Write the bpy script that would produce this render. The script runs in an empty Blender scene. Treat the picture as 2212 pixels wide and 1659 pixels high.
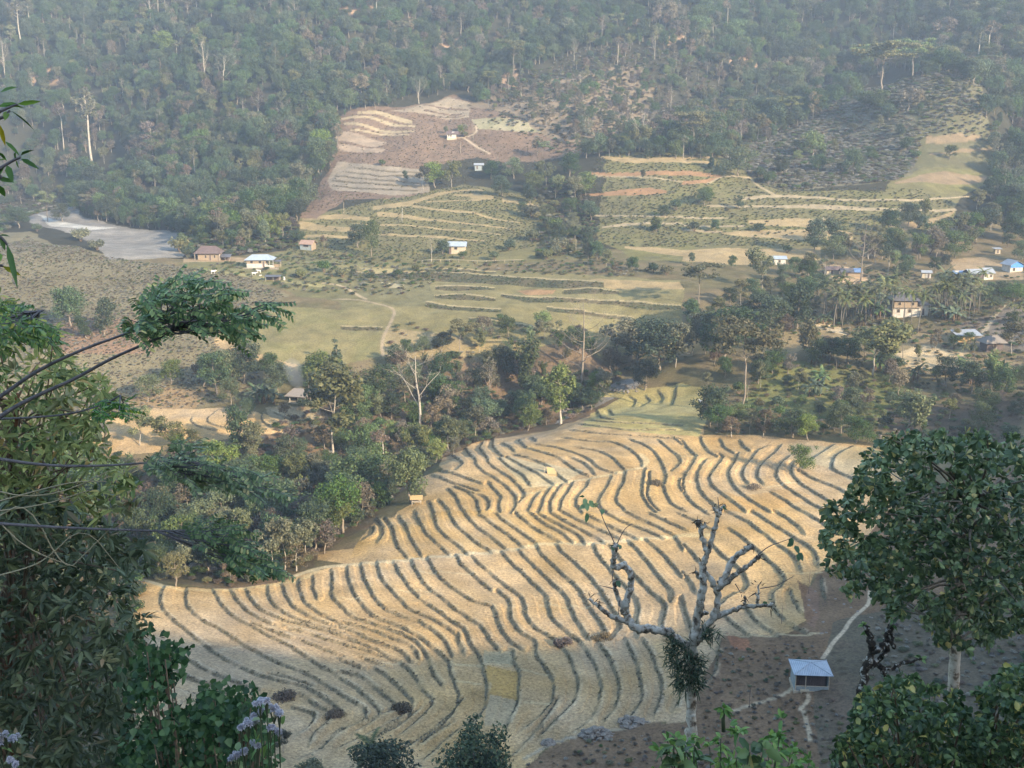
import bpy, math, random
import numpy as np
from mathutils import Vector, Matrix, Euler

rng = np.random.default_rng(11)
random.seed(11)
C = bpy.context.scene.collection
SC = bpy.context.scene

# ------------------------------------------------------------------ camera, light, exposure
FPX, CU, CV = 2372.0, 1106.0, 829.5          # focal length in photo pixels (2212 wide), centre
PITCH = math.radians(14.0)
cam = bpy.data.cameras.new('camera')
cam.sensor_width = 36.0
cam.lens = 36.0 * FPX / 2212.0
cam.clip_start, cam.clip_end = 0.1, 4000.0
camo = bpy.data.objects.new('camera', cam)
C.objects.link(camo)
camo.location = (0, 0, 0)
camo.rotation_euler = (math.radians(90) - PITCH, 0, 0)
SC.camera = camo

SUN_EL, SUN_AZ = math.radians(22.0), math.atan2(0.70, -0.71)     # azimuth clockwise from +Y
SUNV = Vector((math.sin(SUN_AZ) * math.cos(SUN_EL), math.cos(SUN_AZ) * math.cos(SUN_EL), math.sin(SUN_EL)))
world = bpy.data.worlds.new('World')
SC.world = world
world.use_nodes = True
wn = world.node_tree
sky = wn.nodes.new('ShaderNodeTexSky')
sky.sky_type = 'NISHITA'
sky.sun_disc = False
sky.sun_elevation = SUN_EL
sky.sun_rotation = SUN_AZ
sky.air_density, sky.dust_density, sky.ozone_density = 1.2, 0.9, 1.6
bg = wn.nodes['Background']
bg.inputs['Strength'].default_value = 0.15
wn.links.new(sky.outputs[0], bg.inputs['Color'])
sl = bpy.data.lights.new('sun', 'SUN')
sl.energy, sl.angle, sl.color = 3.9, math.radians(0.5), (1.0, 0.82, 0.60)
so = bpy.data.objects.new('sun', sl)
C.objects.link(so)
so.rotation_euler = SUNV.to_track_quat('Z', 'Y').to_euler()
SC.view_settings.view_transform = 'Standard'
SC.view_settings.look = 'None'
SC.view_settings.exposure = 1.75
SC.view_settings.gamma = 1.0
SC.cycles.max_bounces = 6
SC.cycles.diffuse_bounces = 2
SC.cycles.glossy_bounces = 1
SC.cycles.transmission_bounces = 3
SC.cycles.transparent_max_bounces = 8
SC.cycles.volume_bounces = 0
SC.cycles.use_denoising = True

# ------------------------------------------------------------------ helpers
CP, SP = math.cos(PITCH), math.sin(PITCH)
CROP = {'A': (0, 0), 'B': (737.3, 0), 'C': (1474.7, 0), 'D': (0, 553), 'E': (737.3, 553), 'F': (1474.7, 553),
        'G': (0, 1106), 'H': (737.3, 1106), 'I': (1474.7, 1106)}


def px(k, pts):
    """photo readings (thirds of the photograph, three times enlarged) to photo pixels"""
    ou, ov = CROP[k]
    return [(ou + p[0] / 3.0, ov + p[1] / 3.0) + tuple(q / 3.0 for q in p[2:]) for p in pts]


def ray(u, v):
    u = np.asarray(u, float); v = np.asarray(v, float)
    a = (u - CU) / FPX; b = (CV - v) / FPX
    return np.stack([a, CP + b * SP, -SP + b * CP], -1)


def at(u, v, depth):
    """the point seen at photo pixel (u, v) at a horizontal distance of depth metres ahead"""
    d = ray(u, v)
    return d * (np.asarray(depth, float) / d[..., 1])[..., None]


_nt = np.random.default_rng(5).random((256, 256))


def vnoise(x, y):
    xi = np.floor(x).astype(int); yi = np.floor(y).astype(int)
    fx = x - xi; fy = y - yi
    fx = fx * fx * (3 - 2 * fx); fy = fy * fy * (3 - 2 * fy)
    a = _nt[xi & 255, yi & 255]; b = _nt[(xi + 1) & 255, yi & 255]
    c = _nt[xi & 255, (yi + 1) & 255]; d = _nt[(xi + 1) & 255, (yi + 1) & 255]
    return (a * (1 - fx) + b * fx) * (1 - fy) + (c * (1 - fx) + d * fx) * fy


def fbm(x, y, s, o=4):
    t = 0; a = 0.5; n = 0
    for k in range(o):
        t = t + a * vnoise(x / s + 17.3 * k, y / s - 9.1 * k); n += a
        a *= 0.5; s = s * 0.5
    return t / n


def mesh_obj(name, verts, faces, mats, parent=None, fmat=None, smooth=False):
    """verts (n,3), faces: (m,k) array or list of lists; links ONE mesh object"""
    me = mesh_data(name, verts, faces, mats, fmat, smooth)
    o = bpy.data.objects.new(name, me)
    C.objects.link(o)
    if parent is not None:
        o.parent = parent
    return o


def mesh_data(name, verts, faces, mats, fmat=None, smooth=False):
    me = bpy.data.meshes.new(name)
    verts = np.asarray(verts, np.float32).reshape(-1, 3)
    if isinstance(faces, np.ndarray):
        m, k = faces.shape
        loops = faces.astype(np.int32).ravel(); starts = np.arange(m, dtype=np.int32) * k
    else:
        ln = np.array([len(f) for f in faces], np.int32); m = len(faces)
        loops = np.array([i for f in faces for i in f], np.int32)
        starts = np.concatenate([[0], np.cumsum(ln)[:-1]]).astype(np.int32) if m else np.zeros(0, np.int32)
    me.vertices.add(len(verts)); me.vertices.foreach_set('co', verts.ravel())
    me.loops.add(len(loops)); me.loops.foreach_set('vertex_index', loops)
    me.polygons.add(m); me.polygons.foreach_set('loop_start', starts)
    for mt in (mats if isinstance(mats, (list, tuple)) else [mats]):
        me.materials.append(mt)
    if fmat is not None:
        me.polygons.foreach_set('material_index', np.asarray(fmat, np.int32))
    me.polygons.foreach_set('use_smooth', np.full(m, smooth, bool))
    me.update(calc_edges=True)
    return me


class MB:
    """collects tubes, boxes, leaves ... for one mesh"""
    def __init__(self):
        self.v = []; self.f = []; self.m = []; self.n = 0

    def add(self, v, f, m=0):
        v = np.asarray(v, float).reshape(-1, 3)
        self.v.append(v)
        self.f += [[i + self.n for i in q] for q in f]
        self.m += [m] * len(f)
        self.n += len(v)

    def tube(self, pts, rad, n=6, m=0, cap=True):
        pts = np.asarray(pts, float); k = len(pts)
        rad = np.full(k, rad) if np.isscalar(rad) else np.asarray(rad, float)
        t = np.gradient(pts, axis=0)
        t /= np.linalg.norm(t, axis=1)[:, None] + 1e-9
        ref = np.array([0, 0, 1.0]) if abs(t[0, 2]) < 0.9 else np.array([1.0, 0, 0])
        vs = []
        a = np.arange(n) * 2 * np.pi / n
        for i in range(k):
            s = np.cross(t[i], ref); s /= np.linalg.norm(s) + 1e-9
            w = np.cross(s, t[i])
            ref = w
            vs.append(pts[i] + rad[i] * (np.cos(a)[:, None] * s + np.sin(a)[:, None] * w))
        f = [[i * n + j, i * n + (j + 1) % n, (i + 1) * n + (j + 1) % n, (i + 1) * n + j] for i in range(k - 1) for j in range(n)]
        if cap:
            f.append(list(range(n - 1, -1, -1))); f.append([(k - 1) * n + j for j in range(n)])
        self.add(np.concatenate(vs), f, m)

    def box(self, x0, x1, y0, y1, z0, z1, m=0):
        v = [(x, y, z) for x in (x0, x1) for y in (y0, y1) for z in (z0, z1)]
        self.add(v, [[0, 1, 3, 2], [4, 6, 7, 5], [0, 4, 5, 1], [2, 3, 7, 6], [0, 2, 6, 4], [1, 5, 7, 3]], m)

    def poly(self, v, m=0):
        self.add(v, [list(range(len(v)))], m)

    def slab(self, quad, th, m=0):
        q = np.asarray(quad, float); k = len(q)
        nrm = np.cross(q[1] - q[0], q[2] - q[0]); nrm /= np.linalg.norm(nrm)
        if nrm[2] < 0: nrm = -nrm
        v = np.concatenate([q, q - nrm * th])
        f = [list(range(k)), list(range(2 * k - 1, k - 1, -1))] + [[i, (i + 1) % k, k + (i + 1) % k, k + i] for i in range(k)]
        self.add(v, f, m)

    def build(self, name, mats, parent=None, smooth=False):
        return mesh_obj(name, np.concatenate(self.v), self.f, mats, parent, self.m, smooth)

    def data(self, name, mats, smooth=False):
        return mesh_data(name, np.concatenate(self.v), self.f, mats, self.m, smooth)


def tag(o, label=None, cat=None, group=None, kind=None):
    if label: o['label'] = label
    if cat: o['category'] = cat
    if group: o['group'] = group
    if kind: o['kind'] = kind
    return o


def thing(name, label, cat, loc=(0, 0, 0), rz=0.0, group=None, scale=1.0):
    o = bpy.data.objects.new(name, None)
    C.objects.link(o)
    o.empty_display_size = 0.3
    o.location = tuple(float(q) for q in loc); o.rotation_euler = (0, 0, rz)
    o.scale = (scale,) * 3 if np.isscalar(scale) else tuple(scale)
    return tag(o, label, cat, group)

# ------------------------------------------------------------------ terrain: heights surveyed at control points
def _dep(v):
    return math.tan(PITCH + math.atan((v - CV) / FPX))


CPZ = [(330,1270,-70),(330,1450,-67.5),(330,1600,-65),(700,1215,-70),(700,1400,-68),(700,1600,-66.5),(520,1262,-70),
 (800,1150,-69.5),(950,1000,-69.5),(1100,1600,-65.5),(1100,1400,-67),(1100,1200,-67.5),(1100,1000,-68.5),(1300,900,-69),
 (1450,840,-69),(1500,940,-67.5),(1500,1100,-66),(1500,1300,-65),(1400,1550,-64.3),(1550,1650,-62.5),(1750,1450,-62),
 (1750,1250,-64),(1800,1050,-65),(1850,960,-65),(2000,1300,-62),(2000,1500,-60.5),(2200,1300,-60),(2200,1550,-58.5),(1900,1655,-60),
 (1345,828,-73),(1230,885,-74),(1050,930,-75),(850,1050,-76),(700,1120,-76.5),(600,1150,-77),(400,1200,-78),(200,1200,-78),
 (300,900,-70),(550,900,-70),(450,940,-70.5),(650,930,-71),(200,950,-71),(100,1000,-73),(760,930,-73),(900,880,-71),
 (400,800,-66),(150,760,-61),(100,850,-67),(1100,850,-71.5),(1530,880,-68.5)]
CPY = [(100,540,383),(20,540,385),(150,600,349),(50,650,330),(380,565,378),(250,580,365),(200,500,505),(60,462,600),(350,530,460),
 (200,440,640),(20,430,660),(380,480,530),(100,200,720),(100,0,800),(20,300,690),(400,200,680),(400,350,600),(400,0,760),(700,0,740),(700,200,640),
 (640,440,485),(560,480,450),(480,510,430),(730,270,600),(850,240,612),(1000,210,625),(700,400,520),(850,350,540),(1000,300,570),(1200,330,545),(1000,400,510),
 (700,490,440),(1000,430,480),(1000,530,410),(1200,440,470),(650,530,415),(450,548,400),(570,572,375),(850,460,455),(850,520,418),
 (1000,600,365),(1300,560,385),(1300,640,335),(1000,680,315),(700,680,315),(700,770,285),(550,760,287),(1000,750,290),(1250,740,290),(850,640,335),
 (1500,350,500),(1300,350,505),(1400,450,450),(1400,550,395),(1700,550,390),(1700,450,445),(2000,450,445),(2000,380,480),(2130,300,520),(2130,200,545),
 (1900,300,530),(1930,180,575),(1700,280,560),(1650,330,525),(1600,250,640),(1750,150,690),(1500,100,690),(1300,150,660),(1200,250,595),(1100,100,700),
 (1100,0,740),(1500,0,750),(1900,0,730),(1900,100,700),(2200,0,700),(2200,150,610),(2200,300,545),(2200,450,460),(2200,560,375),
 (1800,590,365),(1950,670,320),(2180,570,370),(2100,720,295),(1750,700,310),(2200,800,262),(1600,800,270),(1900,850,255),(1700,920,230),(2100,930,222),
 (1600,700,305),(1500,650,325),(1450,780,280),(2200,930,218),(400,680,315),(600,620,345)]
CPW = [(0,0,-1.9),(-10,6,-7.5),(10,6,-6.5),(0,20,-17.5),(-20,20,-18.5),(20,20,-15.5),(0,45,-36),(-40,45,-38),(0,70,-53),(35,45,-31),(45,75,-50),(-50,75,-57),(15,88,-61.5),(-30,88,-63),
 (60,0,-3),(100,0,-12),(130,0,-18),(160,0,-14),(190,0,-4),(230,0,22),(270,0,44),(320,0,66),(385,0,80),(500,0,90),(70,40,-26),(120,60,-40),(200,70,-24),(300,90,10),(120,110,-52),(200,130,-42),(320,160,-10),
 (160,200,-55),(240,280,-42),(330,360,-20),(400,500,20),(420,250,20),
 (-60,0,-8),(-120,0,-14),(-100,60,-52),(-200,60,-55),(-160,130,-70),(-260,180,-68),(-250,300,-60),(-330,420,-45),(-420,560,-40),(-450,300,-40),
 (0,-40,16),(0,-88,42),(60,-40,24),(120,-60,36),(160,-60,30),(200,-60,20),(230,-60,26),(260,-60,46),(330,-60,70),
 (60,-88,46),(100,-88,50),(140,-88,46),(165,-88,44),(186,-88,42),(200,-88,40),(215,-88,44),(232,-88,43),(250,-88,52),(276,-88,60),(300,-88,68),(335,-88,84),(370,-88,95),
 (0,-140,50),(100,-140,56),(160,-140,50),(215,-140,50),(270,-140,76),(330,-140,80),(400,-140,90),(500,-140,100),(-80,-50,12),(-200,-80,25),(-300,-140,50),(-400,0,0),
 (0,900,112),(-300,900,112),(300,900,112),(500,800,112),(-500,800,112),(550,600,80),(-550,650,50),(450,700,90),(-430,760,80)]


def _cps():
    P = []
    for u, v, z in CPZ:
        d = ray(u, v); P.append(d * (z / d[2]))
    for u, v, Y in CPY:
        P.append(at(u, v, Y))
    return np.array([list(p) for p in P] + [list(p) for p in CPW])


CPTS = _cps()


def _U(r2):
    return 0.5 * r2 * np.log(r2 + 1e-9)


def _fit():
    S = 100.0
    X = CPTS[:, :2] / S; n = len(X)
    K = _U(((X[:, None] - X[None]) ** 2).sum(-1)) + np.eye(n) * 0.004
    A = np.zeros((n + 3, n + 3)); A[:n, :n] = K
    A[:n, n] = 1; A[:n, n + 1:] = X; A[n, :n] = 1; A[n + 1:, :n] = X.T
    w = np.linalg.solve(A, np.concatenate([CPTS[:, 2], np.zeros(3)]))
    return X, w, S


GX0, GX1, GY0, GY1, GS = -640.0, 640.0, -150.0, 950.0, 2.5


def _grid():
    X, w, S = _fit(); n = len(X)
    gx = np.arange(GX0, GX1 + GS, GS); gy = np.arange(GY0, GY1 + GS, GS)
    xx, yy = np.meshgrid(gx, gy, indexing='ij')
    q = np.stack([xx.ravel(), yy.ravel()], -1) / S
    z = w[n] + q @ w[n + 1:]
    for i in range(n):
        z = z + w[i] * _U(((q - X[i]) ** 2).sum(-1))
    return z.reshape(xx.shape)


HG = _grid()
# the ridge at the photographer's back, which keeps the near slope and the lower paddies in the shade
RIDGE = [(-120,10),(0,40),(60,55),(90,62),(130,64),(160,62),(169,59),(171.5,55),(173,52),(176,54.5),(180,54.5),(187,55.5),(200,55.5),(215,56.5),(227,57),(240,60),(251,63),(261,65.5),(273,69),(283,71.5),(302,78),(330,88),(353,99),(387,108),(415,114),(500,116),(640,116)]
_gx = np.arange(GX0, GX1 + GS, GS); _gy = np.arange(GY0, GY1 + GS, GS)
_cr = np.interp(_gx, [q[0] for q in RIDGE], [q[1] for q in RIDGE]) + 2.5 * (vnoise(_gx / 6.0, _gx * 0) - .5) + 2.0 * (vnoise(_gx / 2.6, _gx * 0 + 9) - .5)
_rd = _cr[:, None] - np.abs(_gy + 88.0)[None, :] * 0.8
HG = np.where(_gy[None, :] < 40, np.maximum(HG, np.where(_gy[None, :] < -88, np.maximum(_rd, _cr[:, None] - 8), _rd)), HG)


def H(x, y):
    fx = np.clip((np.asarray(x, float) - GX0) / GS, 0, HG.shape[0] - 1.001)
    fy = np.clip((np.asarray(y, float) - GY0) / GS, 0, HG.shape[1] - 1.001)
    i = fx.astype(int); j = fy.astype(int); fx = fx - i; fy = fy - j
    return (HG[i, j] * (1 - fx) + HG[i + 1, j] * fx) * (1 - fy) + (HG[i, j + 1] * (1 - fx) + HG[i + 1, j + 1] * fx) * fy


def ground(u, v, ymin=60.0):
    """where the sight line of a photo pixel meets the terrain"""
    d = ray(u, v).reshape(-1, 3)
    Y = np.concatenate([np.arange(ymin, 300, 0.5), np.arange(300, 930, 1.0)])
    t = Y[None, :] / d[:, 1:2]
    x = d[:, 0:1] * t; z = d[:, 2:3] * t
    hit = z - H(x, Y[None, :] + 0 * x) <= 0
    k = np.where(hit.any(1), hit.argmax(1), len(Y) - 1)
    i = np.arange(len(d)); k0 = np.maximum(k - 1, 0)
    f0 = z[i, k0] - H(x[i, k0], Y[k0]); f1 = z[i, k] - H(x[i, k], Y[k])
    w = np.clip(f0 / (f0 - f1 + 1e-9), 0, 1)
    yy = Y[k0] + (Y[k] - Y[k0]) * w
    tt = yy / d[:, 1]
    p = d * tt[:, None]
    p[:, 2] = H(p[:, 0], p[:, 1])
    return p


def gpt(u, v, ymin=60.0):
    return ground([u], [v], ymin)[0]


def wpoly(pts):
    p = np.array([(q[0], q[1]) for q in pts], float)
    return ground(p[:, 0], p[:, 1])[:, :2]


def inside(x, y, poly):
    c = np.zeros(x.shape, bool)
    n = len(poly); j = n - 1
    for i in range(n):
        xi, yi = poly[i]; xj, yj = poly[j]
        if yi != yj:
            c ^= ((yi > y) != (yj > y)) & (x < (xj - xi) * (y - yi) / (yj - yi) + xi)
        j = i
    return c


def densify(pts, step=6.0):
    out = []
    for a, b in zip(pts[:-1], pts[1:]):
        a = np.array(a, float); b = np.array(b, float)
        n = max(1, int(np.linalg.norm(b[:2] - a[:2]) / step))
        out += [a + (b - a) * k / n for k in range(n)]
    return np.array(out + [np.array(pts[-1], float)])


def smooth_line(pts, it=2):
    p = np.array(pts, float)
    for _ in range(it):
        if len(p) < 3: break
        q = [p[0]]
        for a, b in zip(p[:-1], p[1:]):
            q += [a * .75 + b * .25, a * .25 + b * .75]
        q.append(p[-1]); p = np.array(q)
    return p


# terrace edges traced from the photograph: the bank on the low (left) side of each stretch
LINES = {
'H': [[(205,95),(210,140),(170,160)],[(235,50),(275,100),(270,150),(250,180)],[(290,40),(330,90),(345,160),(370,240),(420,290)],
 [(380,30),(425,90),(440,160),(480,220),(515,275)],[(480,0),(520,90),(560,150),(620,210),(685,265)],[(600,0),(625,110),(690,170),(760,225),(810,270)],
 [(700,10),(745,90),(820,150),(880,205),(960,255)],[(800,10),(850,70),(930,130),(1000,185),(1050,230)],[(900,20),(980,80),(1060,130),(1120,180),(1160,215)],
 [(1010,15),(1080,75),(1150,115),(1200,155),(1250,190)],[(1130,0),(1190,60),(1270,110),(1330,150),(1400,190)],[(1235,15),(1300,65),(1380,110),(1440,145),(1485,185)],
 [(1290,20),(1390,70),(1460,110),(1540,150),(1570,195)],[(1370,10),(1450,60),(1530,105),(1620,150),(1690,195)],[(1440,0),(1530,50),(1600,80),(1690,120),(1780,165)],
 [(1600,20),(1700,70),(1800,120),(1900,170)],[(1710,0),(1800,50),(1880,80),(1980,120),(2060,160)],[(1850,0),(1950,50),(2040,90),(2130,140)],[(2010,10),(2090,50),(2150,80),(2212,110)],
 [(40,370),(45,430),(70,510),(120,590),(170,650),(230,690),(300,705),(380,735),(470,785),(570,860),(690,960),(705,1020),(740,1120),(770,1210),(720,1320),(600,1430),(520,1500)],
 [(130,350),(150,430),(190,520),(240,590),(280,630)],[(300,640),(400,680),(490,700),(560,745),(640,800),(700,880),(720,940)],
 [(235,340),(260,430),(320,510),(390,580),(440,630),(520,665),(590,690),(680,745),(750,800)],[(755,790),(765,850),(790,905)],
 [(345,340),(400,430),(450,500),(500,550)],[(555,595),(640,650),(700,700),(780,745),(825,800),(840,860),(880,910),(910,970),(930,1050),(945,1140),(945,1220),(930,1290),(830,1390)],
 [(460,325),(490,400),(540,470),(600,520),(660,565),(730,620),(800,670),(860,710),(910,745),(940,790),(970,840),(1010,885)],
 [(565,305),(600,380),(650,440),(720,490),(790,540),(850,575),(920,595),(970,605)],[(980,610),(1010,670),(1020,740),(1060,800),(1110,850),(1160,885)],
 [(750,295),(780,350),(840,400),(900,450),(965,500)],[(1020,515),(1080,560),(1100,610),(1095,680),(1130,750),(1190,800),(1260,835),(1270,880),(1260,930),(1310,990),(1350,1050),(1375,1110),(1385,1170),(1360,1240),(1300,1310),(1200,1390)],
 [(1110,900),(1125,1000),(1160,1030),(1155,1120),(1145,1240),(1110,1300),(1080,1390)],
 [(855,300),(900,350),(970,400),(1040,460),(1110,510),(1170,555),(1195,620),(1200,690),(1250,750),(1320,790),(1400,830),(1450,890),(1490,960),(1520,1040),(1540,1110),(1530,1180),(1500,1240),(1440,1300),(1300,1440)],
 [(1050,275),(1110,340),(1190,410),(1250,470),(1310,520),(1345,580),(1345,650),(1370,700),(1430,750),(1500,800),(1540,830)],
 [(1555,845),(1600,910),(1640,980),(1670,1060),(1690,1130),(1680,1200),(1650,1290),(1590,1370),(1490,1430)],
 [(1160,260),(1210,320),(1280,380),(1350,450),(1420,510),(1470,570),(1490,640),(1530,710),(1570,760),(1600,810)],[(1685,860),(1740,940),(1775,1030),(1800,1110),(1805,1190),(1780,1260),(1720,1340)],
 [(1270,225),(1300,280),(1380,350),(1440,410),(1510,470),(1560,530),(1590,600),(1640,660),(1690,720),(1715,775)],[(1850,840),(1890,920),(1920,1000),(1940,1080),(1955,1160),(1940,1240),(1880,1320)],
 [(1400,215),(1440,270),(1530,340),(1600,410),(1660,480),(1710,550),(1750,620),(1800,690),(1820,740),(1780,790)],[(1960,830),(2010,910),(2040,990),(2070,1070),(2085,1130),(2070,1200),(2040,1290)],
 [(1640,225),(1670,290),(1740,370),(1810,450),(1870,510),(1920,570),(1940,640),(1910,700),(1930,760),(1925,800)],[(1750,230),(1810,300),(1880,380),(1940,450),(2000,510),(2060,560),(2110,600),(2090,680),(2080,740)],
 [(1870,200),(1940,270),(2010,350),(2060,420),(2110,480),(2160,530),(2140,580)],[(1985,190),(2060,250),(2130,320),(2190,390),(2212,420)],[(2170,170),(2212,240)],
 [(0,610),(40,660),(110,695),(200,720),(290,745)],[(300,750),(380,780),(460,820),(510,870),(560,940),(580,1010),(600,1070),(650,1120)],[(320,810),(400,840),(470,880),(500,940)],
 [(0,850),(60,870),(150,890),(260,930),(370,970)],[(390,985),(450,1030),(490,1090),(520,1150),(570,1190),(600,1220),(570,1280),(520,1330),(400,1430)],
 [(160,955),(260,990)],[(230,1020),(300,1070),(370,1130),(430,1190),(470,1240),(440,1330)],[(120,1060),(190,1110),(250,1160),(310,1210),(360,1250)],
 [(0,745),(100,775),(200,830),(280,860),(380,890),(450,970)],[(0,710),(70,720),(150,745),(230,770),(300,800)],[(0,795),(100,840),(200,880),(300,940)],[(0,960),(120,1010)],
 [(0,1085),(100,1140),(160,1190),(230,1260),(255,1310),(220,1350),(100,1420)],[(0,1185),(90,1230),(150,1275),(165,1320),(120,1370),(20,1400)],[(0,1035),(80,1050),(120,1062)],
 [(520,1500),(600,1440),(700,1380)],[(1130,1560),(1200,1470),(1300,1400)],[(240,1460),(300,1400),(380,1360)],[(2200,1200),(2170,1260)]],
'G': [[(1065,495),(1035,560),(1050,620),(1100,680),(1180,745),(1260,810),(1340,870),(1420,930),(1500,970),(1600,1020),(1700,1060),(1800,1090),(1880,1110),(1950,1120),(2020,1150),(2090,1190),(2170,1250),(2212,1290)],
 [(1210,505),(1200,570),(1240,650),(1320,710),(1410,745),(1480,795),(1560,850),(1640,890),(1720,930),(1800,975),(1900,1015),(2000,1050),(2100,1110),(2180,1160),(2212,1185)],
 [(1385,515),(1420,580),(1480,650),(1540,695),(1620,730),(1680,770),(1760,810),(1850,850),(1930,900),(2000,950),(2080,1000),(2160,1040),(2212,1085)],
 [(1500,515),(1550,590),(1610,650),(1680,690),(1750,720)],[(1640,720),(1740,760),(1850,800),(1950,830),(2050,870),(2130,900),(2212,930)],
 [(1600,510),(1640,590),(1700,640),(1780,680),(1860,705),(1930,720),(2080,755),(2212,795)],[(1880,755),(1980,775),(2080,810),(2212,850)],
 [(1735,490),(1745,560),(1790,620),(1860,665),(1940,700),(2030,730),(2120,755),(2212,775)],[(1830,480),(1860,560),(1900,620),(1970,660),(2060,700),(2130,720)],
 [(1940,450),(1950,540),(1990,600),(2060,650),(2140,690),(2212,720)],[(2030,430),(2030,500),(2050,550)],[(2150,390),(2155,470),(2150,550),(2180,590),(2212,620)],
 [(1150,920),(1230,960),(1320,1010),(1400,1050),(1480,1080),(1580,1120),(1680,1150)],[(1080,1000),(1160,1040),(1250,1080),(1330,1110),(1400,1130)],[(1130,1130),(1200,1160),(1280,1185)],
 [(950,1180),(1080,1220),(1170,1240)],[(960,860),(1040,890),(1120,910)],[(1960,1190),(2030,1240),(2110,1280)],[(1900,1265),(1980,1285),(2050,1310),(2030,1370),(1960,1420)],[(2150,1290),(2160,1330),(2090,1390),(2020,1440),(2010,1490)],[(2212,1400),(2150,1450),(2110,1500)]],
'I': [[(190,215),(260,280),(330,330),(400,400),(430,470),(400,510)],[(320,120),(400,180),(480,240),(550,310),(610,360),(650,410),(670,440),(640,490),(590,520),(580,560),(600,640),(660,700),(720,750),(790,780)],
 [(440,75),(510,130),(590,190),(660,240),(720,280),(750,330),(765,370)],[(300,0),(380,40),(440,70)],[(460,0),(550,60),(640,110),(740,170),(820,220),(870,280),(880,340)],[(600,0),(690,50),(760,100),(780,125)],
 [(700,510),(720,570),(750,620),(770,650)],[(420,620),(450,680),(520,740),(600,795)],[(270,670),(340,730),(410,785)],[(0,390),(50,450),(80,510)],[(0,560),(20,650),(50,740),(80,790)],[(250,600),(290,560),(350,530)],
 [(0,20),(90,60),(160,100)],[(900,440),(905,500),(925,560)],[(240,790),(235,880),(225,960),(215,1040),(140,1120)],[(0,210),(60,260),(100,310)],[(780,0),(870,50),(950,100)]],
'F': [[(0,1200),(40,1250),(90,1300)],[(120,1180),(130,1220),(180,1280),(220,1300)],[(245,1190),(270,1240),(330,1275)],[(375,1200),(400,1240),(430,1260)],
 [(540,1235),(490,1260),(450,1310),(400,1370),(385,1430),(420,1470)],[(635,1230),(610,1270),(540,1320),(490,1380),(485,1440),(515,1470)],[(690,1300),(640,1340),(605,1400),(620,1460),(680,1500),(760,1550),(830,1600),(920,1650)],
 [(975,1230),(900,1280),(820,1330),(780,1370)],[(720,1340),(700,1380),(720,1430),(780,1480),(860,1530),(930,1570)],[(1100,1235),(1010,1280),(970,1330),(970,1390),(1040,1420),(1110,1450)],
 [(760,1390),(850,1440),(960,1480),(1050,1520),(1100,1560)],[(360,1280),(340,1340),(295,1400),(310,1460),(360,1520),(420,1570),(500,1620),(560,1659)],[(250,1290),(270,1310),(220,1370),(165,1435),(200,1490),(270,1550),(340,1600),(400,1650)],
 [(150,1330),(110,1380),(90,1440),(110,1510),(160,1570),(230,1630)],[(90,1310),(50,1370),(10,1430),(0,1500),(50,1590),(150,1659)],[(590,1540),(680,1590),(760,1650)]],
'E': [[(715,1290),(760,1320),(795,1350),(760,1380)],[(810,1240),(820,1280),(875,1320),(870,1360),(930,1400),(1010,1450),(1080,1500),(1130,1550),(1140,1600),(1110,1659)],
 [(915,1210),(890,1250),(950,1310),(950,1340),(1040,1400),(1110,1450),(1160,1500),(1200,1550),(1150,1600)],[(990,1180),(975,1230),(1020,1280),(1050,1300)],[(1050,1210),(1090,1240),(1120,1265)],
 [(1150,1190),(1170,1220),(1200,1245)],[(1240,1180),(1260,1200)],[(1025,1310),(1090,1360),(1150,1400),(1190,1440),(1220,1480)],[(1070,1300),(1150,1340),(1230,1380),(1300,1430),(1370,1480)],
 [(1130,1290),(1250,1320),(1330,1350),(1400,1410),(1460,1460)],[(1220,1250),(1330,1280),(1430,1320),(1500,1370),(1560,1410),(1590,1420)],[(1280,1225),(1400,1240),(1530,1280),(1600,1310),(1640,1350),(1700,1390),(1770,1405)],
 [(1500,1310),(1560,1330),(1610,1370),(1640,1410)],[(1450,1180),(1600,1195),(1740,1200),(1830,1230),(1890,1270),(1940,1310),(1950,1350)],[(1550,1240),(1670,1255),(1740,1290),(1790,1340),(1830,1380)],
 [(1880,1190),(1970,1230),(2040,1280),(2080,1340),(2110,1420),(2100,1470)],[(2060,1200),(2120,1250),(2170,1280),(2200,1320),(2200,1350),(2150,1390)],[(2150,1180),(2212,1220)],
 [(1660,1005),(1690,1050),(1760,1060)],[(1740,1000),(1770,1030)],[(1880,920),(1915,940),(1900,965)],[(1980,910),(2010,940),(1970,965)],[(2060,880),(2090,920),(2080,945)],[(2170,850),(2165,920),(2150,960)],
 [(1620,1065),(1800,1080),(2000,1085),(2212,1100)],[(1560,1090),(1800,1120),(2000,1130),(2160,1130)],[(1500,1130),(1700,1150),(1900,1160),(2212,1190)],
 [(960,1470),(1000,1520),(1045,1560),(1020,1610),(1030,1659)],[(830,1540),(880,1580),(880,1620),(900,1659)],[(740,1490),(850,1540),(930,1550),(965,1600),(950,1640)],[(640,1590),(690,1640)],[(570,1600),(600,1659)],[(700,1510),(750,1570),(780,1640),(800,1659)],
 [(1280,1540),(1240,1580),(1220,1640)],[(1355,1510),(1310,1570),(1285,1659)],[(1425,1490),(1380,1550),(1350,1610),(1360,1659)],[(1500,1470),(1480,1520),(1430,1580),(1420,1640)],[(1605,1460),(1590,1500),(1530,1560),(1520,1610),(1560,1659)],
 [(1750,1430),(1720,1510),(1670,1580),(1670,1630),(1720,1659)],[(1845,1400),(1830,1470),(1790,1540),(1780,1590),(1830,1640)],[(1970,1380),(1955,1460),(1950,1540),(1980,1600),(2040,1659)],[(2000,1400),(2000,1480),(1980,1540),(2000,1590),(2060,1650)],
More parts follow.
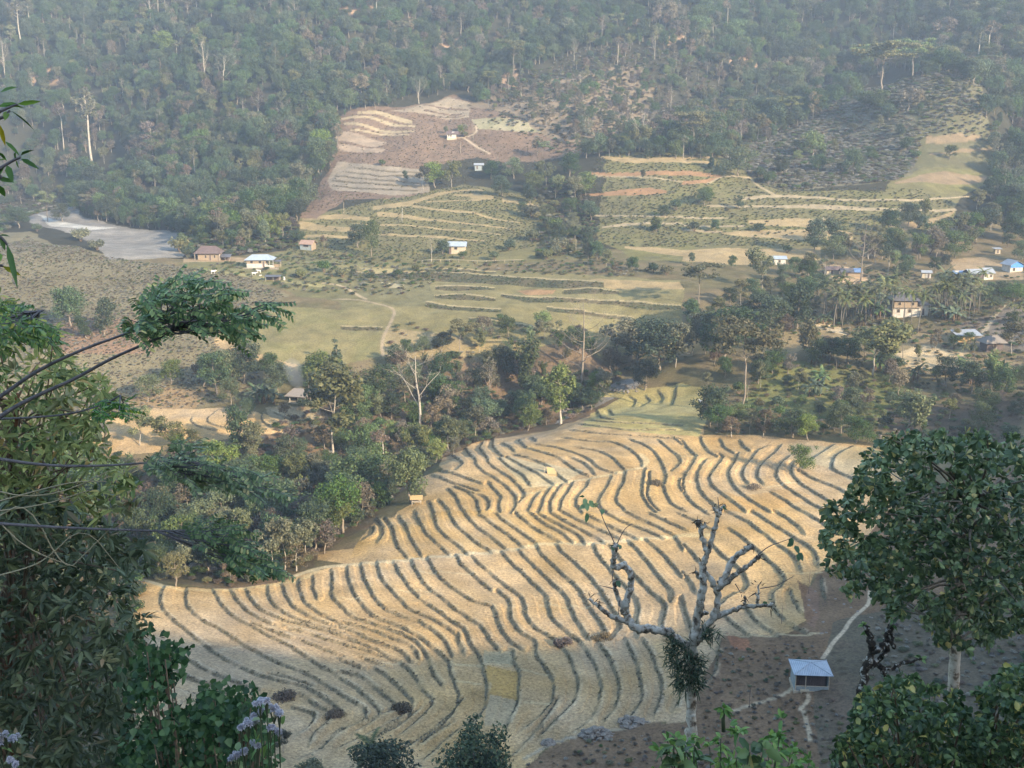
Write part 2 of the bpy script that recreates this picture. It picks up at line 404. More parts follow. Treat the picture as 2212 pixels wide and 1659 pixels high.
 [(2090,1490),(2110,1560),(2150,1610),(2212,1640)],[(2200,1440),(2190,1480),(2212,1520)],
 [(650,1390),(750,1420),(830,1440),(900,1470)],[(600,1420),(700,1460),(800,1490),(880,1520)]],
'D': [[(1240,1050),(1235,1070),(1300,1110),(1400,1130)],[(1400,1000),(1350,1040),(1340,1070),(1400,1100),(1520,1130)],[(1500,1020),(1470,1050),(1480,1090),(1540,1110)],[(1700,1020),(1690,1060),(1740,1100),(1800,1110)],[(1760,1010),(1850,1050),(1950,1070)]],
}
KZ = lambda l: [(303.2 + p[0] * .4112, 1152.0 + p[1] * .4112) for p in l]
EXTRA = [KZ(l) for l in ([(960,1120),(1050,1040),(1190,975),(1330,930)], [(1060,1120),(1180,1060),(1300,1000),(1420,935)], [(1230,1090),(1380,1000),(1470,920),(1540,880)], [(1380,1140),(1500,1060),(1620,960),(1690,880)], [(1500,1180),(1600,1090),(1720,1000),(1800,930)], [(1960,1160),(2060,1060),(2160,930),(2190,870)], [(690,740),(790,760),(900,800)], [(140,700),(260,760),(380,800),(480,850)], [(820,1190),(960,1130)], [(1100,1230),(1300,1150),(1400,1100)])]
BANKS = []          # (world polyline, half width of the step, height)
for k, ls in list(LINES.items()) + [(None, EXTRA)]:
    for l in ls:
        p = smooth_line(px(k, l) if k else l)
        p = densify([tuple(q) for q in p], 4.0)
        BANKS.append(ground(p[:, 0], p[:, 1])[:, :2])

# ------------------------------------------------------------------ ground sheet
def _axis(*segs):
    out = [np.array([segs[0][0]])]
    for a, b, s in segs:
        out.append(np.linspace(a, b, max(2, int(round((b - a) / s)) + 1))[1:])
    return np.concatenate(out)


ys = _axis((-140, 0, 4), (0, 80, 1.5), (80, 112, .5), (112, 275, .28), (275, 480, .6), (480, 700, 1.2), (700, 900, 5))
si = np.linspace(-0.60, 0.60, 1350)
ko = np.linspace(0, 1, 40)[1:]
W = np.maximum(70.0, ys + 40.0)
inner = si[None, :] * W[:, None]
right = 0.60 * W[:, None] + ko[None, :] ** 1.5 * (620 - 0.60 * W[:, None])
GXX = np.concatenate([-right[:, ::-1], inner, right], 1)
GYY = np.repeat(ys[:, None], GXX.shape[1], 1)
NR, NC = GXX.shape
gx, gy = GXX.ravel(), GYY.ravel()
gz = H(gx, gy)
# small natural unevenness
amp = np.clip((gy - 60) / 200, 0.15, 1.0)
gz = gz + amp * (fbm(gx, gy, 9.0, 3) - .5) * 0.9
far = np.clip((gy - 420) / 150, 0, 1)
gz = gz + far * (fbm(gx + 400, gy, 60.0, 3) - .5) * 14.0 * np.clip((gz + 40) / 30, 0, 1)

dist = np.full(len(gx), 9.0); sgn = np.zeros(len(gx))
order = np.argsort(gy, kind='stable')
gys = gy[order]


def near_rows(y0, y1):
    a, b = np.searchsorted(ys, [y0, y1])
    return slice(a * NC, b * NC)


WB = 2.2
for L in BANKS:
    s = near_rows(L[:, 1].min() - WB, L[:, 1].max() + WB)
    sub = np.arange(s.start, s.stop)
    m = (gx[sub] > L[:, 0].min() - WB) & (gx[sub] < L[:, 0].max() + WB)
    sub = sub[m]
    if not len(sub): continue
    bx, by = gx[sub], gy[sub]
    bd = np.full(len(sub), 9.0); bs = np.zeros(len(sub))
    for (ax, ay), (cx, cy) in zip(L[:-1], L[1:]):
        ex, ey = cx - ax, cy - ay
        l2 = ex * ex + ey * ey + 1e-9
        t = np.clip(((bx - ax) * ex + (by - ay) * ey) / l2, 0, 1)
        ddx, ddy = bx - ax - t * ex, by - ay - t * ey
        d = np.hypot(ddx, ddy)
        c = ex * ddy - ey * ddx
        up = d < bd
        bd[up] = d[up]; bs[up] = np.sign(c[up])
    # the uphill side is the one whose ground is higher
    ex, ey = L[-1] - L[0]
    mid = L[len(L) // 2]
    nrm = np.array([-ey, ex]) / (math.hypot(ex, ey) + 1e-9)
    hi = H(mid[0] + nrm[0] * 6, mid[1] + nrm[1] * 6) - H(mid[0] - nrm[0] * 6, mid[1] - nrm[1] * 6)
    # paddies step down to the stream: left side low unless the land clearly says otherwise
    left_low = 1.0
    dirx = nrm[0]
    side = (1.0 if dirx > 0 else -1.0)          # + side of line lies to the right
    if abs(hi) > 1.2 and np.sign(hi) != side:
        side = -side
    bs = bs * side
    up = bd < dist[sub]
    dist[sub[up]] = bd[up]; sgn[sub[up]] = bs[up]

wob = fbm(gx * 1.0, gy * 1.0, 1.3, 2)
sd = dist * sgn + (wob - .5) * 0.32          # signed distance, + uphill
near = dist < WB
STEP = 0.42
# a flat tread with a steep vegetated face just below the edge
prof = np.where(sd > 0, np.clip(1 - sd / WB, 0, 1), -np.clip(1 + (sd + 0.0) / WB, 0, 1))
face = np.clip((sd + 0.18) / 0.36, 0, 1) * 2 - 1
gz = gz + np.where(near, STEP * 0.5 * np.where(np.abs(sd) < 0.18, face * (1 - 0.18 / WB), prof), 0)
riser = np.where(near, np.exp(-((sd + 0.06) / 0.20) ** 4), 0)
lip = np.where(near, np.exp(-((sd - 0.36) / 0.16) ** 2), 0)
gvis = (gy > 60)
# ------------------------------------------------------------------ what covers the ground, zone by zone
col = np.zeros((len(gx), 3)) + np.array([0.042, 0.040, 0.026])       # forest floor
rough_ = np.zeros(len(gx))                                          # share of stubble speckle
W1 = (fbm(gx, gy, 14.0, 4) - .5) * 2; W2 = (fbm(gx + 91, gy - 33, 14.0, 4) - .5) * 2
NZ = fbm(gx, gy, 5.0, 4); NB = fbm(gx + 50, gy + 70, 26.0, 3)


def zone(poly, c, wob=1.0, c2=None, soft=None, amt=1.0, st=None, rows=None):
    P = wpoly(poly) if not isinstance(poly, np.ndarray) else poly
    s = near_rows(P[:, 1].min() - 4, P[:, 1].max() + 4)
    sub = np.arange(s.start, s.stop)
    x = gx[sub] + W1[sub] * wob; y = gy[sub] + W2[sub] * wob
    m = (x > P[:, 0].min()) & (x < P[:, 0].max())
    sub = sub[m]
    ins = inside(x[m], y[m], P)
    sub = sub[ins]
    cc = np.array(c, float)[None, :]
    if c2 is not None:
        k = np.clip((NB[sub] * .5 + NZ[sub] * .5 - .38) / .24, 0, 1)[:, None]
        cc = cc * (1 - k) + np.array(c2, float)[None, :] * k
    col[sub] = col[sub] * (1 - amt) + cc * amt
    if st is not None: rough_[sub] = st
    return sub


def strip(pts, c, wob=0.4, sm=True, **kw):
    """a band along (u, v, half height in photo pixels)"""
    p = densify(pts, 8.0)
    up = [(q[0], q[1] - q[2]) for q in p]; dn = [(q[0], q[1] + q[2]) for q in p]
    zone(up + dn[::-1], c, wob, **kw)


def path_line(pts, w, c, amt=1.0, wob=0.25, ymin=60.0):
    p = densify(smooth_line(pts), 4.0)
    L = ground(p[:, 0], p[:, 1], ymin)[:, :2]
    s = near_rows(L[:, 1].min() - 3, L[:, 1].max() + 3)
    sub = np.arange(s.start, s.stop)
    m = (gx[sub] > L[:, 0].min() - 3) & (gx[sub] < L[:, 0].max() + 3)
    sub = sub[m]
    bd = np.full(len(sub), 9.0)
    x = gx[sub] + W1[sub] * wob; y = gy[sub] + W2[sub] * wob
    for (ax, ay), (cx, cy) in zip(L[:-1], L[1:]):
        ex, ey = cx - ax, cy - ay
        t = np.clip(((x - ax) * ex + (y - ay) * ey) / (ex * ex + ey * ey + 1e-9), 0, 1)
        bd = np.minimum(bd, np.hypot(x - ax - t * ex, y - ay - t * ey))
    k = np.clip((w - bd) / (0.45 * w), 0, 1)[:, None] * amt
    col[sub] = col[sub] * (1 - k) + np.array(c)[None, :] * k
    return sub, k


STRAW = (0.415, 0.302, 0.172); STRAW2 = (0.43, 0.298, 0.15); OCHRE = (0.40, 0.26, 0.115)
DTAN = (0.215, 0.160, 0.095); STRAWF = (0.31, 0.235, 0.125); BANK = (0.078, 0.082, 0.044); MEADOW = (0.175, 0.150, 0.068); TAN = (0.29, 0.215, 0.12)
BROWN = (0.145, 0.10, 0.068); DRY = (0.175, 0.152, 0.092); PALE = (0.31, 0.25, 0.155); RED = (0.28, 0.165, 0.085)
GREENB = (0.138, 0.124, 0.060); DARKB = (0.150, 0.100, 0.060); GRAVEL = (0.225, 0.208, 0.178)

# valley floor and middle slopes
zone([(-700,1660),(2900,1660),(2900,520),(2212,470),(1900,480),(1300,540),(640,540),(380,560),(-60,545),(-700,480)], (0.16,0.125,0.07), 4, (0.12,0.105,0.052))
# left dry scrub hill
zone([(-600,470),(-60,505),(60,500),(200,545),(380,575),(540,600),(620,640),(470,680),(480,760),(560,770),(600,850),(400,880),(200,890),(-60,900),(-600,800)], DRY, 3, (0.15,0.128,0.075))
zone([(150,690),(330,690),(330,760),(100,770)], (0.21,0.14,0.09), 3)
zone([(300,830),(450,840),(420,880),(280,880)], (0.25,0.18,0.10), 2)
# green weedy belt with the houses
zone([(380,570),(640,540),(700,545),(1000,560),(1100,600),(1000,640),(850,660),(640,640),(540,600)], GREENB, 3, (0.16,0.15,0.07))
strip([(395,562,6),(470,560,5),(560,562,6)], (0.30,0.22,0.13), 1)
strip([(420,585,5),(520,592,4),(640,612,4),(700,618,3)], (0.24,0.215,0.10), 1)
# meadows
zone(px('E', [(0,60),(700,60),(2212,160),(2212,500),(1800,640),(1500,640),(1100,640),(900,660),(280,660),(240,640),(-300,660),(-800,580),(-500,400),(0,350)]), MEADOW, 2, (0.195,0.17,0.082))
zone(px('D', [(1380,510),(1560,330),(1750,310),(2212,350),(2480,390),(2450,650),(2212,690),(1980,700),(1700,640)]), (0.17,0.158,0.068), 1.5, (0.20,0.172,0.082), st=.3)
zone(px('D', [(1400,520),(1700,640),(1950,700),(1900,720),(1600,660),(1380,570)]), (0.33,0.235,0.12), 1)
zone(px('E', [(300,470),(620,490),(900,560),(830,660),(280,660)]), (0.26,0.205,0.11), 1.5, (0.22,0.185,0.09), st=.4)
zone(px('E', [(900,640),(820,600),(870,560),(1200,580),(1500,640)]), (0.27,0.21,0.10), 2)
zone(px('E', [(0,120),(300,130),(560,160),(600,260),(520,330),(350,340),(250,300),(0,340)]), GREENB, 2, (0.16,0.145,0.075))
zone(px('E', [(250,175),(400,185),(410,215),(280,210)]), (0.36,0.31,0.19), 1.5)
zone(px('E', [(120,70),(400,90),(480,125),(150,110)]), (0.30,0.25,0.12), 1)
zone(px('E', [(1150,215),(1400,215),(1380,245),(1200,245)]), (0.33,0.18,0.10), 2, amt=.6)
zone(px('E', [(1600,150),(2212,170),(2212,215),(1700,210)]), (0.30,0.225,0.115), 2)
for l in ([(0,105,15),(150,130,15),(500,130,25),(900,150,30),(1200,170,25),(1500,185,25),(1700,190,15)],
          [(610,210,10),(750,212,14),(1000,215,6)], [(600,265,8),(750,265,18),(900,275,14),(1000,285,5)],
          [(1040,255,8),(1200,280,18),(1350,285,18),(1480,290,10),(1750,305,12),(1950,320,20),(2200,340,15)],
          [(540,315,15),(700,335,16),(900,350,14),(1030,355,8)], [(1330,345,12),(1500,365,14),(1650,385,12),(1900,410,10)],
          [(820,420,12),(950,430,14),(1080,450,20),(1250,470,14),(1400,490,10),(1550,510,8)], [(1440,230,15),(1600,230,18),(1800,240,10)],
          [(0,460,10),(150,470,14),(270,475,10)], [(880,545,8),(1050,565,10),(1200,575,10)], [(550,100,8),(800,95,8),(1000,105,5)]):
    strip(px('E', [(q[0], q[1] - q[2] - 4, 4.5) for q in l]), (0.30, 0.245, 0.135), 0.5)
    strip(px('E', l), BANK, 0.7, c2=(0.115,0.095,0.052))
path_line(px('E', [(-50,282),(0,280),(150,285),(270,320),(350,350),(330,410),(300,470),(270,540),(265,600),(270,650)]), .6, (0.29, 0.23, 0.15))
path_line(px('E', [(-120,180),(0,190),(100,250),(160,280)]), 0.8, (0.34,0.27,0.17))

# right terraces across the stream
UPR = px('C', [(1450,480),(1760,500),(1960,750),(2030,1010),(2000,1140),(1850,1090),(1500,1080),(1500,800)])
zone(px('C', [(-500,1010),(0,1000),(250,1000),(480,1180),(650,1230),(1300,1240),(1400,1100),(1550,1080),(1500,800),(1900,760),(2020,1000),(2000,1130),(1800,1300),(1700,1450),(1300,1600),(1000,1680),(700,1700),(0,1700),(-300,1680),(-560,1560)]), GREENB, 3, (0.145,0.135,0.055))
zone(px('C', [(300,950),(600,780),(900,680),(1200,560),(1450,500),(1750,520),(1930,760),(1500,800),(1530,1080),(1400,1170),(700,1230),(480,1180)]), (0.105,0.10,0.062), 3, (0.14,0.13,0.09))
zone(UPR, (0.095, 0.092, 0.045), 2, (0.12, 0.11, 0.06))
for k, c, l in (('C', STRAWF, [(0,1035,18),(100,1020,14),(200,1018,8)]), ('C', STRAWF, [(0,1060,10),(180,1060,8)]), ('B', STRAWF, [(1680,1030,3),(1850,1045,16),(2000,1048,10),(2212,1050,20)]),
    ('B', RED, [(1620,1120,8),(1800,1125,12),(2212,1135,14)]), ('B', RED, [(1610,1258,6),(1800,1248,20),(2000,1240,22),(2110,1245,8)]), ('C', RED, [(0,1130,14),(150,1145,12),(250,1150,5)]), ('C', RED, [(0,1195,14),(150,1180,10),(260,1150,5)]),
    ('C', PALE, [(150,1195,5),(260,1150,5),(430,1155,6),(480,1200,6),(600,1265,6)]), ('B', PALE, [(1640,1130,4),(1900,1145,4),(2212,1185,4)]),
    ('C', PALE, [(330,1285,8),(600,1270,10),(800,1280,8),(1100,1297,8),(1500,1295,7),(1860,1275,4)]), ('C', PALE, [(150,1335,7),(500,1335,7),(800,1335,12),(950,1345,16),(1200,1355,10),(1500,1360,8),(1770,1362,7)]),
    ('C', PALE, [(0,1415,5),(300,1415,5)]), ('C', STRAWF, [(430,1440,14),(700,1440,25),(900,1445,30),(1000,1445,20)]), ('C', PALE, [(0,1460,5),(250,1465,6),(400,1465,5)]),
    ('C', STRAWF, [(250,1512,6),(500,1515,25),(700,1520,36),(950,1520,36),(1100,1540,35)]), ('C', PALE, [(0,1490,5),(250,1502,7)]),
    ('C', TAN, [(1340,1470,25),(1500,1460,25),(1650,1420,15),(1760,1370,8)]), ('C', STRAWF, [(-380,1600,8),(0,1640,22),(300,1640,28),(600,1645,32),(900,1640,40)]),
    ('F', STRAWF, [(0,15,22),(300,25,30),(500,30,20)]), ('C', DTAN, [(1370,1187,5),(1550,1150,25),(1700,1150,45),(1850,1160,35),(1990,1145,8)]),
    ('C', DTAN, [(1570,915,20),(1800,915,25),(1930,910,12)]), ('C', DTAN, [(1600,1000,4),(1800,985,10),(2000,985,6)]), ('B', PALE, [(1640,1395,5),(2212,1410,6)]), ('B', PALE, [(1690,1470,6),(1860,1455,9),(2212,1445,5)])):
    strip(px(k, l), c, 0.7, st=.35)

# terraces left of them, and the spur above
zone([(650,470),(780,440),(1000,395),(1100,410),(1180,440),(1270,500),(1280,560),(1000,570),(700,560),(620,545),(640,500)], GREENB, 2, (0.15,0.135,0.06))
KC = lambda l: [(848.9 + p[0] / 6.08, 254.7 + p[1] / 6.08) + tuple(q / 6.08 for q in p[2:]) for p in l]
for l in ([(-250,1180,30),(0,1150,32),(200,1125,30),(400,1060,25),(600,1000,25),(800,962,18),(1000,945,15),(1180,945,10)], [(430,1100,10),(700,1090,8),(1000,1075,8),(1100,1060,25),(1300,1050,30)],
          [(800,1010,8),(1000,1010,18),(1100,1030,40),(1330,1060,25)], [(250,1150,20),(400,1180,16),(600,1210,15),(900,1235,15),(1050,1250,14),(1200,1290,11),(1400,1335,9),(1600,1360,8),(1700,1380,5)],
          [(-200,1260,25),(0,1270,30),(200,1300,25),(350,1320,18),(600,1345,12),(900,1375,10),(1200,1410,9),(1400,1440,8),(1550,1455,6)], [(-500,1400,12),(0,1415,14),(200,1415,10),(450,1435,9),(550,1455,12),(800,1475,10),(1100,1490,9),(1250,1505,9),(1430,1530,6)],
          [(-300,1530,12),(0,1540,16),(200,1555,13),(500,1565,14),(700,1580,13),(900,1600,11),(1200,1615,9)], [(1430,1080,40),(1550,1090,22),(1700,1125,11),(1900,1150,8),(2100,1170,6)]):
    strip(KC(l), (0.285, 0.22, 0.115), 0.6, st=.3)
for l in ([(1940,1455,25),(2100,1480,20),(2350,1500,15)], [(1850,1530,10),(2050,1530,8),(2300,1540,8)], [(1960,1420,12),(2212,1400,14),(2400,1420,14)]):
    strip(px('A', l), (0.285, 0.22, 0.115), 0.6, st=.3)
zone(px('B', [(-20,775),(750,595),(860,640),(1050,760),(1400,870),(1540,940),(1560,1010),(1100,1060),(900,1030),(560,1070),(560,1240),(300,1290),(0,1300),(-150,1420),(-260,1410),(-130,1180),(-60,1100)]), BROWN, 2.5, (0.175,0.122,0.083))
zone(px('B', [(320,720),(530,650),(700,608),(830,640),(830,745),(700,745),(560,725)]), (0.27,0.22,0.155), 1.0, st=.5)
for l in ([(530,660,5),(700,668,6),(820,690,5)], [(530,700,5),(650,705,6),(780,718,6)], [(480,725,4),(620,728,4),(800,730,4)]):
    strip(px('B', l), BROWN, .6)
for l in ([(0,800,6),(200,790,8),(480,825,8)], [(20,830,8),(250,850,9),(470,865,6)], [(60,872,5),(300,870,6),(440,890,5)], [(110,770,10),(250,755,14),(460,790,14)]):
    strip(px('B', l), PALE, .6, st=.3)
zone(px('B', [(-40,865),(310,925),(235,960),(-30,932)]), (0.29,0.225,0.16), .8, st=.3)
zone(px('B', [(-30,955),(290,972),(260,1000),(0,995)]), (0.29,0.225,0.16), .8, st=.3)
zone(px('B', [(-20,1060),(180,1075),(560,1105),(570,1240),(320,1265),(-60,1240),(-90,1180)]), (0.25,0.21,0.155), 1, st=.4)
for l in ([(80,1095,5),(300,1110,5),(540,1120,5)], [(30,1120,5),(250,1140,6),(500,1140,5)], [(-40,1150,5),(200,1165,6),(520,1185,6)], [(-60,1180,5),(250,1195,6),(550,1205,6)], [(-60,1212,4),(200,1225,5),(500,1232,5)]):
    strip(px('B', l), (0.14,0.115,0.075), .5)
zone(px('B', [(840,765),(1050,770),(1300,840),(1390,880),(1150,870),(880,850)]), (0.30,0.26,0.165), 1.5, c2=(0.23,0.21,0.12))
path_line(px('B', [(700,900),(800,900),(880,870),(870,830)]), 0.8, (0.38,0.30,0.2))
path_line(px('B', [(800,905),(860,950),(920,985),(960,1010)]), 0.8, (0.38,0.30,0.2))

# river gravel
zone([(40,458),(110,446),(150,447),(180,470),(250,488),(330,498),(400,500),(385,556),(330,560),(225,560),(190,520),(150,505),(60,480)], GRAVEL, 3, (0.195,0.182,0.16))
zone([(80,462),(130,480),(200,490),(260,492),(190,497),(110,488)], (0.40,0.385,0.34), 2)

g_ = zone([(40,458),(110,446),(150,447),(180,470),(250,488),(330,498),(400,500),(385,556),(330,560),(225,560),(190,520),(150,505),(60,480)], (0.2,0.2,0.19), 3, amt=0)
col[g_] *= (0.72 + 0.56 * fbm(gx[g_] * .35, gy[g_] * 1.6, 9.0, 4))[:, None]
# bare soil on the forest slope
for l in ([(60,160),(110,120),(130,170),(70,185)], [(155,130),(185,100),(190,150)], [(160,350),(200,360),(195,380),(155,365)], [(170,290),(200,300),(190,330)], [(870,20),(960,60),(1010,90),(1000,110),(900,70)], [(1080,150),(1110,150),(1115,190),(1080,180)], [(1420,60),(1480,80),(1450,110)],
          [(720,10),(790,0),(800,30),(740,40)], [(1570,120),(1620,100),(1640,160),(1580,180)]):
    zone(l, (0.32,0.215,0.14), 4)
zone([(1000,220),(1150,180),(1400,140),(1420,260),(1250,320),(1100,250)], (0.15,0.12,0.08), 6, c2=(0.20,0.155,0.105))

# wooded ravine, dry brown banks
zone([(330,1250),(200,1300),(-600,1300),(-600,900),(100,960),(330,1000),(520,940),(700,870),(900,800),(1350,810),(1330,860),(1250,910),(1100,945),(950,1000),(850,1080),(800,1130),(680,1215),(600,1265),(480,1275)], (0.155,0.108,0.066), 4, (0.105,0.088,0.052))
zone([(1300,842),(1360,818),(1390,830),(1325,862),(1240,896),(1200,915),(1210,900)], (0.20,0.19,0.17), 1.5)
# golden field left of the stream
zone([(195,895),(330,882),(470,878),(560,890),(600,905),(640,925),(600,935),(520,945),(470,950),(420,960),(330,980),(200,985)], STRAW, 1, STRAW2, st=.7)
zone([(575,880),(690,880),(700,900),(630,915),(585,900)], (0.25,0.205,0.125), 1)
path_line([(600,925),(640,945),(660,965),(640,985)], 0.8, (0.40,0.31,0.2))
# village side
zone([(1640,740),(1760,700),(1850,715),(2000,720),(2212,690),(2212,800),(2150,820),(1900,800),(1950,740),(1800,735),(1640,800)], (0.24,0.18,0.10), 3, (0.19,0.155,0.08))
strip([(1762,700,6),(1800,707,8),(1835,718,5)], (0.52,0.42,0.27), .6)
zone([(1930,760),(1990,745),(2080,755),(2110,790),(2050,800),(1960,795)], (0.42,0.325,0.19), 2)
zone([(1790,585),(1800,570),(1850,580),(1890,600),(1860,612),(1800,610)], (0.40,0.285,0.17), 1.5)
zone([(2050,560),(2120,555),(2212,590),(2212,605),(2080,600)], (0.29,0.215,0.125), 2)
zone([(2060,700),(2212,660),(2212,760),(2100,760)], (0.17,0.14,0.105), 2)
zone([(1640,800),(1700,780),(1900,800),(1960,840),(1900,900),(1750,910),(1620,880)], (0.11,0.13,0.045), 3, (0.15,0.145,0.055))
zone([(1900,880),(2212,860),(2212,960),(1950,950)], (0.10,0.078,0.052), 3)
path_line([(2170,660),(2140,690),(2120,730)], 0.9, (0.34,0.28,0.19))

# the great terraced paddy
PADDY = [(1480,838),(1420,838),(1360,860),(1300,888),(1250,905),(1200,925),(1100,945),(1030,955),(1000,970),(955,990),(948,1005),(960,1015),(920,1025),(900,1035),(925,1070),(880,1095),(860,1105),
         (850,1120),(800,1140),(800,1170),(770,1182),(690,1190),(688,1210),(745,1218),(660,1240),(600,1258),(480,1274),(430,1270),(350,1268),(310,1255),(290,1330),(280,1659),(1140,1659),(1170,1620),(1260,1590),
         (1400,1560),(1480,1560),(1510,1480),(1545,1420),(1560,1370),(1720,1370),(1760,1330),(1740,1290),(1760,1240),(1830,1220),(1900,1150),(1980,1000),(1880,962),(1800,957),(1700,948),(1640,942),(1520,940),(1520,850)]
zone(PADDY, STRAW, .35, STRAW2, st=1.0)
zone(px('E', [(1480,850),(2212,820),(2360,860),(2330,1170),(2000,1150),(1560,1110),(1620,1010),(1800,930)]), (0.36,0.305,0.145), 1.5, (0.33,0.29,0.13), st=.7)
zone(px('H', [(200,60),(700,0),(1600,0),(2212,100),(2400,160),(1900,180),(1400,195),(1000,260),(300,310),(60,330)]), (0.44,0.295,0.125), 1.2, STRAW, st=1.0, amt=.8)
zone(px('F', [(250,1520),(420,1560),(700,1500),(850,1560),(600,1659),(200,1659)]), OCHRE, 1, amt=.8)
zone(px('E', [(1000,1300),(1250,1330),(1560,1390),(1380,1500),(1180,1480)]), (0.44,0.36,0.215), 1, st=.6, amt=.8)
zone(px('F', [(690,1230),(1250,1240),(1300,1500),(1150,1500),(980,1380),(760,1330)]), (0.38,0.30,0.17), 1, st=.8)
zone(px('H', [(2000,840),(2160,830),(2212,1000),(2212,1300),(2090,1300),(2090,1050)]), (0.41,0.285,0.14), 1, st=.7)
zone(px('H', [(935,905),(1110,900),(1120,985),(930,985)]), (0.34,0.28,0.165), .3, st=.3)
zone(px('H', [(935,1000),(1160,1030),(1150,1215),(965,1190),(945,1100)]), (0.36,0.235,0.085), .3, st=.1)
zone(px('H', [(965,1195),(1150,1215),(1140,1290),(1090,1380),(920,1390),(935,1290)]), (0.35,0.275,0.165), .3, st=.3)
# brown garden slope with the shed and the near hillside
zone([(1120,1664),(1180,1618),(1260,1590),(1400,1562),(1480,1560),(1510,1480),(1550,1410),(1560,1372),(1700,1368),(1755,1330),(1740,1290),(1770,1240),(1840,1200),(1920,1100),(2240,1000),(2700,900),(2700,1664)], DARKB, .6, (0.18,0.122,0.074))
zone(px('I', [(260,790),(420,820),(450,900),(330,890)]), (0.25,0.125,0.07), 1)
zone(px('I', [(760,450),(880,500),(900,640),(860,760),(800,700)]), (0.19,0.12,0.08), 1)
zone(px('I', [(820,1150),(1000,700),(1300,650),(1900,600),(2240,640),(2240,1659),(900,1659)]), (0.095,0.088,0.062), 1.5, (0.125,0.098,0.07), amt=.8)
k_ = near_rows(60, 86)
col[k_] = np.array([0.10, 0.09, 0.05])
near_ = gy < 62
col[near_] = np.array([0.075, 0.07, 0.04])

# grassy bank faces and pale trodden lips of every terrace edge
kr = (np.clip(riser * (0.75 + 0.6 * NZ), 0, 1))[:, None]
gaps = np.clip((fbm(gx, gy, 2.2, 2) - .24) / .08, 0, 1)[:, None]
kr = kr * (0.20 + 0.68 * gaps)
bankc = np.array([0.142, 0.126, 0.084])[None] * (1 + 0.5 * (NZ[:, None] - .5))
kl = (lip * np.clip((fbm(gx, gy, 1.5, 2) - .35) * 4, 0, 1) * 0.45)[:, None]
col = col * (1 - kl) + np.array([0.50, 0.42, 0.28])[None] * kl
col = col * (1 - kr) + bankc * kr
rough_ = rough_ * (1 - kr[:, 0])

# trodden paths (after the banks, so that they stay readable)
PT = (0.50, 0.41, 0.25)
path_line(px('H', [(-300,415),(-150,365),(0,345),(350,318),(700,285),(1000,265),(1270,215),(1400,200),(1640,210),(1900,180),(2212,160),(2400,150)]), 0.8, PT, .8)
path_line(px('G', [(860,440),(960,445),(1080,490),(1200,505),(1450,507),(1720,480),(1930,450),(2050,385)]), 0.7, PT, .7)
path_line(px('E', [(1200,1500),(1370,1480),(1600,1440),(1770,1410),(1950,1370),(1990,1330),(1940,1290)]), 0.7, PT, .7)
path_line(px('E', [(1110,1560),(1250,1535),(1370,1490)]), 0.5, PT, .5)
path_line(px('I', [(1215,510),(1210,590),(1160,640),(1090,700),(1050,770),(980,840),(940,900),(905,950)]), 0.34, (0.42,0.34,0.235))
path_line(px('I', [(720,1110),(690,1160),(600,1200),(480,1240),(400,1260),(330,1285)]), 0.30, (0.37,0.30,0.205))
path_line(px('I', [(720,1115),(770,1140),(820,1190),(800,1240),(750,1275),(785,1290),(800,1360),(820,1420),(825,1480)]), 0.30, (0.37,0.30,0.205))
path_line([(1130,1640),(1190,1605),(1260,1588),(1330,1578),(1400,1560)], 0.3, (0.37,0.31,0.21))
for k, l in (('G', [(850,660),(960,640),(1050,640)]), ('G', [(1440,895),(1560,865)]), ('H', [(0,560),(120,560)]), ('H', [(380,510),(600,515)]), ('H', [(510,395),(850,405)]), ('H', [(700,1000),(900,990),(1100,995)]), ('H', [(260,995),(400,975)]), ('H', [(760,1105),(900,1110)]),
             ('H', [(1290,605),(1480,620),(1600,620)]), ('H', [(1170,1030),(1330,1050)]), ('H', [(1190,1240),(1340,1235)]), ('H', [(430,75),(500,75)]), ('I', [(0,150),(150,130)]), ('I', [(640,410),(900,395)]), ('I', [(270,800),(600,800),(900,790)]), ('F', [(0,1460),(80,1460)]), ('F', [(550,1500),(740,1460)]), ('F', [(0,1305),(90,1295)])):
    path_line(px(k, l), 0.35, PT, .55)

# plot to plot differences in the stubble
pd_ = near_rows(88, 280); q_ = np.arange(pd_.start, pd_.stop); q_ = q_[rough_[q_] > .5]
wx = gx[q_] + 5 * W1[q_]
v_ = (vnoise(wx / 3.4, gy[q_] / 17.0) - .5) * .26 + (fbm(gx[q_], gy[q_], 7.0, 3) - .5) * .34
col[q_] *= (1 + v_)[:, None]
h_ = np.clip((fbm(gx[q_] + 40, gy[q_] - 12, 16.0, 3) - .5) * 2.2, -.5, .5)
col[q_] *= np.stack([1 + .08 * h_, 1 - .02 * h_, 1 - .30 * h_], -1)
# rows of dug mounds on the garden slope
rm = np.random.default_rng(8)
gp = wpoly(px('I', [(240,800),(720,790),(900,900),(1100,900),(1150,1150),(850,1480),(600,1400),(100,1500),(120,1180),(230,1050)]))
for yy_ in np.arange(gp[:, 1].min(), gp[:, 1].max(), 1.9):
    for xx_ in np.arange(gp[:, 0].min(), gp[:, 0].max(), 2.1):
        x, y = xx_ + rm.normal() * .35, yy_ + rm.normal() * .35
        if not inside(np.array([x]), np.array([y]), gp)[0]: continue
        s_ = near_rows(y - 1, y + 1); sub = np.arange(s_.start, s_.stop)
        sub = sub[np.abs(gx[sub] - x) < 1.1]
        d = np.hypot((gx[sub] - x) / .62, (gy[sub] - y) / .45)
        k = np.clip(1 - d, 0, 1)
        gz[sub] += .16 * k
        col[sub] *= (1 - .38 * np.clip(k * 2, 0, 1) * rm.uniform(.4, 1))[:, None]

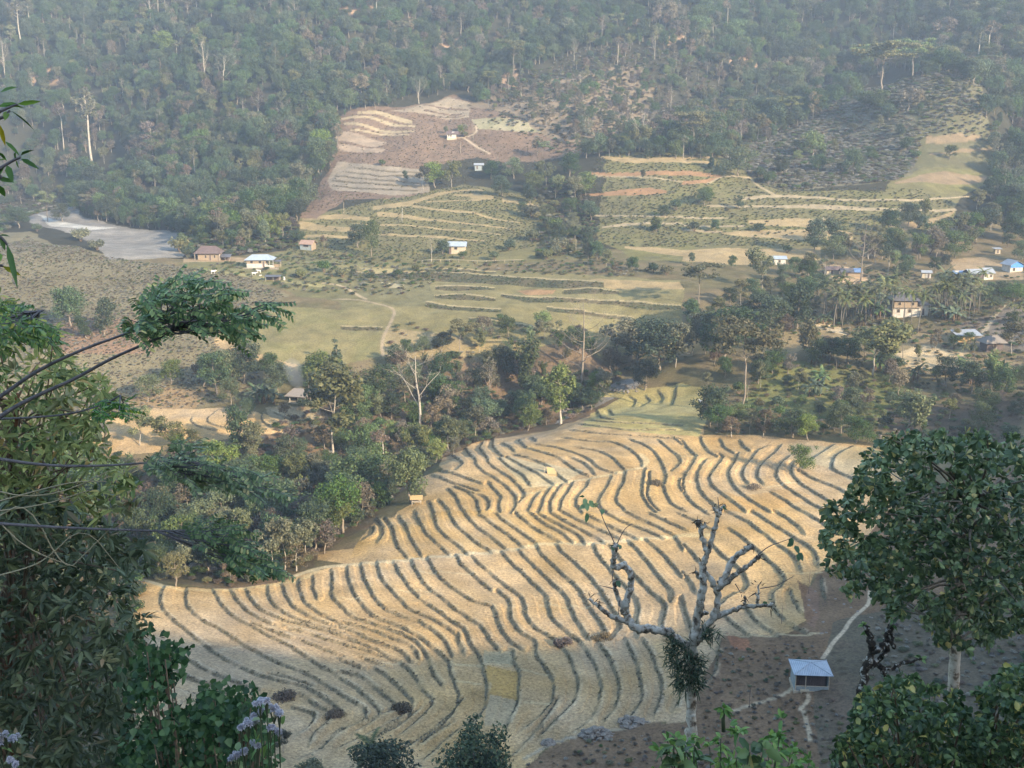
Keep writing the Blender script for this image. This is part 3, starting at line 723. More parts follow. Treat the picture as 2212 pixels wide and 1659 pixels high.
col *= (0.86 + 0.28 * fbm(gx + 7, gy, 3.0, 3))[:, None]
col = np.clip(col, 0.01, 0.8)

idx = np.arange(NR * NC, dtype=np.int32).reshape(NR, NC)
fq = np.stack([idx[:-1, :-1], idx[:-1, 1:], idx[1:, 1:], idx[1:, :-1]], -1).reshape(-1, 4)
# ------------------------------------------------------------------ materials
def mat(name, color, rough=0.8, spec=0.2):
    m = bpy.data.materials.new(name); m.use_nodes = True
    b = m.node_tree.nodes['Principled BSDF']
    b.inputs['Base Color'].default_value = (*color, 1); b.inputs['Roughness'].default_value = rough
    b.inputs['Specular IOR Level'].default_value = spec
    return m


def nd(nt, t, **kw):
    n = nt.nodes.new(t)
    for k, v in kw.items(): setattr(n, k, v)
    return n


def ramp(nt, fac, stops):
    r = nd(nt, 'ShaderNodeValToRGB'); nt.links.new(fac, r.inputs[0])
    e = r.color_ramp.elements
    e[0].position, e[0].color = stops[0][0], (*stops[0][1], 1)
    e[1].position, e[1].color = stops[-1][0], (*stops[-1][1], 1)
    for p, c in stops[1:-1]:
        x = e.new(p); x.color = (*c, 1)
    return r.outputs[0]


def mixc(nt, a, b, fac, mode='MIX'):
    n = nd(nt, 'ShaderNodeMix', data_type='RGBA', blend_type=mode)
    for s, v in ((n.inputs[6], a), (n.inputs[7], b)):
        if isinstance(v, tuple): s.default_value = (*v, 1) if len(v) == 3 else v
        else: nt.links.new(v, s)
    if isinstance(fac, (int, float)): n.inputs[0].default_value = fac
    else: nt.links.new(fac, n.inputs[0])
    return n.outputs[2]


def math_(nt, op, a, b=0.0):
    n = nd(nt, 'ShaderNodeMath', operation=op)
    for i, v in enumerate((a, b)):
        if isinstance(v, (int, float)): n.inputs[i].default_value = v
        else: nt.links.new(v, n.inputs[i])
    return n.outputs[0]


def noise_mat(name, stops, scale=3.0, rough=0.85, bump=0.3, detail=5.0, spec=0.15, dist=0.1, stretch=(1, 1, 1)):
    m = bpy.data.materials.new(name); m.use_nodes = True
    nt = m.node_tree; b = nt.nodes['Principled BSDF']
    tc = nd(nt, 'ShaderNodeTexCoord')
    mp = nd(nt, 'ShaderNodeMapping'); mp.inputs['Scale'].default_value = stretch
    nt.links.new(tc.outputs['Object'], mp.inputs[0])
    n = nd(nt, 'ShaderNodeTexNoise'); n.inputs['Scale'].default_value = scale; n.inputs['Detail'].default_value = detail
    n.inputs['Roughness'].default_value = 0.65
    nt.links.new(mp.outputs[0], n.inputs['Vector'])
    nt.links.new(ramp(nt, n.outputs[0], stops), b.inputs['Base Color'])
    b.inputs['Roughness'].default_value = rough; b.inputs['Specular IOR Level'].default_value = spec
    if bump:
        bp = nd(nt, 'ShaderNodeBump'); bp.inputs['Strength'].default_value = bump; bp.inputs['Distance'].default_value = dist
        nt.links.new(n.outputs[0], bp.inputs['Height']); nt.links.new(bp.outputs[0], b.inputs['Normal'])
    return m


def leaf_mat(name, dark, mid, light, trans=0.25, rough=0.55, odd=None, odd_at=0.93, hue=0.0, spec=0.25, val=(.44, .58)):
    """leaves: colour varies leaf by leaf and plant by plant; some light passes through"""
    m = bpy.data.materials.new(name); m.use_nodes = True
    nt = m.node_tree; b = nt.nodes['Principled BSDF']
    g = nd(nt, 'ShaderNodeNewGeometry'); oi = nd(nt, 'ShaderNodeObjectInfo')
    c = ramp(nt, g.outputs['Random Per Island'], [(0.0, dark), (0.5, mid), (0.93, light)] + ([(odd_at + .01, odd)] if odd else []))
    hs = nd(nt, 'ShaderNodeHueSaturation')
    v = math_(nt, 'ADD', math_(nt, 'MULTIPLY', oi.outputs['Random'], val[1]), val[0])
    nt.links.new(c, hs.inputs['Color']); nt.links.new(v, hs.inputs['Value'])
    fr = math_(nt, 'FRACT', math_(nt, 'MULTIPLY', oi.outputs['Random'], 7.13))
    nt.links.new(math_(nt, 'ADD', math_(nt, 'MULTIPLY', fr, 0.05), 0.475 + hue), hs.inputs['Hue'])
    fs = math_(nt, 'FRACT', math_(nt, 'MULTIPLY', oi.outputs['Random'], 3.71))
    nt.links.new(math_(nt, 'ADD', math_(nt, 'MULTIPLY', fs, 0.5), 0.65), hs.inputs['Saturation'])
    nt.links.new(hs.outputs[0], b.inputs['Base Color'])
    b.inputs['Roughness'].default_value = rough; b.inputs['Specular IOR Level'].default_value = spec
    if trans:
        t = nd(nt, 'ShaderNodeBsdfTranslucent'); nt.links.new(hs.outputs[0], t.inputs['Color'])
        mx = nd(nt, 'ShaderNodeMixShader'); mx.inputs[0].default_value = trans
        nt.links.new(b.outputs[0], mx.inputs[1]); nt.links.new(t.outputs[0], mx.inputs[2])
        nt.links.new(mx.outputs[0], nt.nodes['Material Output'].inputs['Surface'])
    return m


def ground_mat():
    m = bpy.data.materials.new('ground'); m.use_nodes = True
    nt = m.node_tree; b = nt.nodes['Principled BSDF']
    a = nd(nt, 'ShaderNodeAttribute', attribute_name='cover'); s = nd(nt, 'ShaderNodeAttribute', attribute_name='stubble')
    tc = nd(nt, 'ShaderNodeTexCoord')
    n1 = nd(nt, 'ShaderNodeTexNoise'); n1.inputs['Scale'].default_value = 2.6; n1.inputs['Detail'].default_value = 6.0; n1.inputs['Roughness'].default_value = 0.7
    n2 = nd(nt, 'ShaderNodeTexNoise'); n2.inputs['Scale'].default_value = 0.25; n2.inputs['Detail'].default_value = 5.0
    n3 = nd(nt, 'ShaderNodeTexVoronoi'); n3.inputs['Scale'].default_value = 4.5
    for n in (n1, n2, n3): nt.links.new(tc.outputs['Object'], n.inputs['Vector'])
    f1 = ramp(nt, n1.outputs[0], [(0.30, (0.44, 0.42, 0.40)), (0.5, (1, 1, 1)), (0.72, (1.55, 1.52, 1.46))])
    c = mixc(nt, a.outputs['Color'], f1, 0.85, 'MULTIPLY')
    f2 = ramp(nt, n2.outputs[0], [(0.3, (0.78, 0.80, 0.80)), (0.7, (1.2, 1.18, 1.14))])
    c = mixc(nt, c, f2, 0.8, 'MULTIPLY')
    f3 = ramp(nt, n3.outputs['Distance'], [(0.0, (1.22, 1.2, 1.15)), (0.55, (0.80, 0.79, 0.77))])
    c = mixc(nt, c, f3, math_(nt, 'MULTIPLY', s.outputs['Fac'], 0.75), 'MULTIPLY')
    nt.links.new(c, b.inputs['Base Color'])
    b.inputs['Roughness'].default_value = 0.95; b.inputs['Specular IOR Level'].default_value = 0.05
    bp = nd(nt, 'ShaderNodeBump'); bp.inputs['Strength'].default_value = 0.55; bp.inputs['Distance'].default_value = 0.25
    nt.links.new(n1.outputs[0], bp.inputs['Height']); nt.links.new(bp.outputs[0], b.inputs['Normal'])
    return m


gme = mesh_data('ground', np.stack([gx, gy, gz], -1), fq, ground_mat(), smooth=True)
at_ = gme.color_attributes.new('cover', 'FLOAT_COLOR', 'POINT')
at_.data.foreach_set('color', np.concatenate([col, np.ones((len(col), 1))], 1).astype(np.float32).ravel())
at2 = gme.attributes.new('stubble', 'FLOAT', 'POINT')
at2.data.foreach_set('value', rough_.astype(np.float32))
go = bpy.data.objects.new('ground', gme)
C.objects.link(go)
tag(go, kind='structure')
GZ = gz.reshape(NR, NC)


def HZ(x, y):
    """height of the finished sheet, steps included"""
    x = np.atleast_1d(np.asarray(x, float)); y = np.atleast_1d(np.asarray(y, float))
    r = np.clip(np.searchsorted(ys, y) - 1, 0, NR - 2)
    fy = (y - ys[r]) / (ys[r + 1] - ys[r])
    z = []
    for k in (0, 1):
        w = W[r + k]
        fc = np.clip((x / w + 0.60) / 1.20 * (len(si) - 1), 0, len(si) - 1.001)
        c0 = fc.astype(int); t = fc - c0; base = len(ko)
        z.append(GZ[r + k, base + c0] * (1 - t) + GZ[r + k, base + c0 + 1] * t)
    return z[0] * (1 - fy) + z[1] * fy


def gset(u, v, ymin=60.0):
    p = gpt(u, v, ymin)
    p[2] = HZ(p[0], p[1])[0]
    return p

# ------------------------------------------------------------------ plants: builders
M = {}
M['bark'] = noise_mat('bark', [(0.3, (0.12, 0.095, 0.07)), (0.6, (0.26, 0.22, 0.17)), (0.75, (0.36, 0.32, 0.26))], 6, stretch=(3, 3, .7))
M['pale_bark'] = noise_mat('pale_bark', [(0.3, (0.20, 0.17, 0.13)), (0.55, (0.37, 0.33, 0.265)), (0.75, (0.48, 0.44, 0.37))], 5, stretch=(2, 2, .8))
M['brown_bark'] = noise_mat('brown_bark', [(0.3, (0.13, 0.085, 0.055)), (0.7, (0.27, 0.19, 0.13))], 6)
M['palm_bark'] = noise_mat('palm_bark', [(0.3, (0.11, 0.10, 0.08)), (0.7, (0.22, 0.195, 0.155))], 8, stretch=(1, 1, 4))
M['dark'] = leaf_mat('leaf_dark', (0.039, 0.068, 0.028), (0.068, 0.115, 0.045), (0.124, 0.177, 0.066))
M['green'] = leaf_mat('leaf_green', (0.057, 0.096, 0.030), (0.096, 0.147, 0.045), (0.158, 0.215, 0.068))
M['olive'] = leaf_mat('leaf_olive', (0.092, 0.104, 0.045), (0.163, 0.170, 0.072), (0.262, 0.249, 0.111))
M['yellow'] = leaf_mat('leaf_yellow', (0.13, 0.13, 0.035), (0.23, 0.22, 0.06), (0.33, 0.30, 0.09))
M['lime'] = leaf_mat('leaf_lime', (0.091, 0.134, 0.037), (0.161, 0.215, 0.059), (0.258, 0.301, 0.091))
M['dry'] = leaf_mat('leaf_dry', (0.10, 0.078, 0.050), (0.185, 0.140, 0.090), (0.27, 0.21, 0.14))
M['rust'] = leaf_mat('leaf_rust', (0.12, 0.070, 0.035), (0.22, 0.125, 0.06), (0.30, 0.19, 0.09))
M['grey'] = leaf_mat('leaf_grey', (0.17, 0.17, 0.125), (0.29, 0.28, 0.215), (0.44, 0.42, 0.36))
M['palm'] = leaf_mat('leaf_palm', (0.076, 0.103, 0.030), (0.152, 0.172, 0.052), (0.276, 0.262, 0.083))
M['banana'] = leaf_mat('leaf_banana', (0.076, 0.117, 0.048), (0.131, 0.186, 0.069), (0.235, 0.276, 0.124))
M['grass'] = leaf_mat('bank_grass', (0.13, 0.12, 0.07), (0.20, 0.18, 0.105), (0.36, 0.30, 0.18), trans=.2)


def unit(v):
    return v / (np.linalg.norm(v, axis=-1, keepdims=True) + 1e-9)


def leaf_quads(P, N, size, R, asp=0.6):
    """diamond leaves / leaf sprays at P, normals N, lengths size"""
    n = len(P)
    a = unit(np.cross(N, unit(R.normal(size=(n, 3)))))
    b = np.cross(N, a)
    s = size[:, None]
    v = np.stack([P - a * s * .5, P + b * s * asp * .5 - N * s * .06, P + a * s * .5, P - b * s * asp * .5 - N * s * .06], 1)
    return v.reshape(-1, 3), np.arange(4 * n, dtype=np.int32).reshape(n, 4)


def clumps(centers, radii, n, size, R, flat=0.7, droop=0.15, shell=0.6):
    """n leaves spread through leaf clumps"""
    c = np.asarray(centers, float); r = np.asarray(radii, float)
    w = r ** 2; w = w / w.sum()
    k = R.choice(len(c), n, p=w)
    d = unit(R.normal(size=(n, 3)))
    rad = (shell + (1 - shell) * R.random(n)) * R.random(n) ** 0.25
    off = d * (rad * r[k])[:, None]
    off[:, 2] *= flat
    P = c[k] + off
    N = unit(d * 0.7 + R.normal(size=(n, 3)) * 0.55 + np.array([0, 0, 0.55]))
    return leaf_quads(P, N, size * (0.6 + 0.8 * R.random(n)), R)


def limb(mb, p0, d, length, r0, R, n=6, bend=0.25, up=0.1, sides=5, tip=0.35):
    pts = [np.array(p0, float)]
    d = unit(np.array(d, float))
    for i in range(n):
        d = unit(d + R.normal(size=3) * bend * .4 + np.array([0, 0, up * .4]))
        pts.append(pts[-1] + d * length / n)
    rad = r0 * (1 - (1 - tip) * np.linspace(0, 1, n + 1))
    mb.tube(pts, rad, sides)
    return np.array(pts), rad


class Proto:
    """mesh data of one kind of plant: trunk + crown"""
    def __init__(self, name, cat, parts, h, adj, plain=None):
        self.name, self.cat, self.parts, self.h, self.adj = name, cat, parts, h, adj
        self.plain = plain


def broadleaf(seed, h, spread, trunk_frac, leafmat, bark='bark', n=3600, leaf=0.42, nl=11, csz=0.30, flat=0.75, open_=0.0, shape='round', tr=0.020, name='broadleaf_tree', adj='', gap=0.0):
    R = np.random.default_rng(seed)
    mb = MB()
    th = h * trunk_frac
    tp = [np.zeros(3)]
    for i in range(5):
        wb_ = .006 if 'pale' in bark or shape == 'flat' else .015
        tp.append(tp[-1] + np.array([R.normal() * wb_ * h, R.normal() * wb_ * h, th / 5]))
    tp[0] = np.array([0, 0, -0.4])
    mb.tube(tp, np.linspace(h * tr * 1.3, h * tr * .8, 6), 7)
    top = tp[-1]
    cc, cr = [], []
    # leader
    lead, _ = limb(mb, top, (R.normal() * .1, R.normal() * .1, 1), h * (1 - trunk_frac) * .86, h * tr * .75, R, up=.3)
    for i in range(nl):
        f = (i + .5) / nl
        k = f * .85 * (len(lead) - 1)
        b = lead[int(k)] * (1 - k % 1) + lead[min(int(k) + 1, len(lead) - 1)] * (k % 1)
        a = i * 2.4 + R.random() * .8
        if shape == 'round': w = spread * .5 * math.sqrt(max(.12, 1 - (f * 1.25 - .35) ** 2)) * (1 - csz * .6)
        elif shape == 'cone': w = spread * .5 * (1.02 - f) * .9
        elif shape == 'column': w = spread * .38
        elif shape == 'flat': w = spread * .5 * (.55 + .45 * f)
        else: w = spread * .5 * (.5 + .5 * f)
        w *= .75 + .45 * R.random()
        el = {'round': .35, 'cone': .05, 'column': .6, 'flat': .35, 'vase': .9}[shape]
        d = np.array([math.cos(a), math.sin(a), el + R.normal() * .15])
        pts, _ = limb(mb, b, d, w, h * tr * .42 * (1 - .5 * f), R, n=4, bend=.35, up=.15, sides=4, tip=.25)
        rr = spread * csz * (.65 + .6 * R.random())
        if shape == 'cone': rr *= (1.25 - f)
        cc.append(pts[-1]); cr.append(rr)
        for _ in range(2):
            q = pts[2 + R.integers(0, 3)] + R.normal(size=3) * rr * .5
            cc.append(q); cr.append(rr * (.4 + .35 * R.random()))
        for _ in range(2):
            limb(mb, pts[-2], unit(R.normal(size=3) + d), rr * .9, h * tr * .14, R, n=3, sides=3)
    cc.append(lead[-1]); cr.append(spread * csz * .75)
    cc = np.array(cc); cr = np.array(cr)
    if gap:
        keep = R.random(len(cc)) > gap; cc, cr = cc[keep], cr[keep]
    if shape == 'flat':
        z0 = th + (h - th) * .45
        cc[:, 2] = np.maximum(cc[:, 2], z0)
    cc[:, 2] = np.minimum(cc[:, 2], h - cr * flat * .9)
    v, f = clumps(cc, cr, n, leaf, R, flat)
    td = mb.data(name + '_trunk', M[bark], True)
    cd = mesh_data(name + '_crown', v, f, M[leafmat])
    return Proto(name, 'tree', [('trunk', td), ('crown', cd)], h, adj)


def bare(seed, h, spread, trunk_frac, bark='pale_bark', tr=0.0135, nl=9, name='bare_tree', adj='', twigs=5, tiers=False, leafmat=None, n=0, el=0.6):
    R = np.random.default_rng(seed)
    mb = MB(); tw = MB()
    tp = [np.array([0, 0, -.5])]
    for i in range(8):
        tp.append(tp[-1] + np.array([R.normal() * .008 * h, R.normal() * .008 * h, h * .92 / 8]))
    rad = h * tr * (1.25 - 1.05 * np.linspace(0, 1, 9) ** 1.2)
    rad[0] *= 1.35
    mb.tube(tp, rad, 7)
    tp = np.array(tp)
    tips = []
    for i in range(nl):
        f = trunk_frac + (1 - trunk_frac) * (i + .3) / nl
        k = f * 8; b = tp[int(k)] * (1 - k % 1) + tp[min(int(k) + 1, 8)] * (k % 1)
        a = i * 2.4 + R.random() * 1.0
        L = spread * .55 * (1.15 - .75 * (f - trunk_frac) / (1 - trunk_frac)) * (.75 + .5 * R.random())
        e = .12 if tiers else el + .3 * R.random()
        pts, rr = limb(mb, b, (math.cos(a), math.sin(a), e), L, h * tr * .5 * (1.2 - f), R, n=6, bend=.4, up=.22, sides=5, tip=.25)
        for j in range(twigs):
            q = pts[1 + R.integers(1, 6)]
            d = unit(R.normal(size=3) * .8 + unit(pts[-1] - pts[0]) + np.array([0, 0, .3]))
            p2, _ = limb(tw, q, d, L * (.25 + .3 * R.random()), h * tr * .10, R, n=4, bend=.5, sides=3, up=.2)
            for _ in range(3):
                p3, _ = limb(tw, p2[1 + R.integers(0, 4)], unit(d + R.normal(size=3) * .7), L * .18, h * tr * .045, R, n=2, sides=3)
                tips.append(p3[-1])
    parts = [('trunk', mb.data(name + '_trunk', M[bark], True)), ('twigs', tw.data(name + '_twigs', M[bark]))]
    if leafmat:
        t = np.array(tips)
        v, f = clumps(t, np.full(len(t), spread * .05), n, .35, R)
        parts.append(('crown', mesh_data(name + '_crown', v, f, M[leafmat])))
    return Proto(name, 'tree', parts, h, adj)


def areca(seed, h, name='areca_palm', adj='slender'):
    R = np.random.default_rng(seed)
    mb = MB()
    lean = R.normal(size=2) * .03 * h
    tp = [np.array([lean[0] * t * t, lean[1] * t * t, -.3 + (h - 1.6) * t]) for t in np.linspace(0, 1, 6)]
    mb.tube(tp, np.linspace(.11, .075, 6), 6)
    cs = MB(); cs.tube([tp[-1], tp[-1] + np.array([0, 0, .9])], [.10, .06], 6)
    v, f = [], []
    top = tp[-1] + np.array([0, 0, .8]); base = 0
    for i in range(13):
        a = i * 2.4 + R.random() * .5; e = 1.15 - .12 * i + R.normal() * .08
        L = 2.2 + R.random() * .6
        d = np.array([math.cos(a) * math.cos(e), math.sin(a) * math.cos(e), math.sin(e)])
        p = top.copy(); spine = [p.copy()]
        for s in range(8):
            d = unit(d + np.array([0, 0, -.17])); p = p + d * L / 8; spine.append(p.copy())
        spine = np.array(spine)
        sd = unit(np.cross(d, [0, 0, 1.0]))
        for s in range(1, 9):
            for q in (-1, 1):
                for fr in (0., .5):
                    b = spine[s - 1] + (spine[s] - spine[s - 1]) * fr
                    l = .62 * (1 - .6 * abs(s - 4) / 5)
                    t = unit(spine[s] - spine[s - 1])
                    tip = b + sd * q * l * .75 + t * l * .45 + np.array([0, 0, -.26 * l - .1 * R.random()])
                    v += [b - t * .10, b + t * .10, tip]; f.append([base, base + 1, base + 2]); base += 3
    cd = mesh_data(name + '_crown', np.array(v), f, M['palm'])
    return Proto(name, 'palm', [('trunk', mb.data(name + '_trunk', M['palm_bark'], True)), ('crownshaft', cs.data(name + '_shaft', M['green'], True)), ('crown', cd)], h, adj)


def banana(seed, h, name='banana_plant', adj=''):
    R = np.random.default_rng(seed)
    mb = MB(); v, f = [], []; base = 0
    for s in range(3):
        o = np.array([R.normal() * .5, R.normal() * .5, 0]) if s else np.zeros(3)
        hh = h * (.5 + .1 * R.random()) * (1 if s == 0 else .75)
        mb.tube([o + [0, 0, -.3], o + [0, 0, hh]], [.17, .09], 6)
        for i in range(8):
            a = i * 2.4 + R.random(); e = 1.15 - .12 * i + R.normal() * .1
            d = np.array([math.cos(a) * math.cos(e), math.sin(a) * math.cos(e), math.sin(e)])
            L = h * .55 * (.8 + .4 * R.random()); p = o + np.array([0, 0, hh]); sp = [p]
            for k in range(7):
                d = unit(d + np.array([0, 0, -.2])); p = p + d * L / 7; sp.append(p)
            sd = unit(np.cross(np.array([math.cos(a), math.sin(a), 0]), [0, 0, 1.0]))
            w = [.05, .2, .30, .33, .30, .24, .15, .02]
            for k in range(7):
                for q in (-1, 1):
                    dz = np.array([0, 0, -.08])
                    v += [sp[k], sp[k + 1], sp[k + 1] + sd * q * w[k + 1] + dz, sp[k] + sd * q * w[k] + dz]
                    f.append([base, base + 1, base + 2, base + 3]); base += 4
    return Proto(name, 'banana plant', [('stem', mb.data(name + '_stem', M['brown_bark'], True)), ('leaves', mesh_data(name + '_leaves', np.array(v), f, M['banana']))], h, adj)


def bush(seed, h, w, leafmat, n=900, leaf=.3, name='bush', adj=''):
    R = np.random.default_rng(seed)
    mb = MB(); cc, cr = [], []
    for i in range(7):
        a = i * 2.4; r = w * .28 * R.random() ** .5
        d = np.array([math.cos(a) * r, math.sin(a) * r, h * (.45 + .3 * R.random())])
        limb(mb, (0, 0, -.2), d, np.linalg.norm(d), .05, R, n=4, sides=4)
        cc.append(d); cr.append(w * (.2 + .12 * R.random()))
    cc = np.array(cc); cr = np.array(cr)
    cc[:, 2] = np.minimum(cc[:, 2], h - cr * .8)
    v, f = clumps(cc, cr, n, leaf, R, .8)
    return Proto(name, 'bush', [('stems', mb.data(name + '_stems', M['brown_bark'])), ('foliage', mesh_data(name + '_foliage', v, f, M[leafmat]))], h, adj)


def bamboo(seed, h, leafmat='lime', name='bamboo_clump', adj=''):
    R = np.random.default_rng(seed)
    mb = MB(); cc, cr = [], []
    for i in range(14):
        a = R.random() * 6.28; sp = h * .22 * R.random() ** .5
        o = np.array([math.cos(a), math.sin(a), 0]) * .5 * R.random()
        pts = [o + np.array([math.cos(a) * sp * t ** 2.2, math.sin(a) * sp * t ** 2.2, h * (t - .14 * t ** 3) * (.7 + .3 * ((i * 37) % 10) / 10)]) for t in np.linspace(0, 1, 7)]
        pts[0][2] -= .3
        mb.tube(pts, np.linspace(.06, .015, 7), 4)
        for q in pts[2:]:
            cc.append(q + R.normal(size=3) * .25); cr.append(h * .075)
    v, f = clumps(np.array(cc), np.array(cr), 2600, .42, R, 1.0)
    return Proto(name, 'bamboo', [('stems', mb.data(name + '_stems', M['palm_bark'])), ('foliage', mesh_data(name + '_foliage', v, f, M[leafmat]))], h, adj)


PR = {
 'R': [broadleaf(1, 10, 8, .22, 'dark', n=4600, name='broadleaf_tree', adj='dense dark green'), broadleaf(2, 10, 7, .2, 'dark', n=4400, leaf=.4, name='broadleaf_tree', adj='dense dark green'), broadleaf(3, 10, 9, .25, 'dark', n=4600, csz=.26, name='broadleaf_tree', adj='dense dark green')],
 'L': [broadleaf(4, 10, 9, .25, 'green', n=4200, name='broadleaf_tree', adj='leafy mid green'), broadleaf(5, 10, 8, .28, 'green', n=3800, csz=.25, name='broadleaf_tree', adj='leafy mid green'), broadleaf(6, 10, 8, .2, 'lime', n=3800, csz=.27, name='broadleaf_tree', adj='leafy mid green')],
 'O': [broadleaf(7, 10, 7, .3, 'olive', 'pale_bark', n=3000, csz=.22, gap=.2, tr=.009, name='open_tree', adj='thin olive green'), broadleaf(8, 10, 6, .35, 'olive', 'pale_bark', n=2600, csz=.23, gap=.2, tr=.009, name='open_tree', adj='thin olive green'), broadleaf(9, 10, 5.5, .3, 'olive', 'pale_bark', n=2800, csz=.26, shape='column', tr=.009, name='open_tree', adj='thin olive green')],
 'C': [broadleaf(10, 10, 4.6, .12, 'dark', n=3200, csz=.36, nl=14, shape='column', name='column_tree', adj='narrow dark green'), broadleaf(11, 10, 5.0, .12, 'dark', n=3200, csz=.3, nl=15, shape='cone', name='column_tree', adj='narrow dark green')],
 'Y': [broadleaf(12, 10, 7, .28, 'yellow', n=3200, csz=.25, name='yellowing_tree', adj='yellow green'), broadleaf(13, 10, 5, .22, 'lime', 'pale_bark', n=2600, csz=.3, shape='column', name='yellowing_tree', adj='yellow green')],
 'U': [broadleaf(14, 12, 11, .52, 'olive', 'bark', n=4600, csz=.18, flat=.35, nl=15, shape='flat', tr=.011, name='umbrella_tree', adj='flat topped olive'), broadleaf(15, 12, 10, .45, 'lime', 'bark', n=4200, csz=.19, flat=.35, nl=14, shape='flat', tr=.012, name='umbrella_tree', adj='flat topped olive')],
 'T': [broadleaf(16, 14, 5.5, .60, 'olive', 'pale_bark', n=1500, csz=.22, tr=.014, nl=8, gap=.2, name='tall_tree', adj='tall pale trunked'), broadleaf(17, 14, 6, .66, 'dry', 'pale_bark', n=900, csz=.22, tr=.014, nl=8, gap=.3, name='tall_tree', adj='tall pale trunked')],
 'B': [bare(18, 12, 10, .32, name='bare_tree', adj='leafless pale'), bare(19, 12, 9, .4, tr=.014, name='bare_tree', adj='leafless pale', leafmat='dry', n=700), bare(20, 12, 8, .35, name='bare_tree', adj='leafless pale', twigs=7)],
 'D': [broadleaf(21, 9, 6.5, .25, 'dry', 'pale_bark', n=2000, csz=.24, gap=.2, name='dry_tree', adj='dry brownish'), broadleaf(22, 9, 6, .3, 'dry', n=1700, csz=.24, gap=.25, name='dry_tree', adj='dry brownish'), broadleaf(23, 8, 6, .25, 'dry', n=1900, csz=.25, gap=.2, name='dry_tree', adj='dry brownish')],
 'K': [bare(24, 18, 13, .25, tr=.012, nl=16, tiers=True, name='kapok_tree', adj='towering tiered', twigs=6, bark='bark')],
 'P': [areca(25, 9), areca(26, 8), areca(27, 10)],
 'N': [banana(28, 4.5), banana(29, 4.0)],
 'M': [bamboo(30, 9, 'lime', adj='feathery'), bamboo(31, 10, 'green', adj='feathery')],
 'S': [bush(32, 2.4, 3.6, 'green', adj='low green'), bush(33, 2.2, 3.4, 'olive', adj='low green'), bush(34, 2.6, 3.6, 'dark', n=1000, adj='low green')],
 'G': [bush(35, 1.8, 3.0, 'grey', n=700, leaf=.22, name='scrub_bush', adj='pale grey'), bush(36, 2.0, 3.0, 'dry', n=700, leaf=.25, name='scrub_bush', adj='pale grey')],
}

PLACED = []        # (empty, kind, zone, u, v, h)


def plant(kind, p, h, R, zone, u=0, v=0, wide=1.0, var=None, label=None, group=None):
    lst = PR[kind]
    pr = lst[var if var is not None else int(R.integers(len(lst)))]
    s = h / pr.h
    o = thing(pr.name, label, pr.cat, p, R.random() * 6.28, None, (s * wide, s * wide, s))
    for nm, md in pr.parts:
        c = bpy.data.objects.new(nm, md); C.objects.link(c); c.parent = o
    PLACED.append([o, kind, zone, u, v, h, label, group, pr])
    return o


ORD = ['first', 'second', 'third', 'fourth', 'fifth', 'sixth', 'seventh', 'eighth', 'ninth', 'tenth', 'eleventh', 'twelfth', 'thirteenth', 'fourteenth', 'fifteenth', 'sixteenth', 'seventeenth', 'eighteenth', 'nineteenth', 'twentieth'] + ['twenty-' + q for q in ('first', 'second', 'third', 'fourth', 'fifth', 'sixth', 'seventh', 'eighth', 'ninth')] + ['thirtieth']
# ------------------------------------------------------------------ plants: where they stand
RT = np.random.default_rng(77)


def mpp(p):
    return (p[1] * CP - p[2] * SP) / FPX


def stand(zone_, rows, ymin=60.0):
    """(kind, u, v of the foot, height in photo pixels[, wide, variant, label])"""
    for r in rows:
        k, u, v, hp = r[:4]
        wide = r[4] if len(r) > 4 and r[4] else 1.0
        var = r[5] if len(r) > 5 else None
        lab = r[6] if len(r) > 6 else None
        p = gset(u, v, ymin)
        plant(k, p, hp * mpp(p) / .95, RT, zone_, u, v, wide, var, lab)


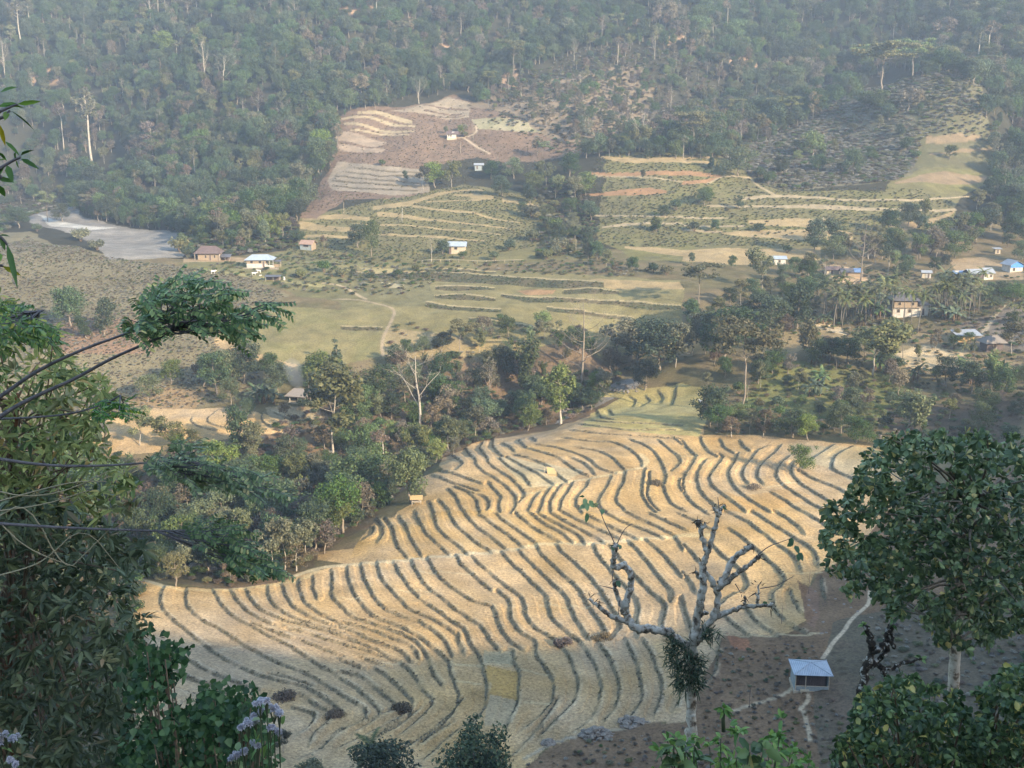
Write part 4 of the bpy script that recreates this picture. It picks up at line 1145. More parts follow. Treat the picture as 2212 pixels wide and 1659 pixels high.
stand('paddy', [('L', 1728, 1018, 62, .85, 0, 'small lone leafy tree standing in the golden paddy on the right'),
                ('O', 612, 1626, 46, 1.3, 0, 'small dark sapling in the shaded paddy behind the lilac flowers')])
stand('ravine', [('B', 905, 932, 178, 1.1, 0, 'big spreading leafless white tree in the middle of the ravine'),
 ('K', 1258, 832, 190, 1.0, 0, 'towering grey tiered tree above the top of the golden terraces'),
 ('Y', 1210, 918, 128, 1.0, 1, 'tall yellow green tree with pale trunk at the paddy corner'),
 ('M', 1132, 860, 150, .8, 1), ('O', 722, 986, 205, 1.1, 1, 'tall light olive tree with white trunk right of the smoking hut'), ('C', 720, 800, 72, 1, 1), ('L', 690, 850, 90), ('L', 668, 842, 62), ('C', 845, 800, 58, 1.1, 0), ('R', 818, 880, 92), ('R', 845, 905, 60, 1.1), ('B', 773, 892, 92, .9), ('B', 1057, 872, 90, .7, 1), ('T', 790, 996, 95, .8, 1), ('T', 829, 1024, 100), ('L', 889, 1087, 125, .8, 2, 'light green slender tree at the paddy edge beside the straw shelter'),
 ('R', 770, 1100, 125, 1.1, 2), ('C', 830, 1092, 62, 1.2), ('L', 740, 1150, 120, 1.0), ('R', 690, 1170, 100), ('O', 615, 1233, 118, .95, 1), ('Y', 380, 1268, 78, .95, 0, 'bright yellow green tree at the left end of the golden terraces'), ('O', 660, 1205, 95), ('D', 700, 1195, 80), ('D', 640, 1235, 65),
 ('R', 1027, 905, 48, 1.7), ('L', 957, 962, 52, 1.2), ('R', 1010, 948, 44, 1.2), ('D', 1060, 945, 45, 1.3), ('R', 1275, 886, 45, 1.2), ('L', 1140, 932, 60), ('R', 1165, 872, 62, 1.2), ('O', 1330, 795, 115, 1.2), ('R', 1392, 842, 70, 1.1), ('O', 1459, 793, 102), ('R', 1425, 800, 112, 1.25), ('R', 1375, 790, 100), ('L', 1290, 855, 55), ('U', 994, 772, 75, 1.0, 0), ('R', 955, 762, 42, 1.2), ('O', 1075, 800, 62), ('L', 1100, 815, 65), ('D', 1000, 860, 60), ('D', 870, 960, 50), ('O', 930, 870, 65), ('R', 890, 840, 55), ('D', 1110, 900, 50), ('R', 1085, 905, 45, 1.2), ('D', 1180, 920, 40), ('R', 1235, 880, 60), ('O', 980, 985, 40), ('L', 940, 1000, 52), ('R', 900, 1020, 48),
 ('L', 650, 1046, 72), ('D', 600, 1100, 70), ('O', 690, 1050, 80), ('R', 640, 1000, 60), ('C', 605, 1010, 75), ('L', 570, 1060, 80), ('R', 540, 1110, 85), ('L', 480, 1120, 90), ('O', 430, 1100, 100), ('L', 380, 1080, 95), ('R', 350, 1150, 90), ('O', 500, 1190, 95), ('D', 560, 1180, 70), ('R', 450, 1235, 80), ('L', 410, 1215, 60), ('D', 500, 1262, 50), ('D', 555, 1255, 60), ('D', 520, 1235, 75), ('R', 580, 1235, 60), ('L', 350, 1240, 70), ('C', 330, 1200, 95), ('R', 300, 1180, 90), ('O', 270, 1130, 110), ('L', 230, 1100, 110), ('M', 650, 1110, 90, .9), ('M', 590, 1060, 80, .8)])
stand('left_field', [('C', 525, 990, 118, .85, 0, 'tall narrow dark tree in front of the small golden field'), ('Y', 547, 1000, 88, .9, 0), ('L', 500, 877, 62, .8, 1), ('L', 490, 840, 85, .8), ('R', 470, 850, 92), ('R', 528, 830, 90), ('N', 570, 872, 52, 1.2), ('N', 552, 866, 42), ('N', 585, 866, 40), ('O', 302, 962, 85, 1.2, 1), ('O', 372, 975, 82, 1.2, 0), ('O', 420, 985, 60), ('R', 600, 850, 70), ('R', 580, 815, 55), ('D', 440, 835, 60), ('L', 535, 905, 45), ('D', 615, 905, 40), ('S', 655, 885, 25), ('S', 690, 880, 28)])
stand('left_hill', [('R', 153, 702, 86, .95, 0, 'largest of three dark trees on the dry hillside behind the left branch'), ('C', 225, 722, 82, 1.0, 0, 'slender dark tree, right one of three on the dry left hillside'), ('C', 187, 730, 52, 1.1, 0, 'smallest of three dark trees on the dry left hillside'), ('R', 40, 492, 45, 1.2), ('U', 103, 478, 62, .9, 1), ('L', 135, 480, 40), ('S', 175, 520, 28), ('S', 210, 540, 24), ('S', 80, 500, 18), ('S', 390, 545, 32), ('S', 405, 555, 26), ('L', 320, 870, 60), ('L', 370, 830, 55)])
stand('river_houses', [('L', 450, 510, 45, 1.1), ('O', 480, 520, 50), ('R', 500, 535, 40, 1.1), ('Y', 395, 545, 42, .9), ('O', 540, 525, 62), ('L', 580, 522, 60), ('Y', 575, 530, 55, .8, 1), ('O', 610, 520, 60), ('R', 640, 480, 50), ('R', 645, 525, 28, 1.3), ('D', 520, 540, 28), ('L', 620, 460, 60), ('O', 560, 490, 60), ('R', 600, 480, 55), ('L', 650, 450, 65), ('O', 660, 420, 70), ('R', 690, 380, 70), ('L', 700, 350, 65), ('R', 715, 310, 55), ('L', 500, 500, 60), ('R', 540, 480, 60), ('O', 460, 490, 45)])
stand('meadow_edge', [('R', 775, 535, 50, 1.1), ('L', 803, 556, 78, .6, 1), ('B', 932, 566, 56, .8, 2), ('R', 957, 550, 32, 1.2), ('D', 700, 530, 22), ('U', 1510, 664, 90, 1.0, 0), ('S', 1068, 562, 20), ('S', 1095, 710, 20), ('S', 1080, 692, 16), ('S', 700, 590, 25), ('S', 740, 600, 22), ('S', 650, 600, 20), ('S', 800, 610, 20), ('S', 860, 600, 18), ('S', 900, 585, 16), ('S', 1000, 560, 18), ('S', 1180, 560, 22), ('R', 1365, 585, 30, 1.1), ('R', 1495, 572, 26, .8), ('S', 1410, 590, 22), ('S', 1440, 595, 22), ('R', 1580, 580, 28), ('D', 1330, 590, 24), ('L', 940, 405, 55, 1.1), ('O', 975, 405, 60), ('O', 915, 410, 50), ('R', 1085, 425, 45, 1.2), ('R', 1060, 385, 38, 1.3), ('L', 1110, 385, 45), ('L', 1150, 420, 50), ('R', 1145, 440, 40), ('O', 1180, 400, 55), ('O', 1200, 430, 55), ('O', 1240, 440, 60), ('R', 1230, 380, 50), ('L', 1265, 420, 50), ('O', 1180, 480, 40), ('S', 1150, 470, 30), ('R', 1130, 465, 28), ('S', 1200, 500, 30), ('O', 1240, 500, 42), ('S', 1270, 520, 30), ('R', 1240, 520, 30), ('S', 1150, 520, 26), ('S', 1100, 540, 24), ('S', 1210, 540, 28), ('R', 1290, 560, 40), ('O', 1310, 580, 42), ('D', 1160, 340, 40), ('S', 1000, 285, 16), ('L', 964, 291, 16, .8), ('L', 996, 290, 18), ('S', 1003, 298, 12), ('B', 1075, 357, 24, .5), ('U', 1172, 345, 35, .9, 1), ('C', 878, 388, 22, 1.0), ('S', 825, 360, 14)])
stand('upper_terraces', [('R', 1758, 549, 78, .7, 0, 'slim dark tree on the ochre strip of the right hand terraces'), ('C', 1813, 532, 62, 1.5, 0), ('K', 1859, 606, 128, .9, 0, 'giant flat crowned tree with thick pale trunk above the palm grove'), ('C', 1418, 500, 42, 1.0, 1), ('L', 1420, 500, 30), ('L', 1435, 470, 26), ('R', 1520, 445, 36), ('L', 1530, 440, 36), ('L', 1595, 452, 30, .7), ('S', 1500, 500, 22), ('R', 1545, 500, 26), ('O', 1390, 390, 24), ('S', 1460, 455, 24), ('L', 1593, 383, 62, 1.2, 0), ('C', 1537, 368, 40, .6, 1), ('C', 1540, 495, 20), ('R', 1975, 470, 30), ('R', 1990, 500, 35), ('R', 1955, 330, 32), ('L', 2051, 343, 30), ('S', 1980, 345, 18), ('S', 1640, 500, 20), ('S', 1700, 545, 18)])
stand('mound', [('L', 1755, 335, 58, 1.0, 2, 'bright lime green tree on the scrub covered mound'), ('R', 1843, 377, 58, 1.0), ('R', 1765, 368, 38, 1.2), ('R', 1690, 372, 36, 1.2), ('L', 1900, 248, 48), ('R', 1870, 240, 40, 1.2), ('R', 1920, 265, 34, 1.3), ('U', 1905, 203, 100, 1.5, 0, 'large flat topped tree on the crest of the scrubby mound'), ('U', 1970, 165, 82, 1.2, 1), ('D', 1960, 250, 52, 1.0, 2), ('D', 1985, 245, 40, .8, 2), ('L', 1725, 330, 36), ('R', 1660, 400, 28), ('S', 1640, 385, 24), ('L', 1880, 345, 30), ('R', 1945, 300, 28), ('B', 1600, 315, 58, .6), ('D', 1630, 270, 24, 1.5, 2), ('U', 1496, 335, 86, 1.0, 0), ('U', 1705, 268, 60, 1.0, 0), ('O', 1610, 355, 45)])
VIL = [('O', 1646, 624, 92, .9, 0), ('B', 1780, 612, 62, .6, 2), ('T', 1917, 606, 62, .9, 0), ('O', 1745, 784, 98, .75, 2, 'tall rounded olive tree beside the pale cleared strip'), ('C', 1720, 714, 102, 1.0, 0), ('O', 1885, 815, 135, 1.35, 0, 'broad grey green tree below the white village house'), ('U', 1603, 892, 192, .95, 0, 'tall thin trunked tree with layered crown above the paddy'), ('R', 1532, 922, 92, 1.0), ('R', 1548, 932, 60), ('L', 1591, 918, 52, 1.2), ('L', 1712, 946, 62, 1.35, 0), ('L', 1745, 952, 58, 1.0), ('L', 1850, 956, 58, 1.2), ('L', 1815, 938, 72, .9), ('R', 1840, 900, 62), ('R', 1570, 788, 122, 1.1), ('R', 1535, 775, 100), ('R', 1660, 722, 78, 1.3), ('R', 1630, 705, 70, 1.2), ('O', 1495, 768, 95, .9), ('C', 1500, 730, 60), ('R', 2043, 838, 68, 1.0), ('M', 1985, 935, 100, 1.1, 0), ('L', 1960, 930, 80), ('M', 2141, 842, 92, .9, 0), ('O', 2185, 768, 72, 1.1), ('L', 2190, 700, 30), ('L', 1668, 806, 48, 1.2), ('O', 1642, 840, 60, .6), ('U', 1806, 798, 48, .9, 1), ('L', 1680, 790, 40), ('R', 1760, 790, 60), ('R', 1790, 780, 50, 1.2), ('R', 1830, 790, 60, 1.1), ('L', 1870, 770, 60), ('R', 1910, 800, 45), ('L', 2010, 965, 40, 1.3), ('R', 2090, 950, 42, 1.4), ('R', 2180, 960, 42, 1.4), ('R', 2130, 900, 60), ('R', 2100, 850, 70), ('R', 2160, 860, 70), ('D', 1940, 855, 60), ('D', 1920, 830, 60, .8), ('D', 1870, 880, 45), ('B', 1614, 872, 55, .4, 2), ('O', 1620, 940, 55, .8), ('D', 1648, 945, 62, .7), ('D', 1580, 945, 45), ('R', 1640, 930, 50), ('R', 1800, 935, 40), ('R', 1770, 900, 35), ('L', 1730, 880, 28), ('S', 1700, 830, 20), ('S', 1760, 860, 20), ('S', 1800, 870, 20), ('S', 1680, 880, 22), ('S', 1640, 880, 18), ('L', 1500, 690, 40), ('C', 1497, 700, 62, 1.1), ('O', 1550, 690, 50), ('O', 1600, 660, 55), ('R', 1620, 640, 40), ('L', 1690, 610, 40), ('R', 1720, 600, 45), ('O', 1745, 600, 55), ('R', 1765, 640, 50), ('R', 1740, 650, 55), ('L', 1700, 650, 42), ('L', 1690, 690, 50), ('L', 1800, 560, 52), ('O', 1830, 555, 50), ('O', 1890, 570, 62), ('R', 1905, 560, 55), ('D', 1875, 560, 50), ('O', 1940, 550, 60), ('R', 1960, 590, 40, 1.2), ('L', 1985, 560, 55), ('D', 2010, 550, 60), ('L', 2030, 530, 55), ('O', 2060, 520, 62), ('L', 2090, 520, 60), ('R', 2120, 510, 60), ('O', 2140, 500, 62), ('R', 2180, 520, 62), ('L', 2200, 480, 60), ('R', 2020, 590, 35), ('R', 2040, 580, 30), ('L', 1950, 610, 42), ('L', 2130, 650, 32, 1.4), ('L', 2160, 640, 34, 1.4), ('L', 2190, 650, 40, 1.4), ('R', 2150, 670, 28, 1.3), ('R', 2070, 665, 26), ('R', 1930, 705, 20, 1.3), ('S', 1960, 695, 12), ('R', 2012, 680, 20), ('R', 2055, 680, 22), ('L', 2060, 755, 34), ('Y', 2065, 735, 26), ('L', 2090, 745, 28), ('D', 2020, 755, 45, .7), ('S', 2100, 760, 18), ('S', 1750, 690, 20), ('O', 1980, 780, 38, .7)]
stand('village', VIL)
stand('village', [('N', 1778, 700, 30, 1.3), ('N', 1880, 690, 50, 1.4), ('N', 1900, 680, 42, 1.3), ('N', 1862, 705, 36, 1.2), ('N', 1892, 798, 42, 1.2), ('N', 1772, 828, 40, 1.2), ('N', 1982, 822, 44), ('N', 2042, 690, 42, 1.3), ('N', 2065, 685, 36, 1.2), ('N', 1768, 770, 36), ('N', 1795, 775, 32), ('N', 2075, 800, 36), ('N', 1920, 792, 36)])
rp = np.random.default_rng(4)
pal = []
for i in range(24):
    pal.append(('P', 1780 + 150 * ((i * .618) % 1) + rp.normal() * 3, 668 + 42 * rp.random(), 62 + 22 * rp.random(), 1.25))
for i in range(26):
    pal.append(('P', 2020 + 95 * ((i * .618) % 1) + rp.normal() * 3, 655 + 36 * rp.random(), 55 + 22 * rp.random(), 1.25))
pal += [('P', 1951, 700, 78), ('P', 1967, 715, 92), ('P', 1982, 718, 90), ('P', 1835, 722, 30, 1.3), ('P', 1950, 775, 48), ('P', 1985, 780, 28, 1.2), ('P', 2142, 690, 40, 1.2), ('P', 2178, 695, 42, 1.2), ('P', 2198, 705, 48, 1.2), ('P', 2085, 790, 48), ('P', 2105, 785, 46), ('P', 1845, 690, 70)]
stand('palms', pal)
# far hillside: the trees that stand out of the wood
stand('forest', [('T', 200, 368, 165, .9, 0, 'tallest pale trunked tree above the gravel river bed'), ('T', 139, 333, 105, .6), ('T', 45, 97, 92, .8), ('T', 65, 73, 72, .8), ('B', 12, 167, 88, .7), ('B', 295, 117, 48, .8), ('B', 443, 190, 95, .8), ('B', 485, 203, 70, 1.2), ('B', 325, 52, 62, .8), ('T', 343, 40, 60, .7), ('T', 358, 37, 55, .6), ('T', 598, 170, 55, .8), ('T', 672, 172, 62, .7), ('T', 605, 82, 52, .7), ('B', 615, 278, 56, .8), ('T', 422, 386, 62, .8), ('T', 233, 428, 42, .8), ('D', 320, 372, 62, 1.1), ('T', 642, 452, 62, .8), ('T', 577, 521, 62, .7), ('B', 72, 202, 48, .7), ('T', 815, 55, 74, .6), ('B', 840, 60, 50), ('B', 994, 143, 52, .7), ('T', 1099, 198, 44, .6), ('U', 1109, 162, 70, .8, 0), ('T', 1184, 82, 42, .7), ('B', 1240, 144, 52, .6), ('B', 1254, 188, 28, .8), ('B', 1300, 84, 48, .6), ('T', 1334, 145, 60, .8), ('B', 1460, 154, 30, .8), ('T', 1414, 134, 62, .6), ('B', 1389, 328, 88, 1.2, 2), ('B', 1272, 296, 42, .9), ('B', 1449, 248, 62, .7), ('B', 1354, 275, 42, .9), ('T', 1571, 72, 74, .6), ('T', 2113, 138, 84, .8), ('T', 2133, 131, 92, .8), ('B', 2155, 198, 68, .9), ('B', 2071, 164, 62, .7), ('B', 1720, 214, 38, .6), ('B', 2115, 291, 46, .5), ('T', 2016, 22, 66, .6), ('T', 241, 30, 50, .6), ('T', 500, 10, 50, .6), ('B', 640, 60, 55, .9), ('D', 330, 330, 60, 1.2), ('D', 380, 400, 50, 1.2), ('D', 620, 330, 60, 1.1), ('B', 700, 300, 50, .8), ('L', 200, 150, 50), ('L', 360, 120, 55), ('D', 950, 60, 55), ('L', 1040, 75, 40, 1.1), ('B', 880, 130, 50, .8), ('B', 905, 215, 55), ('D', 780, 220, 50), ('L', 2180, 180, 55), ('D', 2040, 90, 55, 1.3, 2), ('U', 2090, 60, 60), ('L', 1590, 250, 45, 1.2), ('L', 1750, 130, 50), ('D', 1600, 200, 50), ('U', 1860, 150, 55, 1.1, 1), ('R', 2150, 380, 55), ('L', 2190, 420, 55), ('R', 2140, 430, 50), ('O', 2110, 460, 50), ('R', 2200, 350, 60), ('R', 210, 420, 60, 1.2), ('R', 180, 400, 60, 1.2)])


def fill(zone_, poly, n, kinds, hrange, dmin, seed):
    R = np.random.default_rng(seed)
    P = wpoly(poly); pts = []
    t = 0
    while len(pts) < n and t < n * 60:
        t += 1
        x = R.uniform(P[:, 0].min(), P[:, 0].max()); y = R.uniform(P[:, 1].min(), P[:, 1].max())
        if not inside(np.array([x]), np.array([y]), P)[0]: continue
        if any((x - a) ** 2 + (y - b) ** 2 < dmin ** 2 for a, b in pts): continue
        pts.append((x, y))
        k = kinds[int(R.integers(len(kinds)))]
        z = HZ(x, y)[0]
        d = y * CP - z * SP
        plant(k, (x, y, z), R.uniform(*hrange) * (.5 if k in 'SG' else 1), R, zone_, CU + FPX * x / d, CV - FPX * (y * SP + z * CP) / d)


fill('ravine', [(480,1030),(700,960),(760,900),(850,830),(1000,820),(1340,850),(1290,885),(1100,925),(940,985),(860,1060),(790,1125),(690,1195),(600,1245),(480,1262),(340,1250),(300,1080)], 105, 'RRLOODSLMLOC', (4.5, 10), 3.8, 8)
fill('village', [(1500,720),(1640,640),(1750,600),(1780,660),(1740,730),(1640,760),(1640,870),(1560,900),(1520,860)], 22, 'RRLODS', (4, 7), 5, 9)
fill('village', [(1640,800),(1900,770),(2212,800),(2212,940),(1900,940),(1560,935)], 40, 'RLSSSLODN', (2.5, 6), 5, 10)
fill('village', [(1880,480),(2260,470),(2260,560),(1990,580),(1900,590)], 26, 'RLOODLT', (5, 10), 5, 12)
fill('meadow_edge', [(1110,400),(1260,380),(1290,520),(1290,570),(1150,560),(1180,470)], 26, 'OORLSS', (4, 8), 5.5, 13)
fill('mound', [(1560,350),(1650,330),(1900,200),(2060,190),(2110,260),(1960,290),(1960,370),(1700,405)], 16, 'RLSO', (3.5, 6.5), 8, 14)

fill('ravine', [(860,760),(1000,730),(1350,740),(1350,820),(1000,850),(860,830)], 34, 'RLOODDSRLM', (3.5, 8), 4.5, 15)
fill('forest', [(-40,395),(110,405),(170,425),(100,440),(30,445),(-40,470)], 16, 'RLOD', (5, 9), 6, 16)
fill('river_houses', [(380,470),(560,490),(640,450),(650,520),(560,545),(400,540)], 26, 'RLOODS', (4, 8), 5, 17)
fill('ravine', [(-500,900),(200,960),(290,1040),(290,1240),(-500,1300)], 40, 'RLOODSM', (4, 9), 5, 19)
fill('ravine', [(330,980),(480,960),(500,1100),(330,1130),(230,1050)], 8, 'OOLD', (3, 5), 5, 18)

# ---- wide masses nobody could count
def gn_scatter(name, pts, kind_idx, scale, rotz, coll, kind='stuff', tilt=None):
    me = bpy.data.meshes.new(name)
    n = len(pts)
    me.vertices.add(n); me.vertices.foreach_set('co', np.asarray(pts, np.float32).ravel())
    a = me.attributes.new('pick', 'INT', 'POINT'); a.data.foreach_set('value', np.asarray(kind_idx, np.int32))
    a = me.attributes.new('size', 'FLOAT_VECTOR', 'POINT'); a.data.foreach_set('vector', np.asarray(scale, np.float32).ravel())
    rot = np.zeros((n, 3), np.float32); rot[:, 2] = rotz
    if tilt is not None: rot[:, :2] = tilt
    a = me.attributes.new('turn', 'FLOAT_VECTOR', 'POINT'); a.data.foreach_set('vector', rot.ravel())
    o = bpy.data.objects.new(name, me); C.objects.link(o)
    ng = bpy.data.node_groups.new(name, 'GeometryNodeTree')
    ng.interface.new_socket('Geometry', in_out='INPUT', socket_type='NodeSocketGeometry')
    ng.interface.new_socket('Geometry', in_out='OUTPUT', socket_type='NodeSocketGeometry')
    gi = ng.nodes.new('NodeGroupInput'); go_ = ng.nodes.new('NodeGroupOutput')
    ip = ng.nodes.new('GeometryNodeInstanceOnPoints'); ci = ng.nodes.new('GeometryNodeCollectionInfo')
    ci.inputs['Collection'].default_value = coll
    ci.inputs['Separate Children'].default_value = True
    ci.inputs['Reset Children'].default_value = True

    def na(nm, t):
        q = ng.nodes.new('GeometryNodeInputNamedAttribute'); q.data_type = t; q.inputs['Name'].default_value = nm
        return q.outputs['Attribute']
    ip.inputs['Pick Instance'].default_value = True
    L = ng.links.new
    L(gi.outputs[0], ip.inputs['Points']); L(ci.outputs[0], ip.inputs['Instance'])
    L(na('pick', 'INT'), ip.inputs['Instance Index'])
    er = ng.nodes.new('FunctionNodeEulerToRotation')
    L(na('turn', 'FLOAT_VECTOR'), er.inputs[0]); L(er.outputs[0], ip.inputs['Rotation'])
    L(na('size', 'FLOAT_VECTOR'), ip.inputs['Scale']); L(ip.outputs[0], go_.inputs[0])
    md = o.modifiers.new('scatter', 'NODES'); md.node_group = ng
    return tag(o, kind=kind)


def kinds_coll(name, protos):
    par = bpy.data.collections.new(name)
    for i, pr in enumerate(protos):
        ch = bpy.data.collections.new('%s_%02d' % (name, i)); par.children.link(ch)
        for nm, md in pr.parts:
            ch.objects.link(bpy.data.objects.new(nm, md))
    return par


def uvof(x, y, z):
    d = y * CP - z * SP
    return CU + FPX * x / d, CV - FPX * (y * SP + z * CP) / d


def cut_out(x, y, polys):
    m = np.zeros(len(x), bool)
    for P in polys: m |= inside(x, y, P)
    return m


def jitter_grid(x0, x1, y0, y1, s, R):
    xx, yy = np.meshgrid(np.arange(x0, x1, s), np.arange(y0, y1, s))
    x = xx.ravel() + R.uniform(-.48, .48, xx.size) * s; y = yy.ravel() + R.uniform(-.48, .48, xx.size) * s
    return x, y


RF = np.random.default_rng(21)
fx, fy = jitter_grid(-470, 470, 395, 900, 4.3, RF)
fz = HZ(fx, fy)
fu, fv = uvof(fx, fy, fz)
# open land inside the wood's outline is kept free
WOOD = np.array([(-900,-400),(3200,-400),(3200,520),(2190,480),(2150,430),(2138,330),(2125,200),(2040,165),(1930,160),(1800,235),(1640,318),(1560,345),(1250,342),(1215,300),(1120,255),(1035,232),(1000,196),(870,222),(728,256),(735,330),(690,385),(655,440),(640,470),(560,505),(470,520),(395,503),(330,498),(250,488),(186,472),(152,447),(100,440),(30,440),(-900,430)], float)
ok = inside(fu, fv, WOOD)
slope_dry = np.array([(1040,250),(1080,190),(1250,110),(1480,110),(1560,200),(1480,260),(1350,330),(1250,342)], float)
dry = inside(fu, fv, slope_dry)
nz = fbm(fx, fy, 45.0, 3); n2 = fbm(fx + 300, fy, 22.0, 3)
bald = (fbm(fx - 200, fy + 90, 30.0, 3) > .66) & (RF.random(len(fx)) < .6)
ok &= ~bald
ok &= RF.random(len(fx)) > np.where(dry, .2, .06)
FK = [PR['R'][0], PR['R'][1], PR['R'][2], PR['L'][0], PR['L'][1], PR['O'][0], PR['O'][1], PR['D'][0], PR['D'][1], PR['D'][2], PR['C'][0], PR['M'][1], PR['U'][0], PR['T'][0], PR['B'][1], PR['S'][0], PR['S'][1], PR['G'][1]]
hh0 = np.array([q.h for q in FK])
n = len(fx)
green_p = np.array([.18,.15,.15,.11,.08,.05,.04,.02,.02,.005,.07,.06,.01,.025,.015,.02,.01,.01])
mix_p = np.array([.08,.07,.07,.09,.07,.13,.12,.09,.07,.015,.04,.03,.03,.05,.05,.01,.005,.01])
dry_p = np.array([.04,.03,.02,.05,.06,.12,.11,.14,.12,.02,.01,.01,.03,.03,.03,.05,.06,.07])
pk = np.where(dry[:, None], dry_p[None], np.where((nz > .5)[:, None], green_p[None], mix_p[None]))
cum = np.cumsum(pk / pk.sum(1, keepdims=True), 1)
kidx = (RF.random(n)[:, None] > cum).sum(1).clip(0, len(FK) - 1)
hh = (4.6 + 9.5 * RF.random(n) ** 1.7 + 5 * (n2 - .5)) * np.where(dry, .6, 1.0)
hh = np.where(hh0[kidx] < 4, hh * .4, hh)
sc = hh / hh0[kidx]
S3 = np.stack([sc * RF.uniform(.70, 1.05, n), sc * RF.uniform(.70, 1.05, n), sc], -1)
gn_scatter('forest', np.stack([fx, fy, fz], -1)[ok], kidx[ok], S3[ok], RF.random(ok.sum()) * 6.28, kinds_coll('forest_kinds', FK))

# scrub: grey green weeds on hill, mound, belts, and brown brush in the ravine
SK = [PR['G'][0], PR['G'][1], PR['S'][0], PR['S'][1], PR['S'][2]]
sx, sy = [], []; sk, ss = [], []


def colat(x, y):
    r = np.clip(np.searchsorted(ys, y), 0, NR - 1)
    c = np.clip(np.rint((x / W[r] + 0.60) / 1.20 * (len(si) - 1)).astype(int), 0, len(si) - 1) + len(ko)
    return COLG[r, c]


COLG = col.reshape(NR, NC, 3)


def scrub(poly, spacing, probs, size, seed, keep=1.0, below=None):
    R = np.random.default_rng(seed)
    P = wpoly(poly)
    x, y = jitter_grid(P[:, 0].min(), P[:, 0].max(), P[:, 1].min(), P[:, 1].max(), spacing, R)
    m = inside(x, y, P) & (R.random(len(x)) < keep * (.35 + 1.3 * fbm(x, y, 12.0, 2)))
    x, y = x[m], y[m]
    if below:
        m = colat(x, y)[:, 0] < below; x, y = x[m], y[m]
    sx.extend(x); sy.extend(y)
    sk.extend(R.choice(5, len(x), p=probs)); ss.extend(size * (.55 + .8 * R.random(len(x))))


scrub([(-40,535),(60,510),(200,548),(380,575),(540,600),(620,640),(470,680),(480,760),(560,790),(560,850),(400,880),(200,890),(-40,900)], 1.15, [.56,.28,.06,.10,0], .28, 31, .95)
scrub(px('C', [(250,1000),(480,900),(600,800),(900,690),(1180,560),(1450,500),(1750,520),(1930,760),(1560,900),(1500,1080),(1400,1170),(700,1230),(480,1180)]), 1.8, [.66,.12,.10,.12,.0], .85, 32, 1.25)
scrub(px('C', [(1380,480),(1750,470),(1960,740),(2000,960),(1560,900),(1500,700)]), 2.0, [.45,.1,.2,.2,.05], .7, 56, 1.0, .2)
scrub([(1040,250),(1080,190),(1250,110),(1480,110),(1560,200),(1480,270),(1350,335),(1250,342)], 3.4, [.3,.3,.2,.15,.05], .8, 33)
scrub([(400,585),(640,545),(700,550),(1000,565),(1330,560),(1420,590),(1330,600),(1000,590),(860,640),(640,635),(540,600)], 2.6, [.2,.1,.35,.3,.05], .5, 34, .8)
scrub([(330,1250),(330,1000),(520,950),(700,880),(900,810),(1350,815),(1330,850),(1250,900),(1100,938),(950,990),(850,1070),(800,1120),(680,1205),(600,1255),(480,1268)], 2.0, [.05,.42,.2,.22,.11], .66, 35)
scrub([(1640,800),(1900,770),(2212,790),(2212,950),(1900,950),(1540,938),(1560,880)], 2.3, [.08,.2,.35,.25,.12], .45, 36, .8)
scrub([(1180,400),(1280,390),(1300,560),(1150,555)], 2.6, [.2,.1,.3,.3,.1], .75, 37)
scrub([(730,270),(850,235),(1000,205),(1060,250),(1240,310),(1240,340),(1060,350),(900,345),(750,400),(650,460),(690,390),(730,330)], 4.0, [.05,.55,.1,.3,0], .3, 38, .45)
scrub([(1290,375),(1500,400),(1990,410),(1950,440),(2030,460),(1940,500),(1500,520),(1300,530)], 3.2, [.1,.1,.4,.35,.05], .34, 39, .5)
scrub([(1900,1640),(1850,1500),(1900,1300),(2100,1290),(2260,1280),(2260,1640)], 1.25, [.42,.33,.08,.15,.02], .26, 40, .95)
scrub([(1130,1655),(1280,1600),(1500,1570),(1560,1400),(1750,1390),(1850,1600),(1800,1655)], 1.05, [.3,.50,.06,.14,0], .19, 41, .95)
scrub([(1600,640),(1760,560),(1880,580),(2212,600),(2212,780),(2100,800),(1950,740),(1780,740),(1640,740)], 2.4, [.1,.2,.35,.25,.1], .5, 42, .7)
scrub([(700,490),(1000,440),(1180,440),(1180,530),(900,545),(680,540)], 3.0, [.1,.1,.4,.35,.05], .26, 43, .4)
scrub([(860,690),(1000,740),(1330,740),(1480,700),(1500,770),(1340,800),(900,800),(830,780)], 2.6, [.1,.3,.25,.3,.05], .5, 44, .45)
scrub([(1290,345),(1560,345),(1640,400),(2000,410),(2060,440),(2050,480),(1900,530),(1500,535),(1290,530),(1270,400)], 1.7, [.06,.08,.42,.40,.04], .30, 50, .9, .17)
scrub([(640,490),(780,440),(1000,395),(1180,440),(1250,520),(1000,560),(700,560),(620,545)], 1.6, [.06,.08,.42,.40,.04], .26, 51, .9, .17)
scrub([(620,580),(740,570),(1480,590),(1480,720),(1300,760),(900,760),(560,700)], 1.15, [.12,.18,.36,.30,.04], .19, 52, 1.0, .115)
scrub([(640,470),(730,270),(1000,205),(1250,310),(1230,345),(900,400)], 2.0, [.05,.65,.05,.25,0], .24, 53, .8, .19)
scrub([(-60,400),(100,430),(160,440),(60,470),(-60,530)], 2.6, [.2,.2,.3,.2,.1], .9, 54)
scrub([(380,490),(640,470),(650,530),(560,545),(400,560)], 2.2, [.15,.15,.35,.25,.1], .8, 55)
scrub([(-600,860),(100,930),(300,1000),(300,1330),(270,1659),(-600,1659)], 2.4, [.05,.30,.25,.28,.12], .8, 57)
scrub([(-600,480),(-40,520),(-40,900),(-600,820)], 1.9, [.5,.3,.08,.1,.02], .42, 58)
